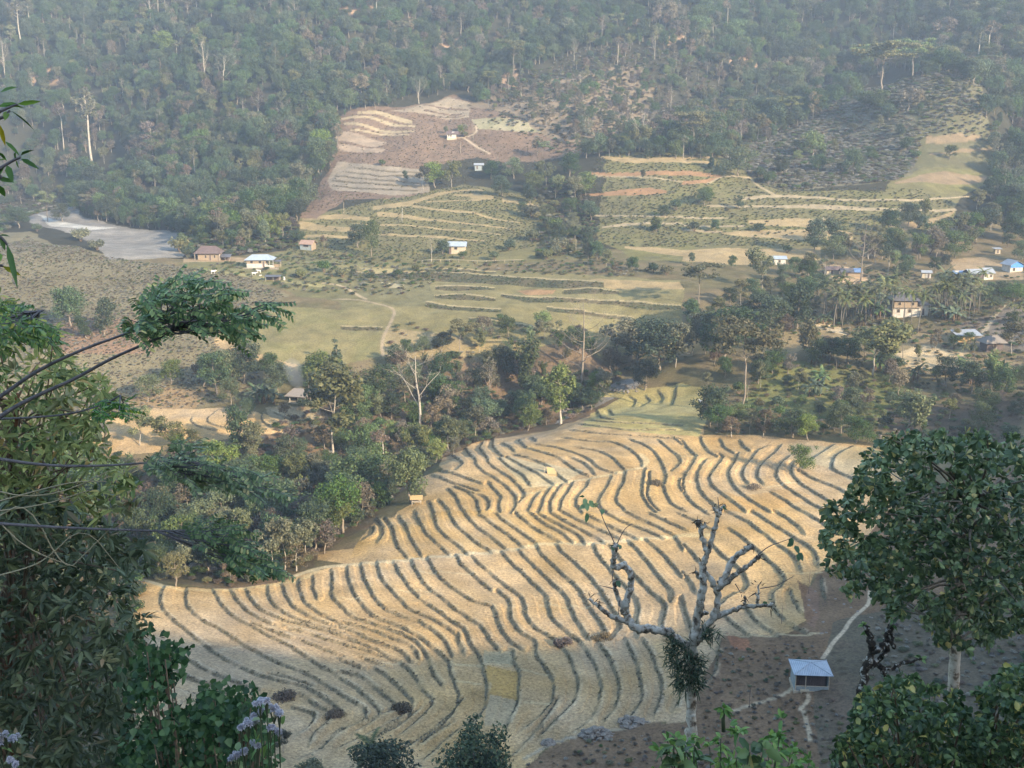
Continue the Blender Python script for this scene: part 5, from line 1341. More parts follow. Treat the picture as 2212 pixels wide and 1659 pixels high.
scrub([(2212,560),(2800,480),(2800,1659),(2230,1659),(2212,950)], 2.4, [.2,.25,.2,.25,.1], .55, 59)
sx = np.array(sx); sy = np.array(sy); sk = np.array(sk); ss = np.array(ss)
CLEAR = []          # filled by the buildings: discs kept free of brush
# ------------------------------------------------------------------ houses, sheds, shelters
def tin(name, a, b, rust=None, scale=1.2):
    st = [(0.3, a), (0.6, b)] + ([(0.78, rust)] if rust else [(0.8, b)])
    m = noise_mat(name, st, scale, rough=.5, bump=0, spec=.3)
    nt = m.node_tree                                    # corrugations run down the roof
    w = nd(nt, 'ShaderNodeTexWave'); w.inputs['Scale'].default_value = 1.6; w.inputs['Distortion'].default_value = .3
    tc = nd(nt, 'ShaderNodeTexCoord'); nt.links.new(tc.outputs['Object'], w.inputs['Vector'])
    bp = nd(nt, 'ShaderNodeBump'); bp.inputs['Strength'].default_value = .6; bp.inputs['Distance'].default_value = .05
    nt.links.new(w.outputs[1], bp.inputs['Height']); nt.links.new(bp.outputs[0], nt.nodes['Principled BSDF'].inputs['Normal'])
    return m


BM = {'blue_tin': tin('blue_tin', (0.25, 0.30, 0.35), (0.34, 0.39, 0.44)), 'grey_tin': tin('grey_tin', (0.21, 0.23, 0.25), (0.32, 0.34, 0.355), (0.27, 0.21, 0.165)), 'dark_roof': tin('dark_roof', (0.075, 0.072, 0.075), (0.125, 0.118, 0.118)),
      'brown_roof': tin('brown_roof', (0.10, 0.072, 0.062), (0.15, 0.107, 0.092)), 'rust_roof': tin('rust_roof', (0.27, 0.165, 0.11), (0.36, 0.24, 0.175)), 'thatch': noise_mat('thatch', [(0.3, (0.15, 0.13, 0.11)), (0.7, (0.27, 0.24, 0.205))], 4, stretch=(4, 1, 1)),
      'straw': noise_mat('straw', [(0.3, (0.28, 0.20, 0.095)), (0.7, (0.44, 0.33, 0.17))], 6, stretch=(5, 1, 1)), 'white': noise_mat('whitewash', [(0.25, (0.28, 0.255, 0.21)), (0.5, (0.45, 0.42, 0.365)), (0.8, (0.53, 0.505, 0.455))], 1.2, bump=.05), 'cream': noise_mat('cream_wall', [(0.3, (0.36, 0.30, 0.21)), (0.7, (0.46, 0.40, 0.29))], 1.5, bump=.05),
      'timber': noise_mat('timber', [(0.3, (0.20, 0.15, 0.10)), (0.7, (0.33, 0.26, 0.18))], 2.5, stretch=(1, 1, 6)), 'dark_timber': noise_mat('dark_timber', [(0.3, (0.085, 0.066, 0.06)), (0.7, (0.15, 0.117, 0.105))], 3, stretch=(6, 6, 1)), 'post': noise_mat('post', [(0.3, (0.36, 0.30, 0.22)), (0.7, (0.52, 0.45, 0.34))], 5), 'pane': mat('dark_opening', (0.045, 0.038, 0.034), .5),
      'blue': noise_mat('blue_sheet', [(0.3, (0.06, 0.19, 0.50)), (0.7, (0.10, 0.27, 0.60))], 2, rough=.5), 'dull_blue': noise_mat('dull_blue_sheet', [(0.3, (0.10, 0.17, 0.30)), (0.7, (0.16, 0.24, 0.38))], 2, rough=.5), 'pale_panel': noise_mat('pale_panel', [(0.3, (0.20, 0.235, 0.235)), (0.7, (0.31, 0.345, 0.34))], 3), 'bamboo': noise_mat('bamboo_wall', [(0.3, (0.36, 0.24, 0.11)), (0.7, (0.50, 0.35, 0.17))], 3, stretch=(1, 1, 5)), 'stone': noise_mat('stone', [(0.3, (0.14, 0.122, 0.10)), (0.6, (0.25, 0.222, 0.185)), (0.8, (0.36, 0.325, 0.275))], 2.5, bump=.6)}


class House:
    def __init__(self, name, label, cat, u, v, rz=0.0, group='village houses', clear=5.0, lift=0.0):
        p = gset(u, v); self.p = p
        self.e = thing(name, label, cat, (p[0], p[1], p[2] + lift), math.radians(rz), group)
        if clear: CLEAR.append((p[0], p[1], clear))

    def part(self, name, m, fn, parent=None, label=None, loc=None):
        b = MB(); fn(b)
        o = b.build(name, BM[m], parent or self.e)
        if label: o['label'] = label
        return o

    def box(self, name, m, *a, parent=None):
        return self.part(name, m, lambda b: b.box(*a), parent)

    def walls(self, m, x0, x1, y0, y1, z0, z1, name='wall'):
        return self.box(name, m, x0, x1, y0, y1, z0 - .8, z1)

    def opening(self, x0, x1, yf, z0, z1, name='window', frame='post'):
        t = .07
        def fr(b):
            b.box(x0 - t, x0, yf - .06, yf - .003, z0 - t, z1 + t); b.box(x1, x1 + t, yf - .06, yf - .003, z0 - t, z1 + t)
            b.box(x0, x1, yf - .06, yf - .003, z1, z1 + t); b.box(x0, x1, yf - .06, yf - .003, z0 - t, z0)
        f = self.part(name, frame, fr)
        self.box('pane' if name == 'window' else 'leaf', 'pane' if name == 'window' else 'dark_timber', x0, x1, yf - .035, yf - .004, z0, z1, parent=f)

    def hip(self, m, x0, x1, y0, y1, z, rise, inset, th=.07):
        ym = (y0 + y1) / 2; a = (x0 + inset, ym, z + rise); c = (x1 - inset, ym, z + rise)
        P = [(x0, y0, z), (x1, y0, z), (x1, y1, z), (x0, y1, z)]
        def f(b):
            for q in ([P[0], P[1], c, a], [P[2], P[3], a, c]): b.slab(q, th)
            for q in ([P[3], P[0], a], [P[1], P[2], c]): b.slab(q, th)
        r = self.part('roof', m, f)
        def cap(b):
            if inset < (x1 - x0) / 2 - .1: b.tube([np.array(a) + [0, 0, .02], np.array(c) + [0, 0, .02]], .05, 5)
            for s, t in ((P[0], a), (P[1], c), (P[2], c), (P[3], a)): b.tube([np.array(s) + [0, 0, .02], np.array(t) + [0, 0, .02]], .045, 5)
        self.part('ridge_cap', m, cap, r)
        return r

    def gable(self, m, x0, x1, y0, y1, z, rise, th=.06, along='x', wallm=None, over=.4):
        def f(b):
            if along == 'x':
                ym = (y0 + y1) / 2
                b.slab([(x0, y0, z), (x1, y0, z), (x1, ym, z + rise), (x0, ym, z + rise)], th); b.slab([(x0, ym, z + rise), (x1, ym, z + rise), (x1, y1, z), (x0, y1, z)], th)
            else:
                xm = (x0 + x1) / 2
                b.slab([(x0, y0, z), (xm, y0, z + rise), (xm, y1, z + rise), (x0, y1, z)], th); b.slab([(xm, y0, z + rise), (x1, y0, z), (x1, y1, z), (xm, y1, z + rise)], th)
        r = self.part('roof', m, f)
        if wallm:
            def g(b):
                if along == 'x':
                    ym = (y0 + y1) / 2
                    for x in (x0 + over, x1 - over): b.add([(x - .04, y0 + over, z - .08), (x - .04, y1 - over, z - .08), (x - .04, ym, z + rise * .82), (x + .04, y0 + over, z - .08), (x + .04, y1 - over, z - .08), (x + .04, ym, z + rise * .82)], [[0, 1, 2], [5, 4, 3], [0, 3, 4, 1], [1, 4, 5, 2], [2, 5, 3, 0]])
                else:
                    xm = (x0 + x1) / 2; y = y0 + over
                    b.add([(x0 + over, y - .04, z - .08), (x1 - over, y - .04, z - .08), (xm, y - .04, z + rise * .82), (x0 + over, y + .04, z - .08), (x1 - over, y + .04, z - .08), (xm, y + .04, z + rise * .82)], [[0, 1, 2], [5, 4, 3], [0, 3, 4, 1], [1, 4, 5, 2], [2, 5, 3, 0]])
            self.part('gable_wall', wallm, g)
        return r

    def skillion(self, m, x0, x1, y0, y1, zf, zb, th=.06, name='roof'):
        return self.part(name, m, lambda b: b.slab([(x0, y0, zf), (x1, y0, zf), (x1, y1, zb), (x0, y1, zb)], th))

    def posts(self, xs, y, z1, r=.06, m='post', z0=-.6):
        for x in xs:
            self.part('post', m, lambda b: b.tube([(x, y, z0), (x, y, z1)], r, 6))


# the blue-roofed hut on the brown slope
h = House('garden_hut', 'small hut with pale blue metal roof and open front beside the footpath', 'hut', 1748, 1480, -4, None, 3.2)
h.box('floor', 'post', -1.95, 1.95, -1.55, 1.5, -.7, .10)
h.box('back_wall', 'dark_timber', -1.85, 1.85, 1.28, 1.38, .10, 2.2)
h.part('inner_wall', 'dark_timber', lambda b: [b.box(-1.70 + i * .285, -1.70 + i * .285 + .27, -.60 + (i % 2) * .012, -.54 + (i % 2) * .012, .10, 2.15) for i in range(12)])
h.box('side_wall', 'pale_panel', -1.86, -1.78, -1.40, 1.28, .10, 2.1)
h.box('side_wall', 'pale_panel', 1.78, 1.86, -.9, 1.28, .10, 2.1)
for i in range(6):
    h.box('half_wall_panel', 'pale_panel', -1.74 + i * .585, -1.74 + i * .585 + .57, -1.46, -1.41, .10, .62 if i != 1 else .56)
h.part('rail', 'post', lambda b: b.tube([(-1.8, -1.44, .66), (1.8, -1.44, .66)], .035, 6))
h.part('bench', 'cream', lambda b: (b.box(-1.3, -.35, -1.85, -1.5, .14, .30), b.box(-1.25, -1.1, -1.8, -1.6, -.3, .14), b.box(-.55, -.4, -1.8, -1.6, -.3, .14)))
h.posts([-1.8, -.72, 1.8], -1.44, 2.2, .05)
h.posts([-1.8, 1.8], 1.40, 2.2, .05)
h.hip('blue_tin', -2.12, 2.12, -1.85, 1.75, 2.18, .62, 2.1)
CLEAR.append((h.p[0], h.p[1] - 2, 2.5))

h = House('white_house', 'white bungalow with blue hipped roof and timber upper walls by the river', 'house', 563, 577, 4)
h.walls('white', -4.2, 2.2, -2.5, 2.5, 0, 1.35, 'base_wall'); h.walls('timber', -4.17, 2.17, -2.47, 2.47, 1.36, 2.6, 'upper_wall')
for x in (-3.0, -.2): h.opening(x, x + .9, -2.48, 1.45, 2.3)
h.opening(1.15, 1.75, -2.52, .1, 2.1, 'door'); h.posts([3.4, 4.6], -2.4, 2.6, .09, 'white'); h.box('verandah_floor', 'cream', 2.21, 4.8, -2.5, 2.5, -.9, .12); h.box('verandah_wall', 'white', 2.21, 4.7, -2.46, -2.3, .13, .8)
h.hip('blue_tin', -4.9, 5.0, -3.2, 3.2, 2.62, 1.5, 2.3)
h.box('yard_wall', 'stone', -5.2, 6.6, -3.9, -3.7, -1.2, .15)

h = House('cook_shed', 'open lean-to cluttered with stores right of the blue roofed white house', 'shed', 598, 577, 4, None, 3)
h.posts([-1.1, 1.3], -1, 1.9, .06); h.posts([-1.1, 1.3], 1, 2.2, .06); h.skillion('dark_roof', -1.4, 1.6, -1.3, 1.3, 1.95, 2.25); h.box('store_box', 'timber', -.8, .9, -.4, .6, -.4, .9)

h = House('farm_house', 'timber house with dark brown hipped roof near the gravel river bed', 'house', 452, 560, 3)
h.walls('timber', -3.3, 4.0, -2.6, 2.6, 0, 2.5); h.opening(-.9, -.3, -2.62, .9, 1.9); h.opening(2.2, 2.8, -2.62, .9, 1.9); h.opening(.6, 1.3, -2.62, .05, 2.0, 'door')
h.hip('brown_roof', -4.6, 4.8, -3.6, 3.6, 2.5, 2.3, 2.2); h.posts([-4.2, 4.3], -3.3, 2.5, .08)
h = House('dark_shed', 'low lean-to with dark tin roof in front of the brown roofed farmhouse', 'shed', 483, 561, 3, None, 3)
h.posts([-2.2, -.7, .8, 2.2], -1.2, 1.3, .06); h.posts([-2.2, 2.2], 1.2, 1.9, .06); h.skillion('dark_roof', -2.7, 2.7, -1.6, 1.6, 1.3, 2.1); h.walls('dark_timber', -2.2, 2.2, .9, 1.1, 0, 1.7, 'back_wall')

h = House('field_shed', 'weathered plank shed with rust orange gabled roof beside a dark tree', 'shed', 667, 539, -18, None, 4)
h.walls('pale_panel', -2.6, 2.0, -1.8, 1.8, 0, 2.1); h.box('side_wall', 'timber', 2.01, 2.08, -1.8, 1.8, -.6, 2.1); h.opening(-1.2, .9, -1.82, 1.1, 1.9); h.gable('rust_roof', -3.0, 2.7, -2.4, 2.4, 2.1, 1.4, wallm='timber', over=.6); h.posts([2.5], -2.2, 2.1)
h = House('cattle_shelter', 'low dark open shelter below the blue roofed white house', 'shelter', 590, 606, 2, None, 3)
h.posts([-2.2, .2, 2.2], -1, 1.5, .06, 'post'); h.posts([-2.2, 2.2], 1, 1.7, .06); h.skillion('dark_roof', -2.6, 2.6, -1.5, 1.5, 1.5, 1.75); h.walls('dark_timber', -2.2, 2.2, .8, .95, 0, 1.4, 'back_wall')

h = House('terrace_house', 'cream walled house with grey blue gabled roof below the left terraces', 'house', 988, 545, -3)
h.walls('cream', -2.0, 2.9, -1.8, 1.8, 0, 2.4); h.box('side_wall', 'brown_roof', -2.9, -2.01, -1.78, 1.8, -.6, 2.2); h.opening(-.9, .2, -1.82, 1.2, 2.0); h.gable('blue_tin', -3.5, 3.6, -2.5, 2.5, 2.4, 1.5, wallm='cream', over=.6)

h = House('hilltop_house', 'small white house with dark patched roof alone on the brown spur', 'house', 976, 301, 2)
h.walls('white', -2.3, 2.2, -1.6, 1.6, 0, 2.2); h.opening(-1.7, -1.2, -1.62, 1.0, 1.9); h.opening(-.7, -.1, -1.62, .9, 1.8); h.box('plinth', 'cream', -2.5, 2.4, -1.9, -1.62, -1.2, .25)
h.gable('brown_roof', -2.8, 3.6, -2.3, 2.3, 2.2, 1.3, wallm='white', over=.5); h.part('roof_patch', 'white', lambda b: [b.slab([(x, -1.5, 2.74), (x + .35, -1.5, 2.74), (x + .35, -.3, 3.42), (x, -.3, 3.42)], .03) for x in (.2, .9)])
h = House('tin_hut', 'patched grey blue tin hut among trees below the brown spur', 'hut', 1034, 367, 0, None, 4)
h.walls('pale_panel', -1.8, 1.6, -1.4, 1.4, 0, 2.0); h.opening(-1.0, -.3, -1.42, .1, 1.6, 'door'); h.gable('grey_tin', -2.3, 2.6, -1.9, 1.9, 2.0, .9, wallm='pale_panel')
h = House('long_shed', 'long low grey roofed shed half hidden by trees below the brown spur', 'shed', 1106, 364, 0, None, 4)
h.walls('dark_timber', -2.9, 2.9, -1.3, 1.3, 0, 1.7); h.gable('dark_roof', -3.3, 3.3, -1.9, 1.9, 1.7, .9, wallm='dark_timber')

# the village on the right
h = House('village_house', 'two storey white house with dark hipped roof among the areca palms', 'house', 1959, 678, -2, 'village houses', 8)
h.walls('white', -4.9, 2.9, -2.8, 2.8, 0, 2.5, 'lower_wall'); h.walls('timber', -4.7, 1.9, -2.7, 2.7, 2.51, 4.4, 'upper_wall'); h.walls('white', 2.95, 5.4, -2.2, 2.6, 0, 3.1, 'annex_wall')
h.opening(3.6, 4.2, -2.22, .1, 2.0, 'door'); h.opening(-3.8, -3.0, -2.82, .9, 1.9); h.opening(-.6, .2, -2.82, .9, 1.9); h.opening(-3.6, -2.8, -2.72, 3.0, 3.9); h.opening(.2, 1.0, -2.72, 3.0, 3.9)
h.box('balcony', 'timber', -4.9, 2.9, -3.4, -2.81, 2.35, 2.5); h.posts([-4.7, -1.0, 2.7], -3.3, 2.4, .07)
h.hip('dark_roof', -5.4, 2.9, -3.5, 3.5, 4.42, 1.9, 2.4); h.hip('dark_roof', 2.6, 6.0, -2.9, 3.2, 3.12, 1.0, 1.5); h.posts([5.7], -2.7, 3.1, .07)
h = House('blue_house', 'white hut with bright blue front gable at the right edge', 'house', 2186, 585, 12)
h.walls('white', -2.3, 2.3, -2.2, 2.2, 0, 2.0); h.gable('grey_tin', -2.9, 2.9, -2.8, 2.8, 2.0, 1.5, along='y'); h.part('blue_gable', 'blue', lambda b: b.add([(-2.3, -2.25, 1.2), (2.3, -2.25, 1.2), (2.3, -2.25, 2.1), (0, -2.25, 3.3), (-2.3, -2.25, 2.1), (-2.3, -2.33, 1.2), (2.3, -2.33, 1.2), (2.3, -2.33, 2.1), (0, -2.33, 3.3), (-2.3, -2.33, 2.1)], [[0, 1, 2, 3, 4], [9, 8, 7, 6, 5], [0, 5, 6, 1], [1, 6, 7, 2], [2, 7, 8, 3], [3, 8, 9, 4], [4, 9, 5, 0]]))
h.opening(-1.3, -.6, -2.22, .1, 1.1)
h = House('grey_house', 'long grey tin roofed house with white end wall near the right edge', 'house', 2113, 601, 8)
h.walls('dark_timber', -4.0, .8, -1.8, 1.8, 0, 2.0); h.walls('white', .85, 4.0, -1.9, 1.8, 0, 2.1, 'end_wall'); h.opening(2.9, 3.5, -1.92, .8, 1.6); h.gable('grey_tin', -4.5, .6, -2.5, 2.5, 2.0, 1.3); h.gable('grey_tin', .75, 4.5, -2.6, 2.6, 2.14, 1.5, wallm='white')
h = House('blue_shed', 'low shed under a dull blue sheet left of the long grey house', 'shed', 2070, 600, 5, None, 4)
h.walls('dark_timber', -1.8, 1.8, -1.3, 1.3, 0, 1.4); h.gable('dull_blue', -2.2, 2.2, -2.0, 2.0, 1.4, 1.0, wallm='dark_timber'); h.part('roof_patch', 'white', lambda b: b.slab([(-1.6, -.9, 1.99), (-.2, -.9, 1.99), (-.2, -.1, 2.38), (-1.6, -.1, 2.38)], .03))
h = House('woodshed', 'open bamboo sided shed with patched sloping tin roof on the village slope', 'shed', 2084, 735, 6, None, 5)
h.walls('bamboo', -2.6, 2.2, -.9, 1.4, 0, 1.5); h.skillion('grey_tin', -3.4, 3.8, -2.2, 2.0, 1.55, 2.5); h.posts([-3.1, -.2, 3.4], -1.95, 1.6, .07); h.posts([-3.1, 3.4], 1.8, 2.4, .07)
h = House('thatched_hut', 'grey thatched hut with dark plank walls at the lower village edge', 'hut', 2140, 755, 10, None, 5)
h.walls('dark_timber', -2.2, 2.4, -1.6, 1.6, 0, 1.9); h.opening(-.4, .4, -1.62, .05, 1.6, 'door'); h.hip('thatch', -3.0, 3.2, -2.5, 2.5, 1.9, 1.6, 1.6, .16)
h = House('brown_hut', 'tan walled hut with brown roof on the cleared village terrace', 'hut', 1796, 592, 0, None, 4)
h.walls('cream', -2.0, 2.2, -1.4, 1.4, 0, 1.6); h.opening(-.6, .1, -1.42, .05, 1.4, 'door'); h.gable('brown_roof', -2.5, 2.7, -2.1, 2.1, 1.6, 1.0, wallm='cream')
h = House('tarped_shed', 'grey shed with a blue tarpaulin over half its roof', 'shed', 1836, 598, -4, None, 4)
h.walls('timber', -3.0, 2.9, -1.4, 1.4, 0, 1.5); h.gable('dark_roof', -3.5, 3.5, -2.1, 2.1, 1.5, 1.1, wallm='timber'); h.part('tarpaulin', 'dull_blue', lambda b: b.slab([(.9, -2.14, 1.55), (3.55, -2.14, 1.55), (3.55, .02, 2.68), (.9, .02, 2.68)], .04))
h = House('tiny_hut', 'tiny pale hut with flat roof beneath the trees near the right edge', 'hut', 2153, 547, 0, None, 3)
h.walls('cream', -.9, .9, -.8, .8, 0, 1.7); h.opening(-.3, .3, -.82, .2, 1.4, 'door'); h.skillion('grey_tin', -1.5, 1.4, -1.3, 1.2, 1.75, 2.0)
h = House('white_shed', 'small white walled shed between the palms and the long grey house', 'shed', 2001, 600, -10, None, 3)
h.walls('white', -.4, 1.2, -1.0, 1.0, 0, 1.8); h.walls('cream', -1.6, -.42, -.9, 1.0, 0, 1.5, 'annex_wall'); h.opening(.2, .7, -1.02, .1, 1.5, 'door'); h.gable('grey_tin', -1.9, 1.6, -1.4, 1.4, 1.8, .7)
h = House('hidden_house', 'white house mostly hidden by trees below the ochre field strip', 'house', 1682, 572, 0, 'village houses', 5)
h.walls('white', -2.0, 2.0, -1.6, 1.6, 0, 2.0); h.opening(-.5, .2, -1.62, .8, 1.6); h.gable('blue_tin', -2.5, 2.5, -2.1, 2.1, 2.0, .9, wallm='white')
h = House('goat_pen', 'low pen under a white sheet in the village trees', 'pen', 1683, 652, 0, None, 3)
h.posts([-1, 1], -.7, .7, .05); h.posts([-1, 1], .7, 1.0, .05); h.walls('timber', -1, 1, .5, .6, 0, .7, 'back_wall'); h.skillion('white', -1.3, 1.3, -1.1, 1.0, .8, 1.15)

h = House('smoking_hut', 'thatched open hut with pale posts and smoke rising in the ravine', 'hut', 648, 868, -14, None, 5)
h.box('floor', 'cream', -2.2, 2.3, -1.7, 1.7, -1.0, .2); h.posts([-1.9, .2, 2.1], -1.6, 1.75, .11, 'white'); h.posts([-1.9, 2.1], 1.6, 1.75, .1); h.walls('dark_timber', -1.9, 2.1, .9, 1.1, 0, 1.7, 'back_wall'); h.hip('thatch', -2.9, 2.9, -2.4, 2.4, 1.75, 1.5, 1.5, .18)
SMOKE_AT = h.p
h = House('straw_leanto', 'tilted straw screen over a dark hollow in the golden paddy', 'shelter', 1186, 1022, 0, None, 0)
h.part('straw_panel', 'straw', lambda b: b.slab([(-.3, -.5, .05), (1.6, -.3, .05), (1.0, .6, .95), (-.5, .5, 1.35)], .14)); h.posts([-.45, -.9], .3, 1.3, .05); h.part('straw_mat', 'straw', lambda b: b.slab([(-1.2, -1.2, .16), (1.6, -1.1, .16), (1.7, -.55, .16), (-1.2, -.6, .16)], .15)); h.part('brushwood', 'dark_timber', lambda b: [b.tube([(-1.5 + .1 * i, -.2 + .05 * (i % 3), .05), (-.4 + .05 * i, .3, .25 + .05 * (i % 4))], .05, 4) for i in range(8)])
h = House('straw_shelter', 'tiny straw roofed platform on posts at the paddy edge', 'shelter', 900, 1090, 0, None, 3)
h.posts([-.8, .8], -.5, 1.2, .04); h.posts([-.8, .8], .5, 1.2, .04); h.box('platform', 'post', -.85, .85, -.55, .55, .55, .62); h.gable('straw', -1.15, 1.15, -.85, .85, 1.15, .6, th=.12)

# ---- poles, fence, heaps
def pole(u, v, hp, label, r=.08, lean=(0, 0), m='post', name='utility_pole', cat='pole'):
    p = gset(u, v); hgt = hp * mpp(p) / .95
    b = MB(); b.tube([(0, 0, -.5), (lean[0] * .5, lean[1] * .5, hgt * .5), (lean[0], lean[1], hgt)], [r, r * .85, r * .7], 6)
    o = b.build(name, BM[m]); o.location = p
    return tag(o, label, cat, 'poles standing in the fields')


pole(1022, 302, 40, 'tall pole standing right of the white hilltop house'); pole(995, 332, 21, 'short pole below the white hilltop house'); pole(868, 478, 27, 'white pole leaning on the left terraces', .10, (.4, 0), 'white'); pole(743, 462, 24, 'thin pole at the left end of the curved terraces')
pole(1244, 547, 28, 'white pole at the foot of the middle scrub'); pole(1618, 1529, 46, 'thin dark stake left of the blue roofed hut', .03, (.03, 0), 'dark_timber', 'stake', 'stake'); pole(1746, 1283, 52, 'bamboo stake at the edge of the brown garden', .035, (.05, 0), 'dark_timber', 'stake', 'stake'); pole(1688, 1346, 40, 'bamboo stake at the corner of the shaded paddies', .03, (0, 0), 'dark_timber', 'stake', 'stake'); pole(1900, 962, 22, 'weathered grey stump at the far paddy edge', .28, (.1, 0), 'stone', 'tree_stump', 'stump')

p0, p1 = gset(912, 568), gset(1130, 566)
fe = thing('rail_fence', 'long bamboo rail fence in front of the cream walled house', 'fence', p0)
nf = 22
q = [p0 + (p1 - p0) * k / nf for k in range(nf + 1)]
q = [np.array([a[0], a[1], HZ(a[0], a[1])[0]]) - p0 for a in q]
for a in q[::2]:
    b = MB(); b.tube([a + [0, 0, -.3], a + [0, 0, 1.1]], .06, 5); b.build('post', BM['post'], fe)
b = MB(); b.tube([a + [0, 0, .95] for a in q], .05, 5); b.build('rail', BM['post'], fe)


def heap(u, v, wp, hp, label, m, name, cat, seed, group=None, lumps=60):
    p = gset(u, v); s = mpp(p); R = np.random.default_rng(seed); w, hh_ = wp * s * .5, hp * s
    if m == 'stone':
        b = MB()
        for i in range(lumps):
            a = R.random() * 6.28; r = R.random() ** .6
            c = np.array([math.cos(a) * r * w, math.sin(a) * r * w * .8, hh_ * (1 - r ** 1.5) * .7 * R.random()])
            d = unit(R.normal(size=(14, 3))) * (.14 + .24 * R.random()) * np.array([1.2, 1, .8])
            import bmesh
            bm = bmesh.new()
            for x in d: bm.verts.new(x)
            bmesh.ops.convex_hull(bm, input=bm.verts)
            bm.verts.index_update()
            b.add(np.array([x.co for x in bm.verts]) + c, [[x.index for x in f.verts] for f in bm.faces]); bm.free()
        o = b.build(name, BM['stone'])
    else:
        c = []; 
        for i in range(12):
            a = R.random() * 6.28; r = R.random() ** .6
            c.append([math.cos(a) * r * w * .8, math.sin(a) * r * w * .65, hh_ * .4 * (1 - r)])
        v, f = clumps(np.array(c), np.full(12, hh_ * .62), 1500, .22, R, .7)
        o = mesh_obj(name, v, f, M[m])
    o.location = p
    return tag(o, label, cat, group)


GH = 'brush heaps in the paddies'
for args in ((618, 1508, 60, 28, 'round grey brush heap in the shaded paddy behind the lilac flowers'), (867, 1533, 42, 22, 'dark brush heap in the middle of the shaded paddies'), (1217, 1390, 46, 18, 'brush heap right above the muddy plot'), (1304, 1376, 60, 18, 'broad brush heap left of the pruned tree'), (1628, 1055, 30, 18, 'brush heap on a bank in the sunny right paddies'), (1416, 1047, 26, 16, 'small brush heap where the footpath crosses the banks'), (470, 1556, 30, 14, 'small brush heap beside the leafy bush'), (725, 1548, 26, 26, 'bushy clump on a bank at the left of the shaded paddies')):
    heap(*args, 'dry', 'brush_heap', 'brush heap', int(args[0]), GH)
GR = 'stone heaps at the foot of the paddies'
heap(1290, 1588, 72, 26, 'large grey stone heap at the foot of the paddies', 'stone', 'stone_heap', 'stone heap', 1, GR, 130); heap(1366, 1562, 60, 14, 'low stone heap left of the pruned tree trunk', 'stone', 'stone_heap', 'stone heap', 2, GR, 70); heap(1183, 1606, 30, 14, 'small pile of pale stones at the lowest paddy corner', 'stone', 'stone_heap', 'stone heap', 3, GR, 40); heap(1350, 842, 70, 16, 'grey boulders in the stream bed at the top of the paddies', 'stone', 'stone_heap', 'stone heap', 4, GR, 80); heap(1228, 890, 40, 12, 'grey boulders in the stream below the yellow green tree', 'stone', 'stone_heap', 'stone heap', 5, GR, 50)
RW = np.random.default_rng(17)
ws = MB()
for k, (u, v) in enumerate(px('I', [(860, 510), (820, 570), (815, 607), (850, 640), (865, 655), (910, 715), (900, 790), (1050, 440), (1025, 495), (1060, 465), (990, 567), (1090, 620), (1220, 685), (930, 785), (1045, 598), (1135, 645)])):
    p = gset(u, v); a = RW.random() * 3
    o = MB(); w = .15 + .14 * RW.random()
    o.add([(-w, -.15, .03), (w * .7, -.18, .03), (w, .12, .04), (-.06, .2, .03), (-w, .09, .03), (0, 0, .10)], [[0, 1, 5], [1, 2, 5], [2, 3, 5], [3, 4, 5], [4, 0, 5]])
    q = o.build('pale_stone', BM['stone']); q.location = p; q.rotation_euler = (0, 0, a)
    tag(q, 'pale flat stone among those strewn below the last right paddy, ' + ORD[k] + ' counted', 'stone', 'pale stones strewn at the paddy end')


# ---- people and goats: one skinned surface each
def skinned(name, verts, edges, radii, m, parent=None, root=0, sub=1):
    me = bpy.data.meshes.new(name)
    me.from_pydata([tuple(v) for v in verts], edges, []); me.materials.append(m)
    o = bpy.data.objects.new(name, me); C.objects.link(o)
    if parent: o.parent = parent
    sk_ = o.modifiers.new('skin', 'SKIN')
    for i, r in enumerate(radii):
        me.skin_vertices[0].data[i].radius = (r, r)
        me.skin_vertices[0].data[i].use_root = (i == root)
    sk_.use_smooth_shade = True
    if sub: s_ = o.modifiers.new('smooth', 'SUBSURF'); s_.levels = sub; s_.render_levels = sub
    return o


skin_m = mat('skin', (0.25, 0.14, 0.09)); cloth_pale = noise_mat('pale_cloth', [(0.3, (0.55, 0.52, 0.43)), (0.7, (0.66, 0.63, 0.53))], 8, bump=0); cloth_dark = noise_mat('dark_cloth', [(0.3, (0.07, 0.06, 0.075)), (0.7, (0.12, 0.10, 0.12))], 8, bump=0); hat_m = BM['straw']
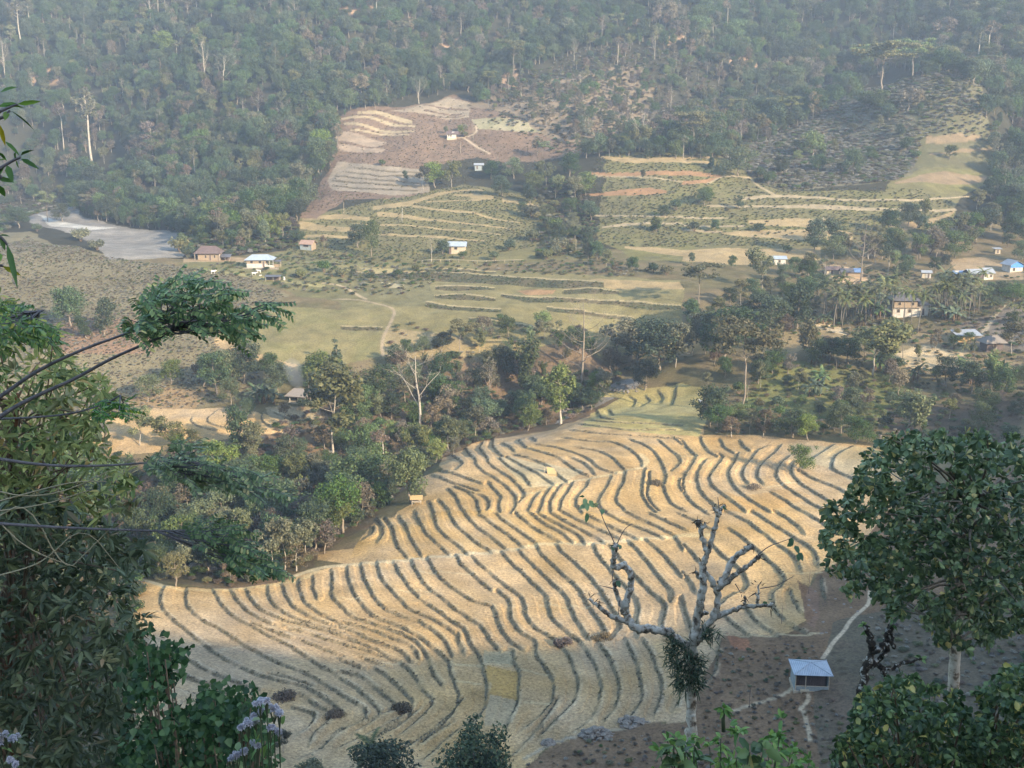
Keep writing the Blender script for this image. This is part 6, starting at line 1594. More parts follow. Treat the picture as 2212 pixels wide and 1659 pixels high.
# standing, bending slightly over a bundle
def person(u, v, label, bend, rz, hat):
    p = gset(u, v)
    e = thing('person', label, 'person', p, rz, 'people working on the right hand terraces')
    fwd = bend
    hip = np.array([0, 0, .86]); ch = hip + np.array([fwd * .42, 0, .46 - .3 * abs(fwd)]); nk = ch + np.array([fwd * .16, 0, .17 - .12 * abs(fwd)]); hd = nk + np.array([.03 + fwd * .10, 0, .17 - .06 * abs(fwd)])
    V = [hip, hip + [0, 0, .12], ch, nk, hd, hd + [fwd * .05, 0, .10], ch + [0, .20, .06], ch + [.14 + .1 * fwd, .25, -.24], ch + [.36 + .1 * fwd, .16, -.42], ch + [0, -.20, .06], ch + [.16 + .1 * fwd, -.25, -.22], ch + [.38 + .1 * fwd, -.14, -.40],
         hip + [0, .10, -.06], [.06, .12, .45], [0, .13, .05], [.14, .14, .02], hip + [0, -.10, -.06], [-.03, -.12, .45], [-.12, -.13, .05], [.02, -.14, .02]]
    E = [(0, 1), (1, 2), (2, 3), (3, 4), (4, 5), (2, 6), (6, 7), (7, 8), (2, 9), (9, 10), (10, 11), (0, 12), (12, 13), (13, 14), (14, 15), (0, 16), (16, 17), (17, 18), (18, 19)]
    R_ = [.14, .13, .15, .055, .095, .07, .065, .048, .034, .065, .048, .034, .085, .065, .042, .035, .085, .065, .042, .035]
    skinned('body', V, E, R_, skin_m, e)
    skinned('shirt', [hip + [0, 0, .06], ch, ch + [0, 0, .07], ch + [0, .21, .05], ch + [.12 + .1 * fwd, .25, -.18], ch + [0, -.21, .05], ch + [.13 + .1 * fwd, -.25, -.17]], [(0, 1), (1, 2), (1, 3), (3, 4), (1, 5), (5, 6)], [.165, .175, .10, .082, .068, .082, .068], cloth_pale, e)
    skinned('trousers', [hip + [0, 0, .04], hip + [0, .10, -.08], [.06, .12, .45], [0, .13, .12], hip + [0, -.10, -.08], [-.03, -.12, .45], [-.12, -.13, .12]], [(0, 1), (1, 2), (2, 3), (0, 4), (4, 5), (5, 6)], [.155, .105, .085, .07, .105, .085, .07], cloth_dark, e)
    b = MB(); c = hd + [fwd * .05, 0, .08]
    n = 12; ring = lambda r, z: [(c[0] + r * math.cos(2 * math.pi * i / n), c[1] + r * math.sin(2 * math.pi * i / n), c[2] + z) for i in range(n)]
    vs = ring(.26, -.02) + ring(.12, .05) + ring(.08, .15) + [(c[0], c[1], c[2] + .17)]
    b.add(vs, [[i, (i + 1) % n, n + (i + 1) % n, n + i] for i in range(n)] + [[n + i, n + (i + 1) % n, 2 * n + (i + 1) % n, 2 * n + i] for i in range(n)] + [[2 * n + i, 2 * n + (i + 1) % n, 3 * n] for i in range(n)])
    b.build('hat', hat, e)
    return e


person(1777, 480, 'person in pale hat and shirt standing beside a bundle on the terrace', .25, 0.6, cloth_pale)
person(1801, 478, 'person in pale shirt bending forward at the edge of the terrace', .95, 3.4, hat_m)
heap(1781, 480, 9, 4, 'dark bundle lying at the feet of the standing person', 'dry', 'bundle', 'bundle', 31)
goat_m = noise_mat('goat_hair', [(0.3, (0.55, 0.51, 0.45)), (0.7, (0.74, 0.71, 0.66))], 6, bump=0)


def goat(u, v, rz, label, s=1.0):
    p = gset(u, v); e = thing('goat', label, 'goat', p, rz, 'white goats grazing', s)
    V = [[-.38, 0, .56], [-.1, 0, .53], [.22, 0, .54], [.36, 0, .60], [.52, 0, .68], [.64, 0, .60], [.72, 0, .50], [-.47, 0, .60], [-.55, 0, .66],
         [-.36, .10, .44], [-.42, .10, .26], [-.38, .10, .02], [-.36, -.10, .44], [-.42, -.10, .26], [-.38, -.10, .02], [.24, .10, .40], [.25, .10, .22], [.24, .10, .02], [.24, -.10, .40], [.25, -.10, .22], [.24, -.10, .02], [.52, .09, .74], [.50, .17, .70], [.52, -.09, .74], [.50, -.17, .70]]
    E = [(0, 1), (1, 2), (2, 3), (3, 4), (4, 5), (5, 6), (0, 7), (7, 8), (0, 9), (9, 10), (10, 11), (0, 12), (12, 13), (13, 14), (2, 15), (15, 16), (16, 17), (2, 18), (18, 19), (19, 20), (4, 21), (21, 22), (4, 23), (23, 24)]
    R_ = [.17, .17, .19, .13, .09, .075, .045, .05, .025, .08, .05, .03, .08, .05, .03, .075, .045, .03, .075, .045, .03, .03, .02, .03, .02]
    skinned('body', V, E, R_, goat_m, e, 1)


goat(549, 594, .3, 'white goat below the garden of the blue roofed house, left of the pair', 1.5); goat(559, 589, 2.8, 'white goat below the garden of the blue roofed house, right of the pair', 1.5); goat(461, 592, .6, 'white goat below the brown roofed farmhouse', 1.6); goat(614, 606, 1.9, 'white goat just right of the dark cattle shelter', 1.5); goat(562, 596, 0, 'smallest white goat, by the path under the white house', .8)
goat(1514, 873, 2.2, 'white goat on the grass at the top right corner of the paddies', 1.5)

# smoke of the cooking fire
sm = bpy.data.materials.new('smoke'); sm.use_nodes = True
sn = sm.node_tree; sn.nodes.remove(sn.nodes['Principled BSDF'])
sv = sn.nodes.new('ShaderNodeVolumePrincipled'); sv.inputs['Color'].default_value = (.95, .97, 1, 1); sv.inputs['Density'].default_value = .04
sn.links.new(sv.outputs[0], sn.nodes['Material Output'].inputs['Volume'])
b = MB(); R = np.random.default_rng(6)
pts = np.array([[0, .5, 2.6], [-.4, .6, 4.0], [-.9, .7, 5.6], [-1.4, .8, 7.4], [-1.7, .9, 9.2], [-1.6, 1.0, 10.8]])
pts = smooth_line(pts, 2); k = len(pts)
rad = np.interp(np.linspace(0, 1, k), [0, .15, .5, .8, 1], [.25, .9, 2.3, 1.9, .3]) * (1 + .12 * R.normal(size=k))
b.tube(pts, rad, 14)
o = b.build('smoke', sm, None, True)
import bmesh
bm = bmesh.new(); bm.from_mesh(o.data); bmesh.ops.recalc_face_normals(bm, faces=bm.faces); bm.to_mesh(o.data); bm.free()
o.location = SMOKE_AT; tag(o, kind='stuff')
keep = np.ones(len(sx), bool)
for x, y, r in CLEAR: keep &= (sx - x) ** 2 + (sy - y) ** 2 > r * r
sx, sy, sk, ss = sx[keep], sy[keep], sk[keep], ss[keep]
RS = np.random.default_rng(3)
sz = HZ(sx, sy)
gn_scatter('scrub', np.stack([sx, sy, sz], -1), sk, np.stack([ss * RS.uniform(.8, 1.3, len(ss)), ss * RS.uniform(.8, 1.3, len(ss)), ss * RS.uniform(.55, .85, len(ss))], -1), RS.random(len(ss)) * 6.28, kinds_coll('scrub_kinds', SK))


# tufts of grass on the terrace banks
def tuft(seed, mat_, n=26, h=.42, w=.30):
    R = np.random.default_rng(seed); v = []; f = []
    for i in range(n):
        a = R.random() * 6.28; r = w * R.random() ** .6
        b = np.array([math.cos(a) * r, math.sin(a) * r, -.06]); t = R.random() * 6.28
        s = np.array([math.cos(t), math.sin(t), 0]) * (.035 + .03 * R.random())
        out = np.array([math.cos(a), math.sin(a), 0]) * h * (.3 + .5 * R.random())
        hh_ = h * (.5 + .6 * R.random()); k = len(v)
        v += [b - s, b + s, b + out * .4 + [0, 0, hh_ * .75] + s * .7, b + out * .4 + [0, 0, hh_ * .75] - s * .7, b + out + [0, 0, hh_ * .85]]
        f += [[k, k + 1, k + 2, k + 3], [k + 3, k + 2, k + 4]]
    return Proto('tuft', 'grass', [('tuft', mesh_data('tuft', np.array(v), f, M[mat_]))], 1, '')


TK = [tuft(1, 'grass'), tuft(2, 'grass', 30, .5), tuft(3, 'dry', 24, .36), tuft(4, 'olive', 26, .42)]
tx, ty = [], []
RG = np.random.default_rng(9)
for L in BANKS:
    seg = np.diff(L, axis=0); ln = np.hypot(seg[:, 0], seg[:, 1]); tot = ln.sum()
    k = int(tot / .34)
    t = RG.random(k) * tot; cs = np.concatenate([[0], np.cumsum(ln)])
    i = np.clip(np.searchsorted(cs, t) - 1, 0, len(ln) - 1)
    p = L[i] + seg[i] * ((t - cs[i]) / (ln[i] + 1e-9))[:, None] + RG.normal(size=(k, 2)) * .11
    tx.append(p[:, 0]); ty.append(p[:, 1])
tx = np.concatenate(tx); ty = np.concatenate(ty)
m = fbm(tx, ty, 2.2, 2) > .36
tx, ty = tx[m], ty[m]
n = len(tx); s1 = RG.uniform(.22, .50, n)
gn_scatter('bank_grass', np.stack([tx, ty, HZ(tx, ty)], -1), RG.choice(4, n, p=[.4, .3, .2, .1]), np.stack([s1, s1, s1 * RG.uniform(.6, 1.1, n)], -1), RG.random(n) * 6.28, kinds_coll('tuft_kinds', TK))

# stubble left standing on the nearer paddies
# ------------------------------------------------------------------ the near plants on the photographer's slope
FM = {
 'glossy': leaf_mat('glossy_leaf', (0.036, 0.068, 0.025), (0.068, 0.117, 0.038), (0.154, 0.219, 0.058), .22, .38, (0.432, 0.340, 0.064), .97, spec=.45, val=(.95, .4)),
 'bush': leaf_mat('bush_leaf', (0.032, 0.058, 0.023), (0.061, 0.100, 0.033), (0.154, 0.203, 0.058), .22, .42, (0.360, 0.275, 0.064), .95, spec=.4, val=(.95, .4)),
 'lance': leaf_mat('lance_leaf', (0.044, 0.081, 0.024), (0.081, 0.141, 0.038), (0.160, 0.238, 0.060), .22, .45, (0.302, 0.229, 0.046), .96, spec=.35, val=(.95, .4)),
 'sere': leaf_mat('sere_leaf', (0.147, 0.160, 0.045), (0.259, 0.271, 0.072), (0.448, 0.431, 0.112), .3, .55, (0.448, 0.244, 0.068), .95, val=(.95, .4)),
 'heart': leaf_mat('heart_leaf', (0.026, 0.059, 0.020), (0.054, 0.107, 0.032), (0.120, 0.194, 0.062), .3, .45, spec=.35, val=(.95, .4)),
 'pinnate': leaf_mat('pinnate_leaf', (0.055, 0.124, 0.041), (0.106, 0.207, 0.059), (0.240, 0.337, 0.079), .28, .45, (0.479, 0.440, 0.090), .95, val=(.95, .4)),
 'shoot': leaf_mat('shoot_leaf', (0.068, 0.143, 0.039), (0.128, 0.247, 0.060), (0.240, 0.360, 0.098), .35, .42, spec=.35, val=(.95, .4)),
 'strap': leaf_mat('strap_leaf', (0.030, 0.051, 0.027), (0.051, 0.081, 0.039), (0.112, 0.143, 0.068), .15, .5, val=(.95, .4)),
 'mottled': noise_mat('mottled_bark', [(0.36, (0.085, 0.066, 0.05)), (0.44, (0.25, 0.20, 0.145)), (0.50, (0.48, 0.42, 0.335)), (0.70, (0.64, 0.585, 0.49))], 8, bump=.7, dist=.03, detail=8),
 'moss': noise_mat('lichened_bark', [(0.40, (0.028, 0.024, 0.020)), (0.56, (0.07, 0.058, 0.045)), (0.60, (0.36, 0.35, 0.31)), (0.72, (0.50, 0.48, 0.44))], 14, bump=.7, dist=.03, detail=3),
 'twig': noise_mat('grey_twig', [(0.3, (0.085, 0.080, 0.085)), (0.7, (0.19, 0.175, 0.175))], 14, bump=.3, dist=.01), 'redtwig': noise_mat('reddish_stem', [(0.3, (0.13, 0.060, 0.032)), (0.7, (0.25, 0.12, 0.065))], 8), 'straw_stem': mat('straw_stem', (0.34, 0.29, 0.18)), 'stalk': mat('green_stalk', (0.07, 0.085, 0.045)),
 'lilac': leaf_mat('lilac_petal', (0.40, 0.385, 0.44), (0.52, 0.50, 0.55), (0.66, 0.64, 0.67), .3, .8, val=(.8, .3))}


def leaves(P, D, N, ln, wd, shape='ovate', droop=.25, fold=.18):
    """leaf blades: base P, direction D, upper side N; eight points each"""
    P = np.asarray(P, float); D = unit(np.asarray(D, float)); n = len(P)
    S = unit(np.cross(D, N)); U = np.cross(S, D)
    ln = np.broadcast_to(ln, n)[:, None]; wd = np.broadcast_to(wd, n)[:, None]
    t1, t2, w1, w2 = {'ovate': (.30, .68, .46, .40), 'obovate': (.35, .75, .38, .50), 'lance': (.30, .66, .44, .36), 'heart': (.16, .55, .56, .44), 'oval': (.25, .75, .46, .46)}[shape]
    g = lambda t: P + D * ln * t - np.array([0, 0, 1.0]) * ln * droop * t * t
    m1, m2, tip = g(t1), g(t2), g(1.0)
    up = U * wd * fold
    v = np.stack([P, m1, m1 + S * wd * w1 + up, m1 - S * wd * w1 + up, m2, m2 + S * wd * w2 + up, m2 - S * wd * w2 + up, tip], 1).reshape(-1, 3)
    T = np.array([[0, 2, 1], [0, 1, 3], [1, 2, 5], [1, 5, 4], [1, 4, 6], [1, 6, 3], [4, 5, 7], [4, 7, 6]])
    f = (np.arange(n)[:, None, None] * 8 + T[None]).reshape(-1, 3).astype(np.int32)
    return v, f


def in_px(poly, n, R, dr, holes=0.0, hs=40.0):
    """n points through the volume behind a traced outline, dr = nearest and farthest distance"""
    Q = np.array(poly, float); out = []
    while len(out) < n:
        u = R.uniform(Q[:, 0].min(), Q[:, 0].max(), 4000); v = R.uniform(Q[:, 1].min(), Q[:, 1].max(), 4000)
        m = inside(u, v, Q)
        if holes: m &= fbm(u + 31 * hs, v, hs, 2) > holes
        out += list(zip(u[m], v[m]))
    uv = np.array(out[:n])
    return at(uv[:, 0], uv[:, 1], R.uniform(dr[0], dr[1], n)), uv


def pxline(pts, depth):
    q = np.array(pts, float)
    d = np.broadcast_to(depth, len(q)) if np.isscalar(depth) else np.asarray(depth, float)
    return at(q[:, 0], q[:, 1], d)


def foot(p):
    return np.array([p[0], p[1], H(p[0], p[1])])


def pxm(depth, v=1400):
    p = at(CU, v, depth); return mpp(p)


RN = np.random.default_rng(99)


def rosettes(C_, R, per, ln, wd, shape, spread=1.0, updir=(0, 0, .5), droop=.25, jit=.35):
    """whorls of leaves around shoot tips"""
    n = len(C_)
    ax = unit(R.normal(size=(n, 3)) * .8 + np.array(updir))
    P = np.repeat(C_, per, 0); A = np.repeat(ax, per, 0)
    rnd = unit(np.cross(A, R.normal(size=(n * per, 3))))
    D = unit(rnd * spread + A * (.35 + .3 * R.random((n * per, 1))) + R.normal(size=(n * per, 3)) * jit * .5)
    N = unit(A + R.normal(size=A.shape) * .3)
    k = n * per
    return leaves(P + D * .01, D, N, ln * (.6 + .6 * R.random(k)), wd * (.7 + .5 * R.random(k)), shape, droop * (0.5 + R.random(k))[:, None] if False else droop)


def part_mesh(name, vf, m, parent, smooth=True):
    """mesh in world place, hung under parent (whose location is subtracted)"""
    v = np.asarray(vf[0]) - np.array(parent.location)
    return mesh_obj(name, v, vf[1], m, parent, None, smooth)


def part_mb(name, b, m, parent):
    v = np.concatenate(b.v) - np.array(parent.location)
    return mesh_obj(name, v, b.f, m, parent, None, True)


def wobble(p, R, a):
    p = np.array(p, float); p[1:-1] += R.normal(size=(len(p) - 2, 3)) * a; return p


# ---- right hand leafy tree
DT = 15.0; s = pxm(DT)
CR = [(1860,985),(1885,962),(1930,940),(2000,934),(2060,928),(2110,936),(2150,930),(2230,950),(2320,1000),(2340,1200),(2300,1330),(2230,1350),(2170,1372),(2125,1392),(2080,1408),(2050,1398),(2005,1400),(1965,1385),(1962,1330),(1925,1350),(1905,1300),(1880,1262),(1855,1290),(1828,1290),(1832,1252),(1782,1240),(1792,1192),(1768,1168),(1792,1132),(1776,1118),(1788,1090),(1822,1075),(1846,1050),(1850,1012)]
tp = smooth_line(pxline([(2058,1560),(2060,1490),(2062,1420),(2070,1340),(2082,1250),(2095,1170),(2105,1080)], DT), 2)
ft = foot(tp[0] + [0, 0.4, 0]); tp = np.concatenate([[ft - [0, 0, .4], (ft + tp[0]) / 2], tp])
tr_ = thing('leafy_tree', 'big dark leafy tree with rounded leaves at the right edge', 'tree', ft, 0, 'near plants')
b = MB(); b.tube(tp, np.interp(np.linspace(0, 1, len(tp)), [0, .5, 1], [.10, .075, .035]), 10); 
R = np.random.default_rng(1)
Cc, uv = in_px(CR, 1750, R, (12.7, 17.2), .27, 60)
lb = MB()
up_ = np.where(tp[:, 2] > at(2062, 1395, DT)[2])[0]
for i in range(0, 1750, 18):
    e = Cc[i]; c_ = up_[np.argsort(np.abs(tp[up_, 2] - e[2] + .5))[:4]]; t = tp[int(R.choice(c_))]
    mid = (t + e) / 2 + np.array([0, 0, .12]) + R.normal(size=3) * .1
    lb.tube(smooth_line([t, mid, e], 1), [.028, .022, .018, .010, .006][:len(smooth_line([t, mid, e], 1))] if False else np.linspace(.026, .006, len(smooth_line([t, mid, e], 1))), 5)
part_mb('trunk', b, FM['mottled'], tr_); part_mb('branches', lb, M['bark'], tr_)
part_mesh('foliage', rosettes(Cc, R, 10, .108, .066, 'obovate', 1.0, droop=.22, jit=.9), FM['glossy'], tr_)

# ---- bush under it
DB = 11.5
BR = [(1790,1700),(1800,1620),(1835,1560),(1862,1500),(1905,1478),(1942,1450),(1990,1472),(2040,1490),(2080,1502),(2125,1480),(2180,1440),(2260,1425),(2330,1460),(2330,1720)]
p = foot(at(2020, 1660, 12.4)); bt = thing('leafy_bush', 'dense dark bush below the big leafy tree in the right corner', 'bush', p, 0, 'near plants')
R = np.random.default_rng(2); Cc, uv = in_px(BR, 1300, R, (10.3, 12.9), .24, 50)
b = MB()
for i in range(0, 1300, 18): b.tube(smooth_line([p + R.normal(size=3) * .15, (p + Cc[i]) / 2 + R.normal(size=3) * .2, Cc[i]], 2), np.linspace(.035, .006, len(smooth_line([p, p, p], 2))), 5)
part_mb('branches', b, M['brown_bark'], bt)
b = MB(); b.tube(smooth_line(np.concatenate([[p - [0, 0, .2]], pxline([(1985,1640),(2010,1580),(2040,1520)], 11.9)]), 2), .075, 8); part_mb('stem', b, FM['mottled'], bt)
part_mesh('foliage', rosettes(Cc, R, 9, .092, .058, 'obovate', 1.0, droop=.2, jit=.9), FM['bush'], bt)

# ---- lichened stump between them and the hut
DS = 13.5
st = thing('lichened_stump', 'short dark branching stump spotted with white lichen at the lower right', 'tree', foot(at(1850, 1600, DS)), 0, 'near plants')
R = np.random.default_rng(3); b = MB()
for ln_, r0, r1 in (([(1838,1640),(1850,1560),(1860,1500),(1874,1445),(1886,1400),(1882,1375),(1868,1352)], .085, .030), ([(1884,1410),(1905,1398),(1915,1378),(1922,1352)], .05, .03), ([(1880,1438),(1900,1425),(1916,1405),(1918,1380)], .045, .028), ([(1900,1440),(1925,1445),(1950,1432),(1975,1428),(1990,1424)], .035, .014), ([(1905,1440),(1915,1462),(1912,1485)], .035, .02), ([(1930,1400),(1925,1375),(1930,1350)], .03, .012)):
    q = smooth_line(pxline(ln_, DS), 2)
    q = wobble(q, R, .014)
    b.tube(q, np.linspace(r0, r1, len(q)) * (1 + .22 * R.normal(size=len(q)) * .6), 9)
b.tube([foot(at(1838, 1640, DS)) - [0, 0, .3], at(1838, 1640, DS)], [.10, .085], 9)
part_mb('trunk', b, FM['moss'], st)
P = pxline([(1868,1352), (1925,1352), (1990,1424), (1872,1360)], DS); part_mesh('foliage', rosettes(np.repeat(P, 2, 0), R, 4, .09, .05, 'ovate'), FM['shoot'], st)

# ---- the pruned tree
DPr = 18.0
X = lambda pts: [(1243 + q[0] / 3.041, 1067.2 + q[1] / 3.041) for q in pts]
sp = pxm(DPr)
pt = thing('pruned_tree', 'pale pruned tree with knobbly bare limbs and clinging ferns right of centre', 'tree', foot(at(1491, 1640, DPr)), 0, 'near plants')
R = np.random.default_rng(4)
tk = MB(); tk.tube([foot(at(1490, 1640, DPr)) - [0, 0, .3], foot(at(1490, 1640, DPr)) * .5 + at(1491, 1610, DPr) * .5, at(1491, 1610, DPr)], [.14, .12, .105], 12)
limbs = [([(758,1650),(762,1500),(760,1300),(758,1150),(768,1040),(778,960),(790,880),(803,770),(818,690),(828,600),(836,530),(832,450)], 35, 19, 'trunk'),
 ([(834,460),(862,400),(882,330),(905,270),(925,215),(938,160),(945,115)], 18, 12, 'limb'), ([(940,150),(920,110),(900,72)], 13, 8, 'limb'), ([(945,130),(965,105),(985,95)], 12, 8, 'limb'), ([(858,372),(840,300),(825,245),(815,200),(808,185)], 14, 15, 'limb'), ([(818,225),(840,215),(855,195)], 12, 8, 'limb'), ([(832,560),(805,545),(795,515)], 13, 9, 'limb'),
 ([(760,1040),(700,965),(640,930),(590,898),(540,886),(470,890),(410,880),(370,855),(345,820),(332,780),(325,735),(340,690),(365,640),(372,580),(362,530),(335,498),(290,488),(252,492),(245,460),(256,410),(262,365),(266,335)], 27, 15, 'limb'),
 ([(360,850),(300,818),(250,806),(215,785),(170,755),(130,730),(95,713)], 20, 7, 'limb'), ([(322,790),(298,735),(272,670),(262,615),(262,585)], 16, 11, 'limb'), ([(150,745),(152,715),(153,695)], 7, 4, 'limb'),
 ([(772,990),(820,930),(860,865),(905,815),(960,795),(1030,755),(1100,742),(1170,722),(1230,708),(1280,700)], 24, 9, 'limb'), ([(900,815),(935,740),(945,680),(922,620),(885,575),(850,545)], 21, 15, 'limb'), ([(935,625),(985,585),(1040,545),(1085,505),(1130,468),(1165,440),(1195,405)], 17, 12, 'limb'), ([(950,600),(990,545),(1015,490),(1055,445),(1105,405),(1140,380),(1165,358)], 20, 16, 'limb'), ([(1195,715),(1185,670),(1176,630)], 9, 5, 'limb'), ([(1200,700),(1208,650),(1215,620)], 7, 4, 'limb'), ([(1110,735),(1118,705),(1116,685)], 8, 6, 'limb'), ([(815,790),(840,790),(852,780)], 12, 10, 'limb')]
ends = []
for ln_, r0, r1, nm in limbs:
    q = pxline(X(ln_), DPr); k = len(q)
    off = np.cumsum(R.normal(size=k)) * .05; off[0] = 0; q[:, 1] += off
    q = smooth_line(q, 2); q = wobble(q, R, .010)
    rr = np.linspace(r0, r1, len(q)) / 3.041 * sp * 1.10
    lump = 1 + .16 * np.sin(np.arange(len(q)) * 1.9 + R.random() * 6) * R.random(len(q)) + .08 * R.normal(size=len(q))
    if nm == 'limb': rr[-2:] *= 1.25
    b = tk if nm == 'trunk' else MB()
    b.tube(q, rr * lump, 10)
    for _ in range(len(q) // 3):
        j = int(R.integers(1, len(q) - 1)); c = q[j] + unit(R.normal(size=3)) * rr[j] * .75; r_ = rr[j] * R.uniform(.4, .75)
        b.tube([c - [0, 0, r_], c - [0, 0, r_ * .5], c + [0, 0, r_ * .5], c + [0, 0, r_]], np.array([.3, .9, .9, .3]) * r_, 6)
    if nm == 'limb': part_mb('limb', b, FM['mottled'], pt)
    ends.append(q[-1]); ends.append(q[-3])
part_mb('trunk', tk, FM['mottled'], pt)
# ragged bark spikes and dead tufts at the cut ends
e = np.repeat(np.array(ends), 4, 0); k = len(e)
part_mesh('dead_tufts', leaves(e + R.normal(size=(k, 3)) * .03, R.normal(size=(k, 3)) + [0, 0, .5], R.normal(size=(k, 3)), .13 * (.5 + R.random(k)), .022, 'lance', .3), M['dry'], pt)
cf = pxline(X([(640,960),(650,1000),(640,1040),(655,1080),(660,1120),(690,1150),(690,1200),(680,1240),(700,1270),(720,1000),(735,1060),(800,1080),(790,1130),(770,1170),(800,1190),(760,1230),(790,1255),(840,905),(870,930)]), DPr - .12)
cf = np.repeat(cf, 64, 0) + R.normal(size=(19 * 64, 3)) * np.array([.065, .07, .06]); k = len(cf)
dd = R.normal(size=(k, 3)) * .7 + np.array([-.45, -.3, .25])
right_ = cf[:, 0] > at(1494, 1400, DPr)[0]; dd[right_, 0] += .9
part_mesh('clinging_fern', leaves(cf, dd, R.normal(size=(k, 3)) * .5 + [0, 0, 1], .18 * (.5 + .8 * R.random(k)), .024, 'lance', .25), FM['strap'], pt)
tw = MB()
for ln_ in ([(262,340),(235,270),(205,215),(180,160),(160,100),(120,60),(95,70)], [(268,340),(300,270),(330,220),(375,195)], [(1195,405),(1245,360),(1290,335),(1350,315),(1420,290),(1440,275)], [(1215,620),(1280,610),(1330,600),(1380,570),(1440,535)], [(250,500),(240,560),(255,600)], [(245,620),(200,610),(160,600)], [(290,700),(285,760),(284,790)], [(945,115),(940,60),(935,20)], [(1050,590),(1075,630),(1085,650)]):
    q = smooth_line(pxline(X(ln_), DPr), 2); tw.tube(q, np.linspace(.010, .004, len(q)), 4)
part_mb('twigs', tw, FM['twig'], pt)
Lp = pxline(X([(68,85),(82,125),(78,55),(95,40),(30,20),(60,18),(130,55),(1435,310),(1440,340),(1460,380),(1425,285),(1470,385),(1240,700),(1278,690),(965,72),(170,95),(270,575),(262,330),(285,320)]), DPr)
k = len(Lp); part_mesh('foliage', leaves(Lp + R.normal(size=(k, 3)) * .01, R.normal(size=(k, 3)) * .5 + [.2, -.2, -.6], R.normal(size=(k, 3)) * .4 + [0, -1, .3], np.array([.17, .17, .13, .13, .11, .12, .1, .14, .16, .15, .12, .12, .1, .1, .1, .09, .12, .1, .1]), .10, 'ovate'), FM['pinnate'], pt)

# ---- light green shoots at the bottom right of centre
DG = 9.0
p = foot(at(1600, 1670, DG + .4)); sh = thing('leafy_shoots', 'light green leafy shoots at the foot of the pruned tree', 'bush', p, 0, 'near plants')
R = np.random.default_rng(5)
GP = [(1400,1720),(1418,1625),(1440,1585),(1475,1600),(1500,1588),(1530,1600),(1552,1572),(1585,1565),(1605,1590),(1640,1610),(1655,1590),(1672,1570),(1685,1545),(1698,1580),(1715,1610),(1742,1625),(1765,1655),(1790,1720)]
Cc, uv = in_px(GP, 120, R, (8.4, 9.6), .2, 40)
b = MB()
for i in range(0, 120, 2): q = smooth_line([p, (p + Cc[i]) / 2 + R.normal(size=3) * .08, Cc[i]], 1); b.tube(q, np.linspace(.012, .004, len(q)), 4)
st_ = pxline([(1563,1580),(1562,1555),(1563,1532)], 8.8); b.tube(st_, [.02, .018, .012], 6)
part_mb('stems', b, FM['stalk'], sh)
part_mesh('foliage', rosettes(np.concatenate([Cc, st_[-1:], st_[-1:]]), R, 6, .105, .048, 'ovate', 1.0, (0, 0, .9), .3), FM['shoot'], sh)
p = foot(at(1500, 1670, DG - 1.2)); sh2 = thing('broad_leaf_plant', 'dark broad leaved plant at the bottom edge beside the pale trunk', 'plant', p, 0, 'near plants')
P = pxline([(1455,1610),(1480,1625),(1500,1640),(1465,1650),(1440,1630),(1500,1610),(1620,1625),(1650,1620),(1640,1650)], DG - 1.2); b = MB()
for q in P: b.tube([p, q * .6 + p * .4 + [0, 0, .03], q], [.012, .008, .005], 4)
part_mb('stems', b, FM['stalk'], sh2); part_mesh('foliage', rosettes(np.repeat(P, 2, 0), R, 3, .15, .085, 'ovate', 1.0, (0, 0, .6), .3), FM['lance'], sh2)

# ---- the big bush on the left
DL = 9.0
lt = thing('whorled_tree', 'dense tree of drooping whorled leaves along the left edge', 'tree', foot(at(30, 1660, DL + .8)), 0, 'near plants')
R = np.random.default_rng(6)
LP = [(-160,1080),(0,1085),(60,1055),(130,1090),(200,1120),(255,1150),(318,1178),(332,1225),(292,1262),(272,1300),(300,1330),(318,1325),(330,1345),(318,1370),(300,1420),(300,1480),(290,1540),(300,1600),(312,1720),(-160,1720)]
Cc, uv = in_px(LP, 1650, R, (7.8, 10.8), .20, 50)
part_mesh('foliage', rosettes(Cc, R, 8, .128, .040, 'lance', 1.0, (0, -.2, .55), .30, .5), FM['lance'], lt)
UP = [(-160,650),(0,640),(60,660),(118,700),(130,760),(200,800),(262,858),(285,880),(230,905),(215,950),(255,1000),(300,1040),(305,1120),(250,1150),(120,1100),(-160,1100)]
C2, uv = in_px(UP, 640, R, (8.0, 10.4), .36, 50)
part_mesh('upper_foliage', rosettes(C2, R, 6, .125, .034, 'lance', 1.0, (0, -.2, .6), .3, .5), FM['sere'], lt)
C4, uv = in_px(UP, 170, R, (8.4, 10.6), .40, 55)
part_mesh('inner_foliage', rosettes(C4, R, 6, .14, .040, 'lance', 1.0, (0, -.2, .6), .3, .5), FM['lance'], lt)
b = MB()
q = smooth_line(np.concatenate([[foot(at(30, 1660, DL + .8)) - [0, 0, .3]], pxline([(18,1640),(20,1500),(25,1400),(30,1280),(32,1180),(30,1090),(28,960),(35,850)], DL + .8)]), 2); b.tube(q, np.linspace(.085, .03, len(q)), 9)
part_mb('trunk', b, FM['redtwig'], lt)
b = MB()
for i in range(0, 1650, 24):
    t = q[int(len(q) * .15) + int(R.integers(int(len(q) * .8)))]; l = smooth_line([t, (t + Cc[i]) / 2 + [0, 0, -.1], Cc[i]], 1); b.tube(l, np.linspace(.018, .005, len(l)), 4)
for i in range(0, 640, 9):
    t = q[int(len(q) * .6) + int(R.integers(int(len(q) * .38)))]; l = smooth_line([t, (t + C2[i]) / 2 + R.normal(size=3) * .1, C2[i]], 1); b.tube(l, np.linspace(.014, .004, len(l)), 4)
part_mb('branches', b, M['brown_bark'], lt)
b = MB()
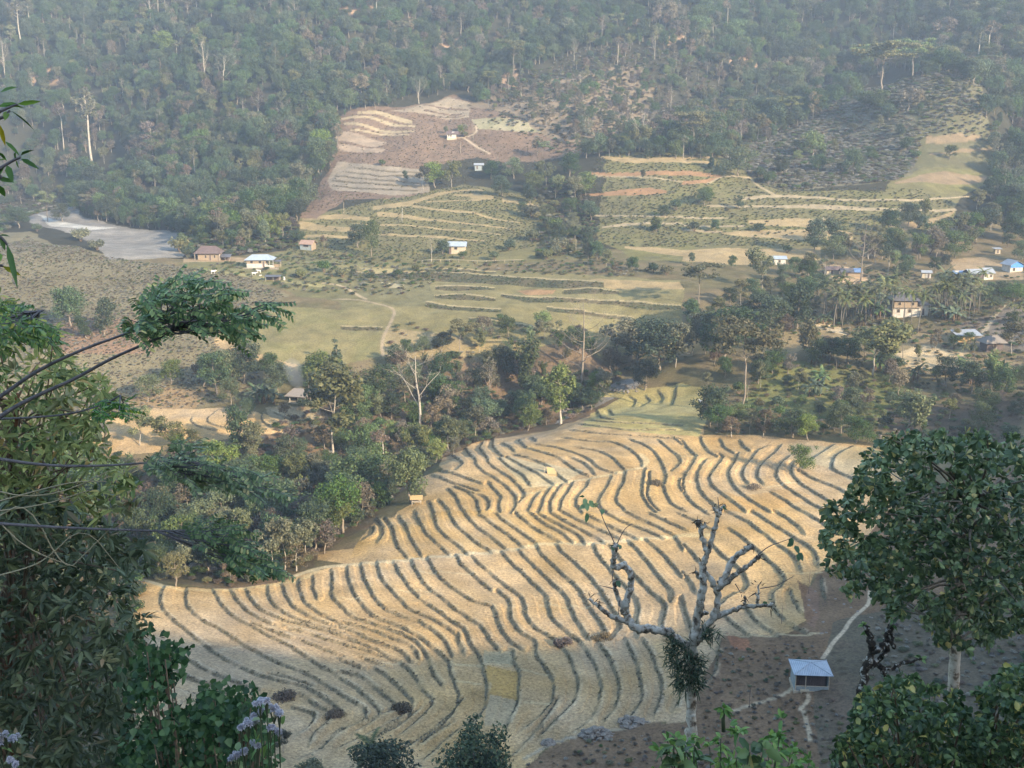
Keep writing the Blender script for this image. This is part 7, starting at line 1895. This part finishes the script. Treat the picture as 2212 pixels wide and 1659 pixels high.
for ln_ in ([(-10,1320),(60,1280),(140,1240),(190,1190),(240,1140)], [(-10,1445),(50,1430),(100,1410),(180,1330),(260,1230)], [(0,1130),(40,1170),(90,1200),(165,1225)], [(-10,1085),(80,1060),(160,1040),(230,1040)], [(-10,1105),(100,1090),(190,1060)], [(-10,1060),(60,1075),(150,1060),(250,1010)]):
    l = smooth_line(pxline([(u, v if v < 1250 else v - 200) for u, v in ln_], 7.4), 2); b.tube(l, np.linspace(.007, .003, len(l)), 4)
part_mb('dry_vines', b, FM['straw_stem'], lt)
# bright shoots in its crown
C3 = pxline([(268,1095),(285,1085),(290,1100),(240,1100),(220,955),(225,1240),(222,1420),(230,1432),(130,870),(145,860),(30,800)], 7.8)
part_mesh('young_leaves', rosettes(np.repeat(C3, 2, 0), R, 5, .10, .035, 'lance', 1, (0, 0, 1), .1), FM['sere'], lt)

# ---- heart leaved bush
DH = 7.6
p = foot(at(430, 1670, DH + .5)); hb_ = thing('heart_leaf_bush', 'bright green heart leaved bush at the bottom left, behind the lilac flowers', 'bush', p, 0, 'near plants')
R = np.random.default_rng(7)
HP = [(270,1720),(278,1620),(295,1565),(330,1548),(380,1535),(420,1520),(445,1500),(458,1478),(478,1488),(492,1505),(520,1508),(545,1502),(556,1530),(552,1565),(575,1600),(600,1640),(605,1720)]
H2 = [(300,1500),(302,1430),(310,1385),(325,1378),(330,1410),(355,1400),(374,1408),(368,1430),(352,1440),(362,1475),(340,1490),(332,1515),(310,1520)]
Cc, uv = in_px(HP, 300, R, (6.9, 8.3), .25, 40); Cd, uv = in_px(H2, 60, R, (7.2, 8.2))
Ca = np.concatenate([Cc, Cd]); k = len(Ca) * 10
b = MB()
for i in range(0, len(Ca), 3): q = smooth_line([p + R.normal(size=3) * .08, (p + Ca[i]) / 2 + R.normal(size=3) * .1, Ca[i]], 1); b.tube(q, np.linspace(.014, .004, len(q)), 4)
part_mb('stems', b, M['brown_bark'], hb_)
Pp = np.repeat(Ca, 10, 0) + R.normal(size=(k, 3)) * .065
part_mesh('foliage', leaves(Pp, R.normal(size=(k, 3)) * .55 + [0, -.15, -.75], R.normal(size=(k, 3)) * .55 + [0, -.8, .6], .054 * (.6 + .7 * R.random(k)), .050, 'heart', .05), FM['heart'], hb_)

# ---- lilac flowers close to the camera
DF = 3.6; sF = pxm(DF, 1560)
FL = [((560,1515,30),(590,1528,26),(575,1512,26),(602,1540,18)), ((535,1562,22),(552,1555,20),(520,1570,12)), ((548,1545,14),(562,1535,12)), ((582,1573,18),(602,1580,16)), ((548,1604,16),(556,1610,14)), ((512,1630,18),(528,1622,16),(502,1636,12)), ((12,1585,24),(28,1592,22),(0,1600,20)), ((22,1640,20),(36,1650,18))]
FLB = ['large lilac flower head leaning right at the bottom left', 'second lilac flower head, below and left of the largest', 'tiny lilac head between the two largest flower heads', 'pale lilac head just under the largest flower', 'small lilac head in front of the heart leaved bush', 'lowest lilac head above the bottom edge', 'lilac flower head in the bottom left corner, the upper one', 'lilac flower head in the bottom left corner, the lower one']
R = np.random.default_rng(8)
for i, (cl, lb_) in enumerate(zip(FL, FLB)):
    p0_ = foot(at(cl[0][0] - 6, 1760, DF + .15)); p0_[2] = min(p0_[2], at(cl[0][0], 1720, DF)[2] - .1)
    fl = thing('lilac_flower', lb_, 'flower', p0_, 0, 'lilac flowers near the camera')
    b = MB(); V_, N_ = [], []
    for (u, v, w) in cl:
        c = at(u, v, DF + R.normal() * .03); r = w * sF * .34
        for j in range(6):
            o_ = R.normal(size=3) * r * np.array([.55, .55, .28]); h_ = c + o_
            b.tube(smooth_line([c + [0, 0, -.07], h_ + [0, 0, -.02], h_], 1), .0018, 4)
            d = unit(R.normal(size=(46, 3)) + [0, 0, .7]); V_.append(h_ + d * r * .12 * R.random((46, 1))); N_.append(d)
        b.tube(smooth_line([p0_, p0_ * .35 + c * .65 + [.01, 0, 0], c + [0, 0, -.06]], 2), .0024, 5)
    part_mb('stem', b, FM['stalk'], fl)
    V_ = np.concatenate(V_); N_ = np.concatenate(N_)
    part_mesh('petals', leaves(V_, N_, unit(R.normal(size=N_.shape)), .013, .005, 'lance', .2), FM['lilac'], fl)
    c = at(cl[0][0], cl[0][1] + 22, DF); P = c + R.normal(size=(5, 3)) * np.array([.02, .02, .03])
    part_mesh('leaf', leaves(P, R.normal(size=(5, 3)) + [0, 0, -.2], np.tile([0, 0, 1.], (5, 1)), .045, .026, 'ovate'), FM['shoot'], fl)

# ---- branches with feathery leaves reaching in from the left
def frond(P, D, R, ln, pairs, lf, out):
    D = unit(D); q = [P]
    for i in range(8): D = unit(D + np.array([0, 0, -.055]) + R.normal(size=3) * .02); q.append(q[-1] + D * ln / 8)
    q = np.array(q); out['rachis'].append(q)
    S = unit(np.cross(D, np.array([0, 0, 1.0]) + R.normal(size=3) * .55))
    for i in range(pairs):
        t = (i + 1.2) / (pairs + .6) * 8; k = min(int(t), 7); b = q[k] + (q[k + 1] - q[k]) * (t - k); d = unit(q[k + 1] - q[k])
        for sd in (-1, 1):
            dd = unit(S * sd + d * .45 + np.array([0, 0, -.30 - .25 * R.random()]) + R.normal(size=3) * .12)
            out['P'].append(b); out['D'].append(dd); out['N'].append(unit(np.cross(dd, d) * sd + R.normal(size=3) * .2)); out['L'].append(lf * (.8 + .35 * R.random()) * (1 - .25 * abs(i / pairs - .45)))


def feathery(name, label, lines, polys, depth, seed, ln, lf, pairs=9, r0=.018):
    R = np.random.default_rng(seed)
    first = pxline(lines[0], depth)
    root = thing(name, label, 'branch', first[0], 0, 'feathery branches reaching in from the left')
    b = MB(); ends = []
    for l in lines:
        q = pxline(l, depth); q[:, 1] += np.linspace(0, .25, len(q)); q = smooth_line(q, 2); b.tube(q, np.linspace(r0, r0 * .38, len(q)), 8); ends.append(q)
    part_mb('branch', b, FM['twig'], root)
    out = {'P': [], 'D': [], 'N': [], 'L': [], 'rachis': []}
    tw = MB()
    for poly, n, hub in polys:
        C_, uv = in_px(poly, n, R, (depth - .35, depth + .55))
        hb2 = pxline([hub], depth + .15)[0]
        for c in C_:
            d = c - hb2; d = d / (np.linalg.norm(d) + .05); d = d + np.array([.45, 0, .0]) + R.normal(size=3) * .25
            frond(c - unit(d) * ln * .5, d, R, ln * (.7 + .5 * R.random()), pairs, lf, out)
        for c in C_[::3]:
            e = ends[int(R.integers(len(ends)))]; t = e[int(len(e) * .72) + int(R.integers(max(1, int(len(e) * .28))))]
            l = smooth_line([t, (t + c) / 2 + [0, 0, -.03], c], 1); tw.tube(l, np.linspace(.006, .002, len(l)), 4)
    for q in out['rachis']: tw.tube(q[::2], .0018, 3)
    part_mb('twigs', tw, FM['twig'], root)
    k = len(out['P'])
    part_mesh('leaflets', leaves(np.array(out['P']), np.array(out['D']), np.array(out['N']), np.array(out['L']), np.array(out['L']) * .46, 'oval', .08, .1), FM['pinnate'], root)
    return root


feathery('feathery_branch', 'uppermost feathery branch, its two grey limbs ending in a broad leaf spray', [[(-25,872),(0,857),(60,812),(120,782),(180,757),(240,737),(300,714),(350,695)], [(-20,915),(25,882),(90,851),(150,826),(220,786),(290,756),(340,736),(385,712),(440,700)]],
         [([(300,690),(330,620),(360,595),(440,600),(505,625),(520,660),(500,700),(440,720),(370,715),(320,725)], 119, (360,700)), ([(250,720),(300,640),(340,640),(350,700),(300,740)], 27, (340,720)), ([(500,640),(560,655),(600,645),(605,690),(560,710),(500,720)], 27, (470,690)), ([(500,695),(540,720),(520,745),(490,735)], 8, (470,690)), ([(380,585),(430,592),(480,615),(400,610)], 15, (400,650))], 7.0, 11, .21, .043, r0=.015)
feathery('feathery_branch', 'middle feathery branch, reaching over the small golden field', [[(-20,990),(0,995),(60,1008),(120,1016),(180,1019),(233,1020),(300,1018),(350,1018),(390,1016)]],
         [([(300,1000),(345,975),(400,965),(460,985),(470,1020),(420,1045),(360,1030)], 57, (340,1018)), ([(440,1000),(510,1000),(570,1025),(612,1058),(600,1068),(520,1062),(450,1045)], 62, (420,1020)), ([(350,955),(420,950),(450,970),(390,970)], 11, (380,990)), ([(400,1040),(450,1050),(430,1070)], 6, (400,1020))], 7.2, 12, .20, .040, r0=.013)
feathery('feathery_branch', 'lowest feathery branch, its spray hanging before the ravine trees', [[(-20,1130),(0,1135),(50,1142),(100,1149),(170,1156),(233,1162),(333,1169),(400,1170),(460,1178)]],
         [([(410,1130),(430,1110),(480,1120),(540,1150),(560,1180),(500,1185),(430,1175)], 54, (400,1165)), ([(480,1160),(540,1170),(600,1215),(618,1245),(590,1240),(540,1228),(490,1205)], 66, (440,1180)), ([(500,1205),(540,1225),(520,1245),(500,1240)], 10, (470,1190))], 7.2, 13, .20, .040, r0=.013)
feathery('feathery_branch', 'short feathery spray at the left edge above the dry bush', [[(-60,720),(-20,700),(20,690),(60,685)]], [([(-20,650),(20,648),(60,670),(110,700),(120,730),(60,720),(0,720)], 40, (-20,690)), ([(-30,700),(60,700),(80,750),(-20,750)], 17, (-20,690))], 6.6, 14, .20, .042, r0=.012)
feathery('feathery_branch', 'small feathery spray tip in the middle of the dry left bush', [[(-20,905),(60,908),(140,905),(200,890),(235,872)]], [([(190,880),(230,855),(275,862),(285,880),(250,905),(210,905)], 23, (190,890))], 7.2, 15, .17, .036, r0=.009)

# ---- large leaves hanging in at the top left
K = lambda l: [(q[0] / 3.70, 169.8 + q[1] / 3.70) for q in l]
DK = 3.2
lv = [((0,110),(165,55),45),((-20,225),(140,190),50),((40,220),(165,225),50),((140,205),(290,165),42),((85,255),(205,395),60),((60,260),(50,330),50),((0,370),(22,530),40),((40,500),(170,605),38),((165,615),(325,550),42),((165,640),(340,710),45),((125,585),(125,650),40),((55,690),(140,820),60),((130,655),(160,712),24),((-10,590),(12,655),30),((-20,800),(95,822),45),((-5,850),(20,940),55),((-10,1255),(70,1260),42),((0,1250),(45,1365),45),((55,1320),(205,1630),55),((20,1500),(135,1575),45),((-10,1390),(45,1450),60),((-20,660),(50,640),45),((0,770),(40,700),40)]
kk = thing('overhanging_twig', 'twigs with large pointed leaves hanging in at the top left edge', 'branch', at(-40, 300, DK), 0, 'near plants')
P = pxline(K([q[0] for q in lv]), DK); T = pxline(K([q[1] for q in lv]), DK); R = np.random.default_rng(16)
T[:, 1] += R.normal(size=len(T)) * .03
sk_ = pxm(DK, 400) / 3.70
part_mesh('leaves', leaves(P, T - P, R.normal(size=P.shape) * .35 + [0, -.7, .7], np.linalg.norm(T - P, axis=1), np.array([q[2] for q in lv]) * sk_ * 1.05, 'lance', .08), FM['lance'], kk)
b = MB()
for l in ([(-60,300),(0,262),(60,235),(140,205)], [(-60,760),(0,720),(60,680),(125,645),(165,630)], [(-60,330),(10,315),(40,300),(80,255)], [(-60,1240),(0,1260),(40,1300),(60,1330)], [(-40,1500),(0,1490),(25,1500)], [(-30,780),(0,770),(10,800)], [(-40,1400),(0,1380)]):
    q = smooth_line(pxline(K(l), DK), 2); b.tube(q, np.linspace(.006, .003, len(q)), 5)
part_mb('twig', b, FM['twig'], kk)

# ---- crowns on the slope below
stand('near', [('R', 842, 1790, 192, 1.05, 1, 'round dark crown at the bottom edge, left of the two'), ('R', 1032, 1800, 240, .78, 0, 'round dark crown at the bottom edge, right of the two'), ('P', 806, 1740, 155, 1.3, 0, 'single areca palm top above the round crown at the bottom edge'), ('S', 668, 1685, 45, 1.0, 1, 'low grassy bush at the bottom edge left of the palm top')], 40)
# ------------------------------------------------------------------ say which plant is which
NOUN = {'tree': 'tree', 'palm': 'areca palm', 'banana plant': 'banana plant', 'bush': 'bush', 'bamboo': 'bamboo clump'}
ZTXT = {'ravine': 'in the ravine beside the paddies', 'left_field': 'by the small golden field', 'left_hill': 'on the dry left hillside', 'river_houses': 'near the houses by the gravel river',
        'meadow_edge': 'around the middle meadows', 'upper_terraces': 'on the right hand terraces', 'mound': 'on the scrubby mound', 'village': 'on the village slope', 'palms': 'in the village palm grove', 'forest': 'on the far wooded hillside', 'paddy': 'in the paddy', 'near': 'below the viewpoint'}
LMK = [(565, 570, 'the blue roofed white house'), (455, 545, 'the brown hip roofed house'), (988, 535, 'the cream walled house'), (1960, 660, 'the white village house'), (2185, 572, 'the blue fronted house'), (2085, 722, 'the tin roofed shed'), (645, 852, 'the smoking hut'), (1258, 760, 'the towering tiered tree'), (905, 850, 'the leafless white tree'),
       (1603, 800, 'the thin layered tree'), (978, 292, 'the white hilltop house'), (1300, 900, 'the top paddies'), (890, 1080, 'the straw shelter'), (1859, 550, 'the giant flat crowned tree'), (1905, 150, 'the flat topped crest tree'), (200, 300, 'the tallest pale trunk'), (280, 510, 'the gravel river bed'), (1600, 560, 'the ochre field strip'), (2060, 380, 'the tan upper field'), (525, 930, 'the narrow dark tree'), (700, 1200, 'the paddy\'s left tip'), (380, 1240, 'the bright yellow tree'), (1420, 350, 'the topmost straw terrace'), (2140, 735, 'the grey thatched hut'), (1750, 100, 'the upper right wood'), (1300, 60, 'the upper middle wood'), (600, 100, 'the upper left wood')]
bases = {}
for it in PLACED:
    o, kind, zn, u, v, h, lab, grp, pr = it
    o['group'] = {'palms': 'areca palms in the village'}.get(zn, NOUN[pr.cat] + 's ' + ZTXT[zn])
    if lab: o['label'] = lab; continue
    top = v - h / mpp(np.array(o.location)) if True else v
    cu, cv = u, (v + top) / 2
    d = [((cu - a) ** 2 + ((cv - b) * 1.2) ** 2, a, b, t) for a, b, t in LMK]
    _, a, b, t = min(d)
    rel = ('right of' if cu > a else 'left of') if abs(cu - a) > abs(cv - b) * 1.3 else ('below' if cv > b else 'above')
    base = '%s %s %s %s' % (pr.adj, NOUN[pr.cat], rel, t) if pr.adj else '%s %s %s' % (NOUN[pr.cat], rel, t)
    bases.setdefault(base, []).append((u, h, o))
for base, lst in bases.items():
    lst.sort(key=lambda q: q[0])
    if len(lst) == 1: lst[0][2]['label'] = base
    elif len(lst) == 2:
        lst[0][2]['label'] = base + ', the left of two'; lst[1][2]['label'] = base + ', the right of two'
    else:
        for i, q in enumerate(lst):
            q[2]['label'] = base + ', ' + (ORD[i] if i < len(ORD) else 'last') + ' from the left'
# ------------------------------------------------------------------ air
hz = bpy.data.materials.new('haze'); hz.use_nodes = True
hn = hz.node_tree; hn.nodes.remove(hn.nodes['Principled BSDF'])
pv = hn.nodes.new('ShaderNodeVolumePrincipled')
pv.inputs['Color'].default_value = (0.68, 0.83, 1.0, 1)
pv.inputs['Density'].default_value = 0.00033
pv.inputs['Anisotropy'].default_value = 0.2
hn.links.new(pv.outputs[0], hn.nodes['Material Output'].inputs['Volume'])
hb = MB()
hb.box(-700, 700, -170, 980, float(gz.min()) - 1.5, float(gz.max()) + 45)
ho = hb.build('haze', hz)
tag(ho, kind='stuff')
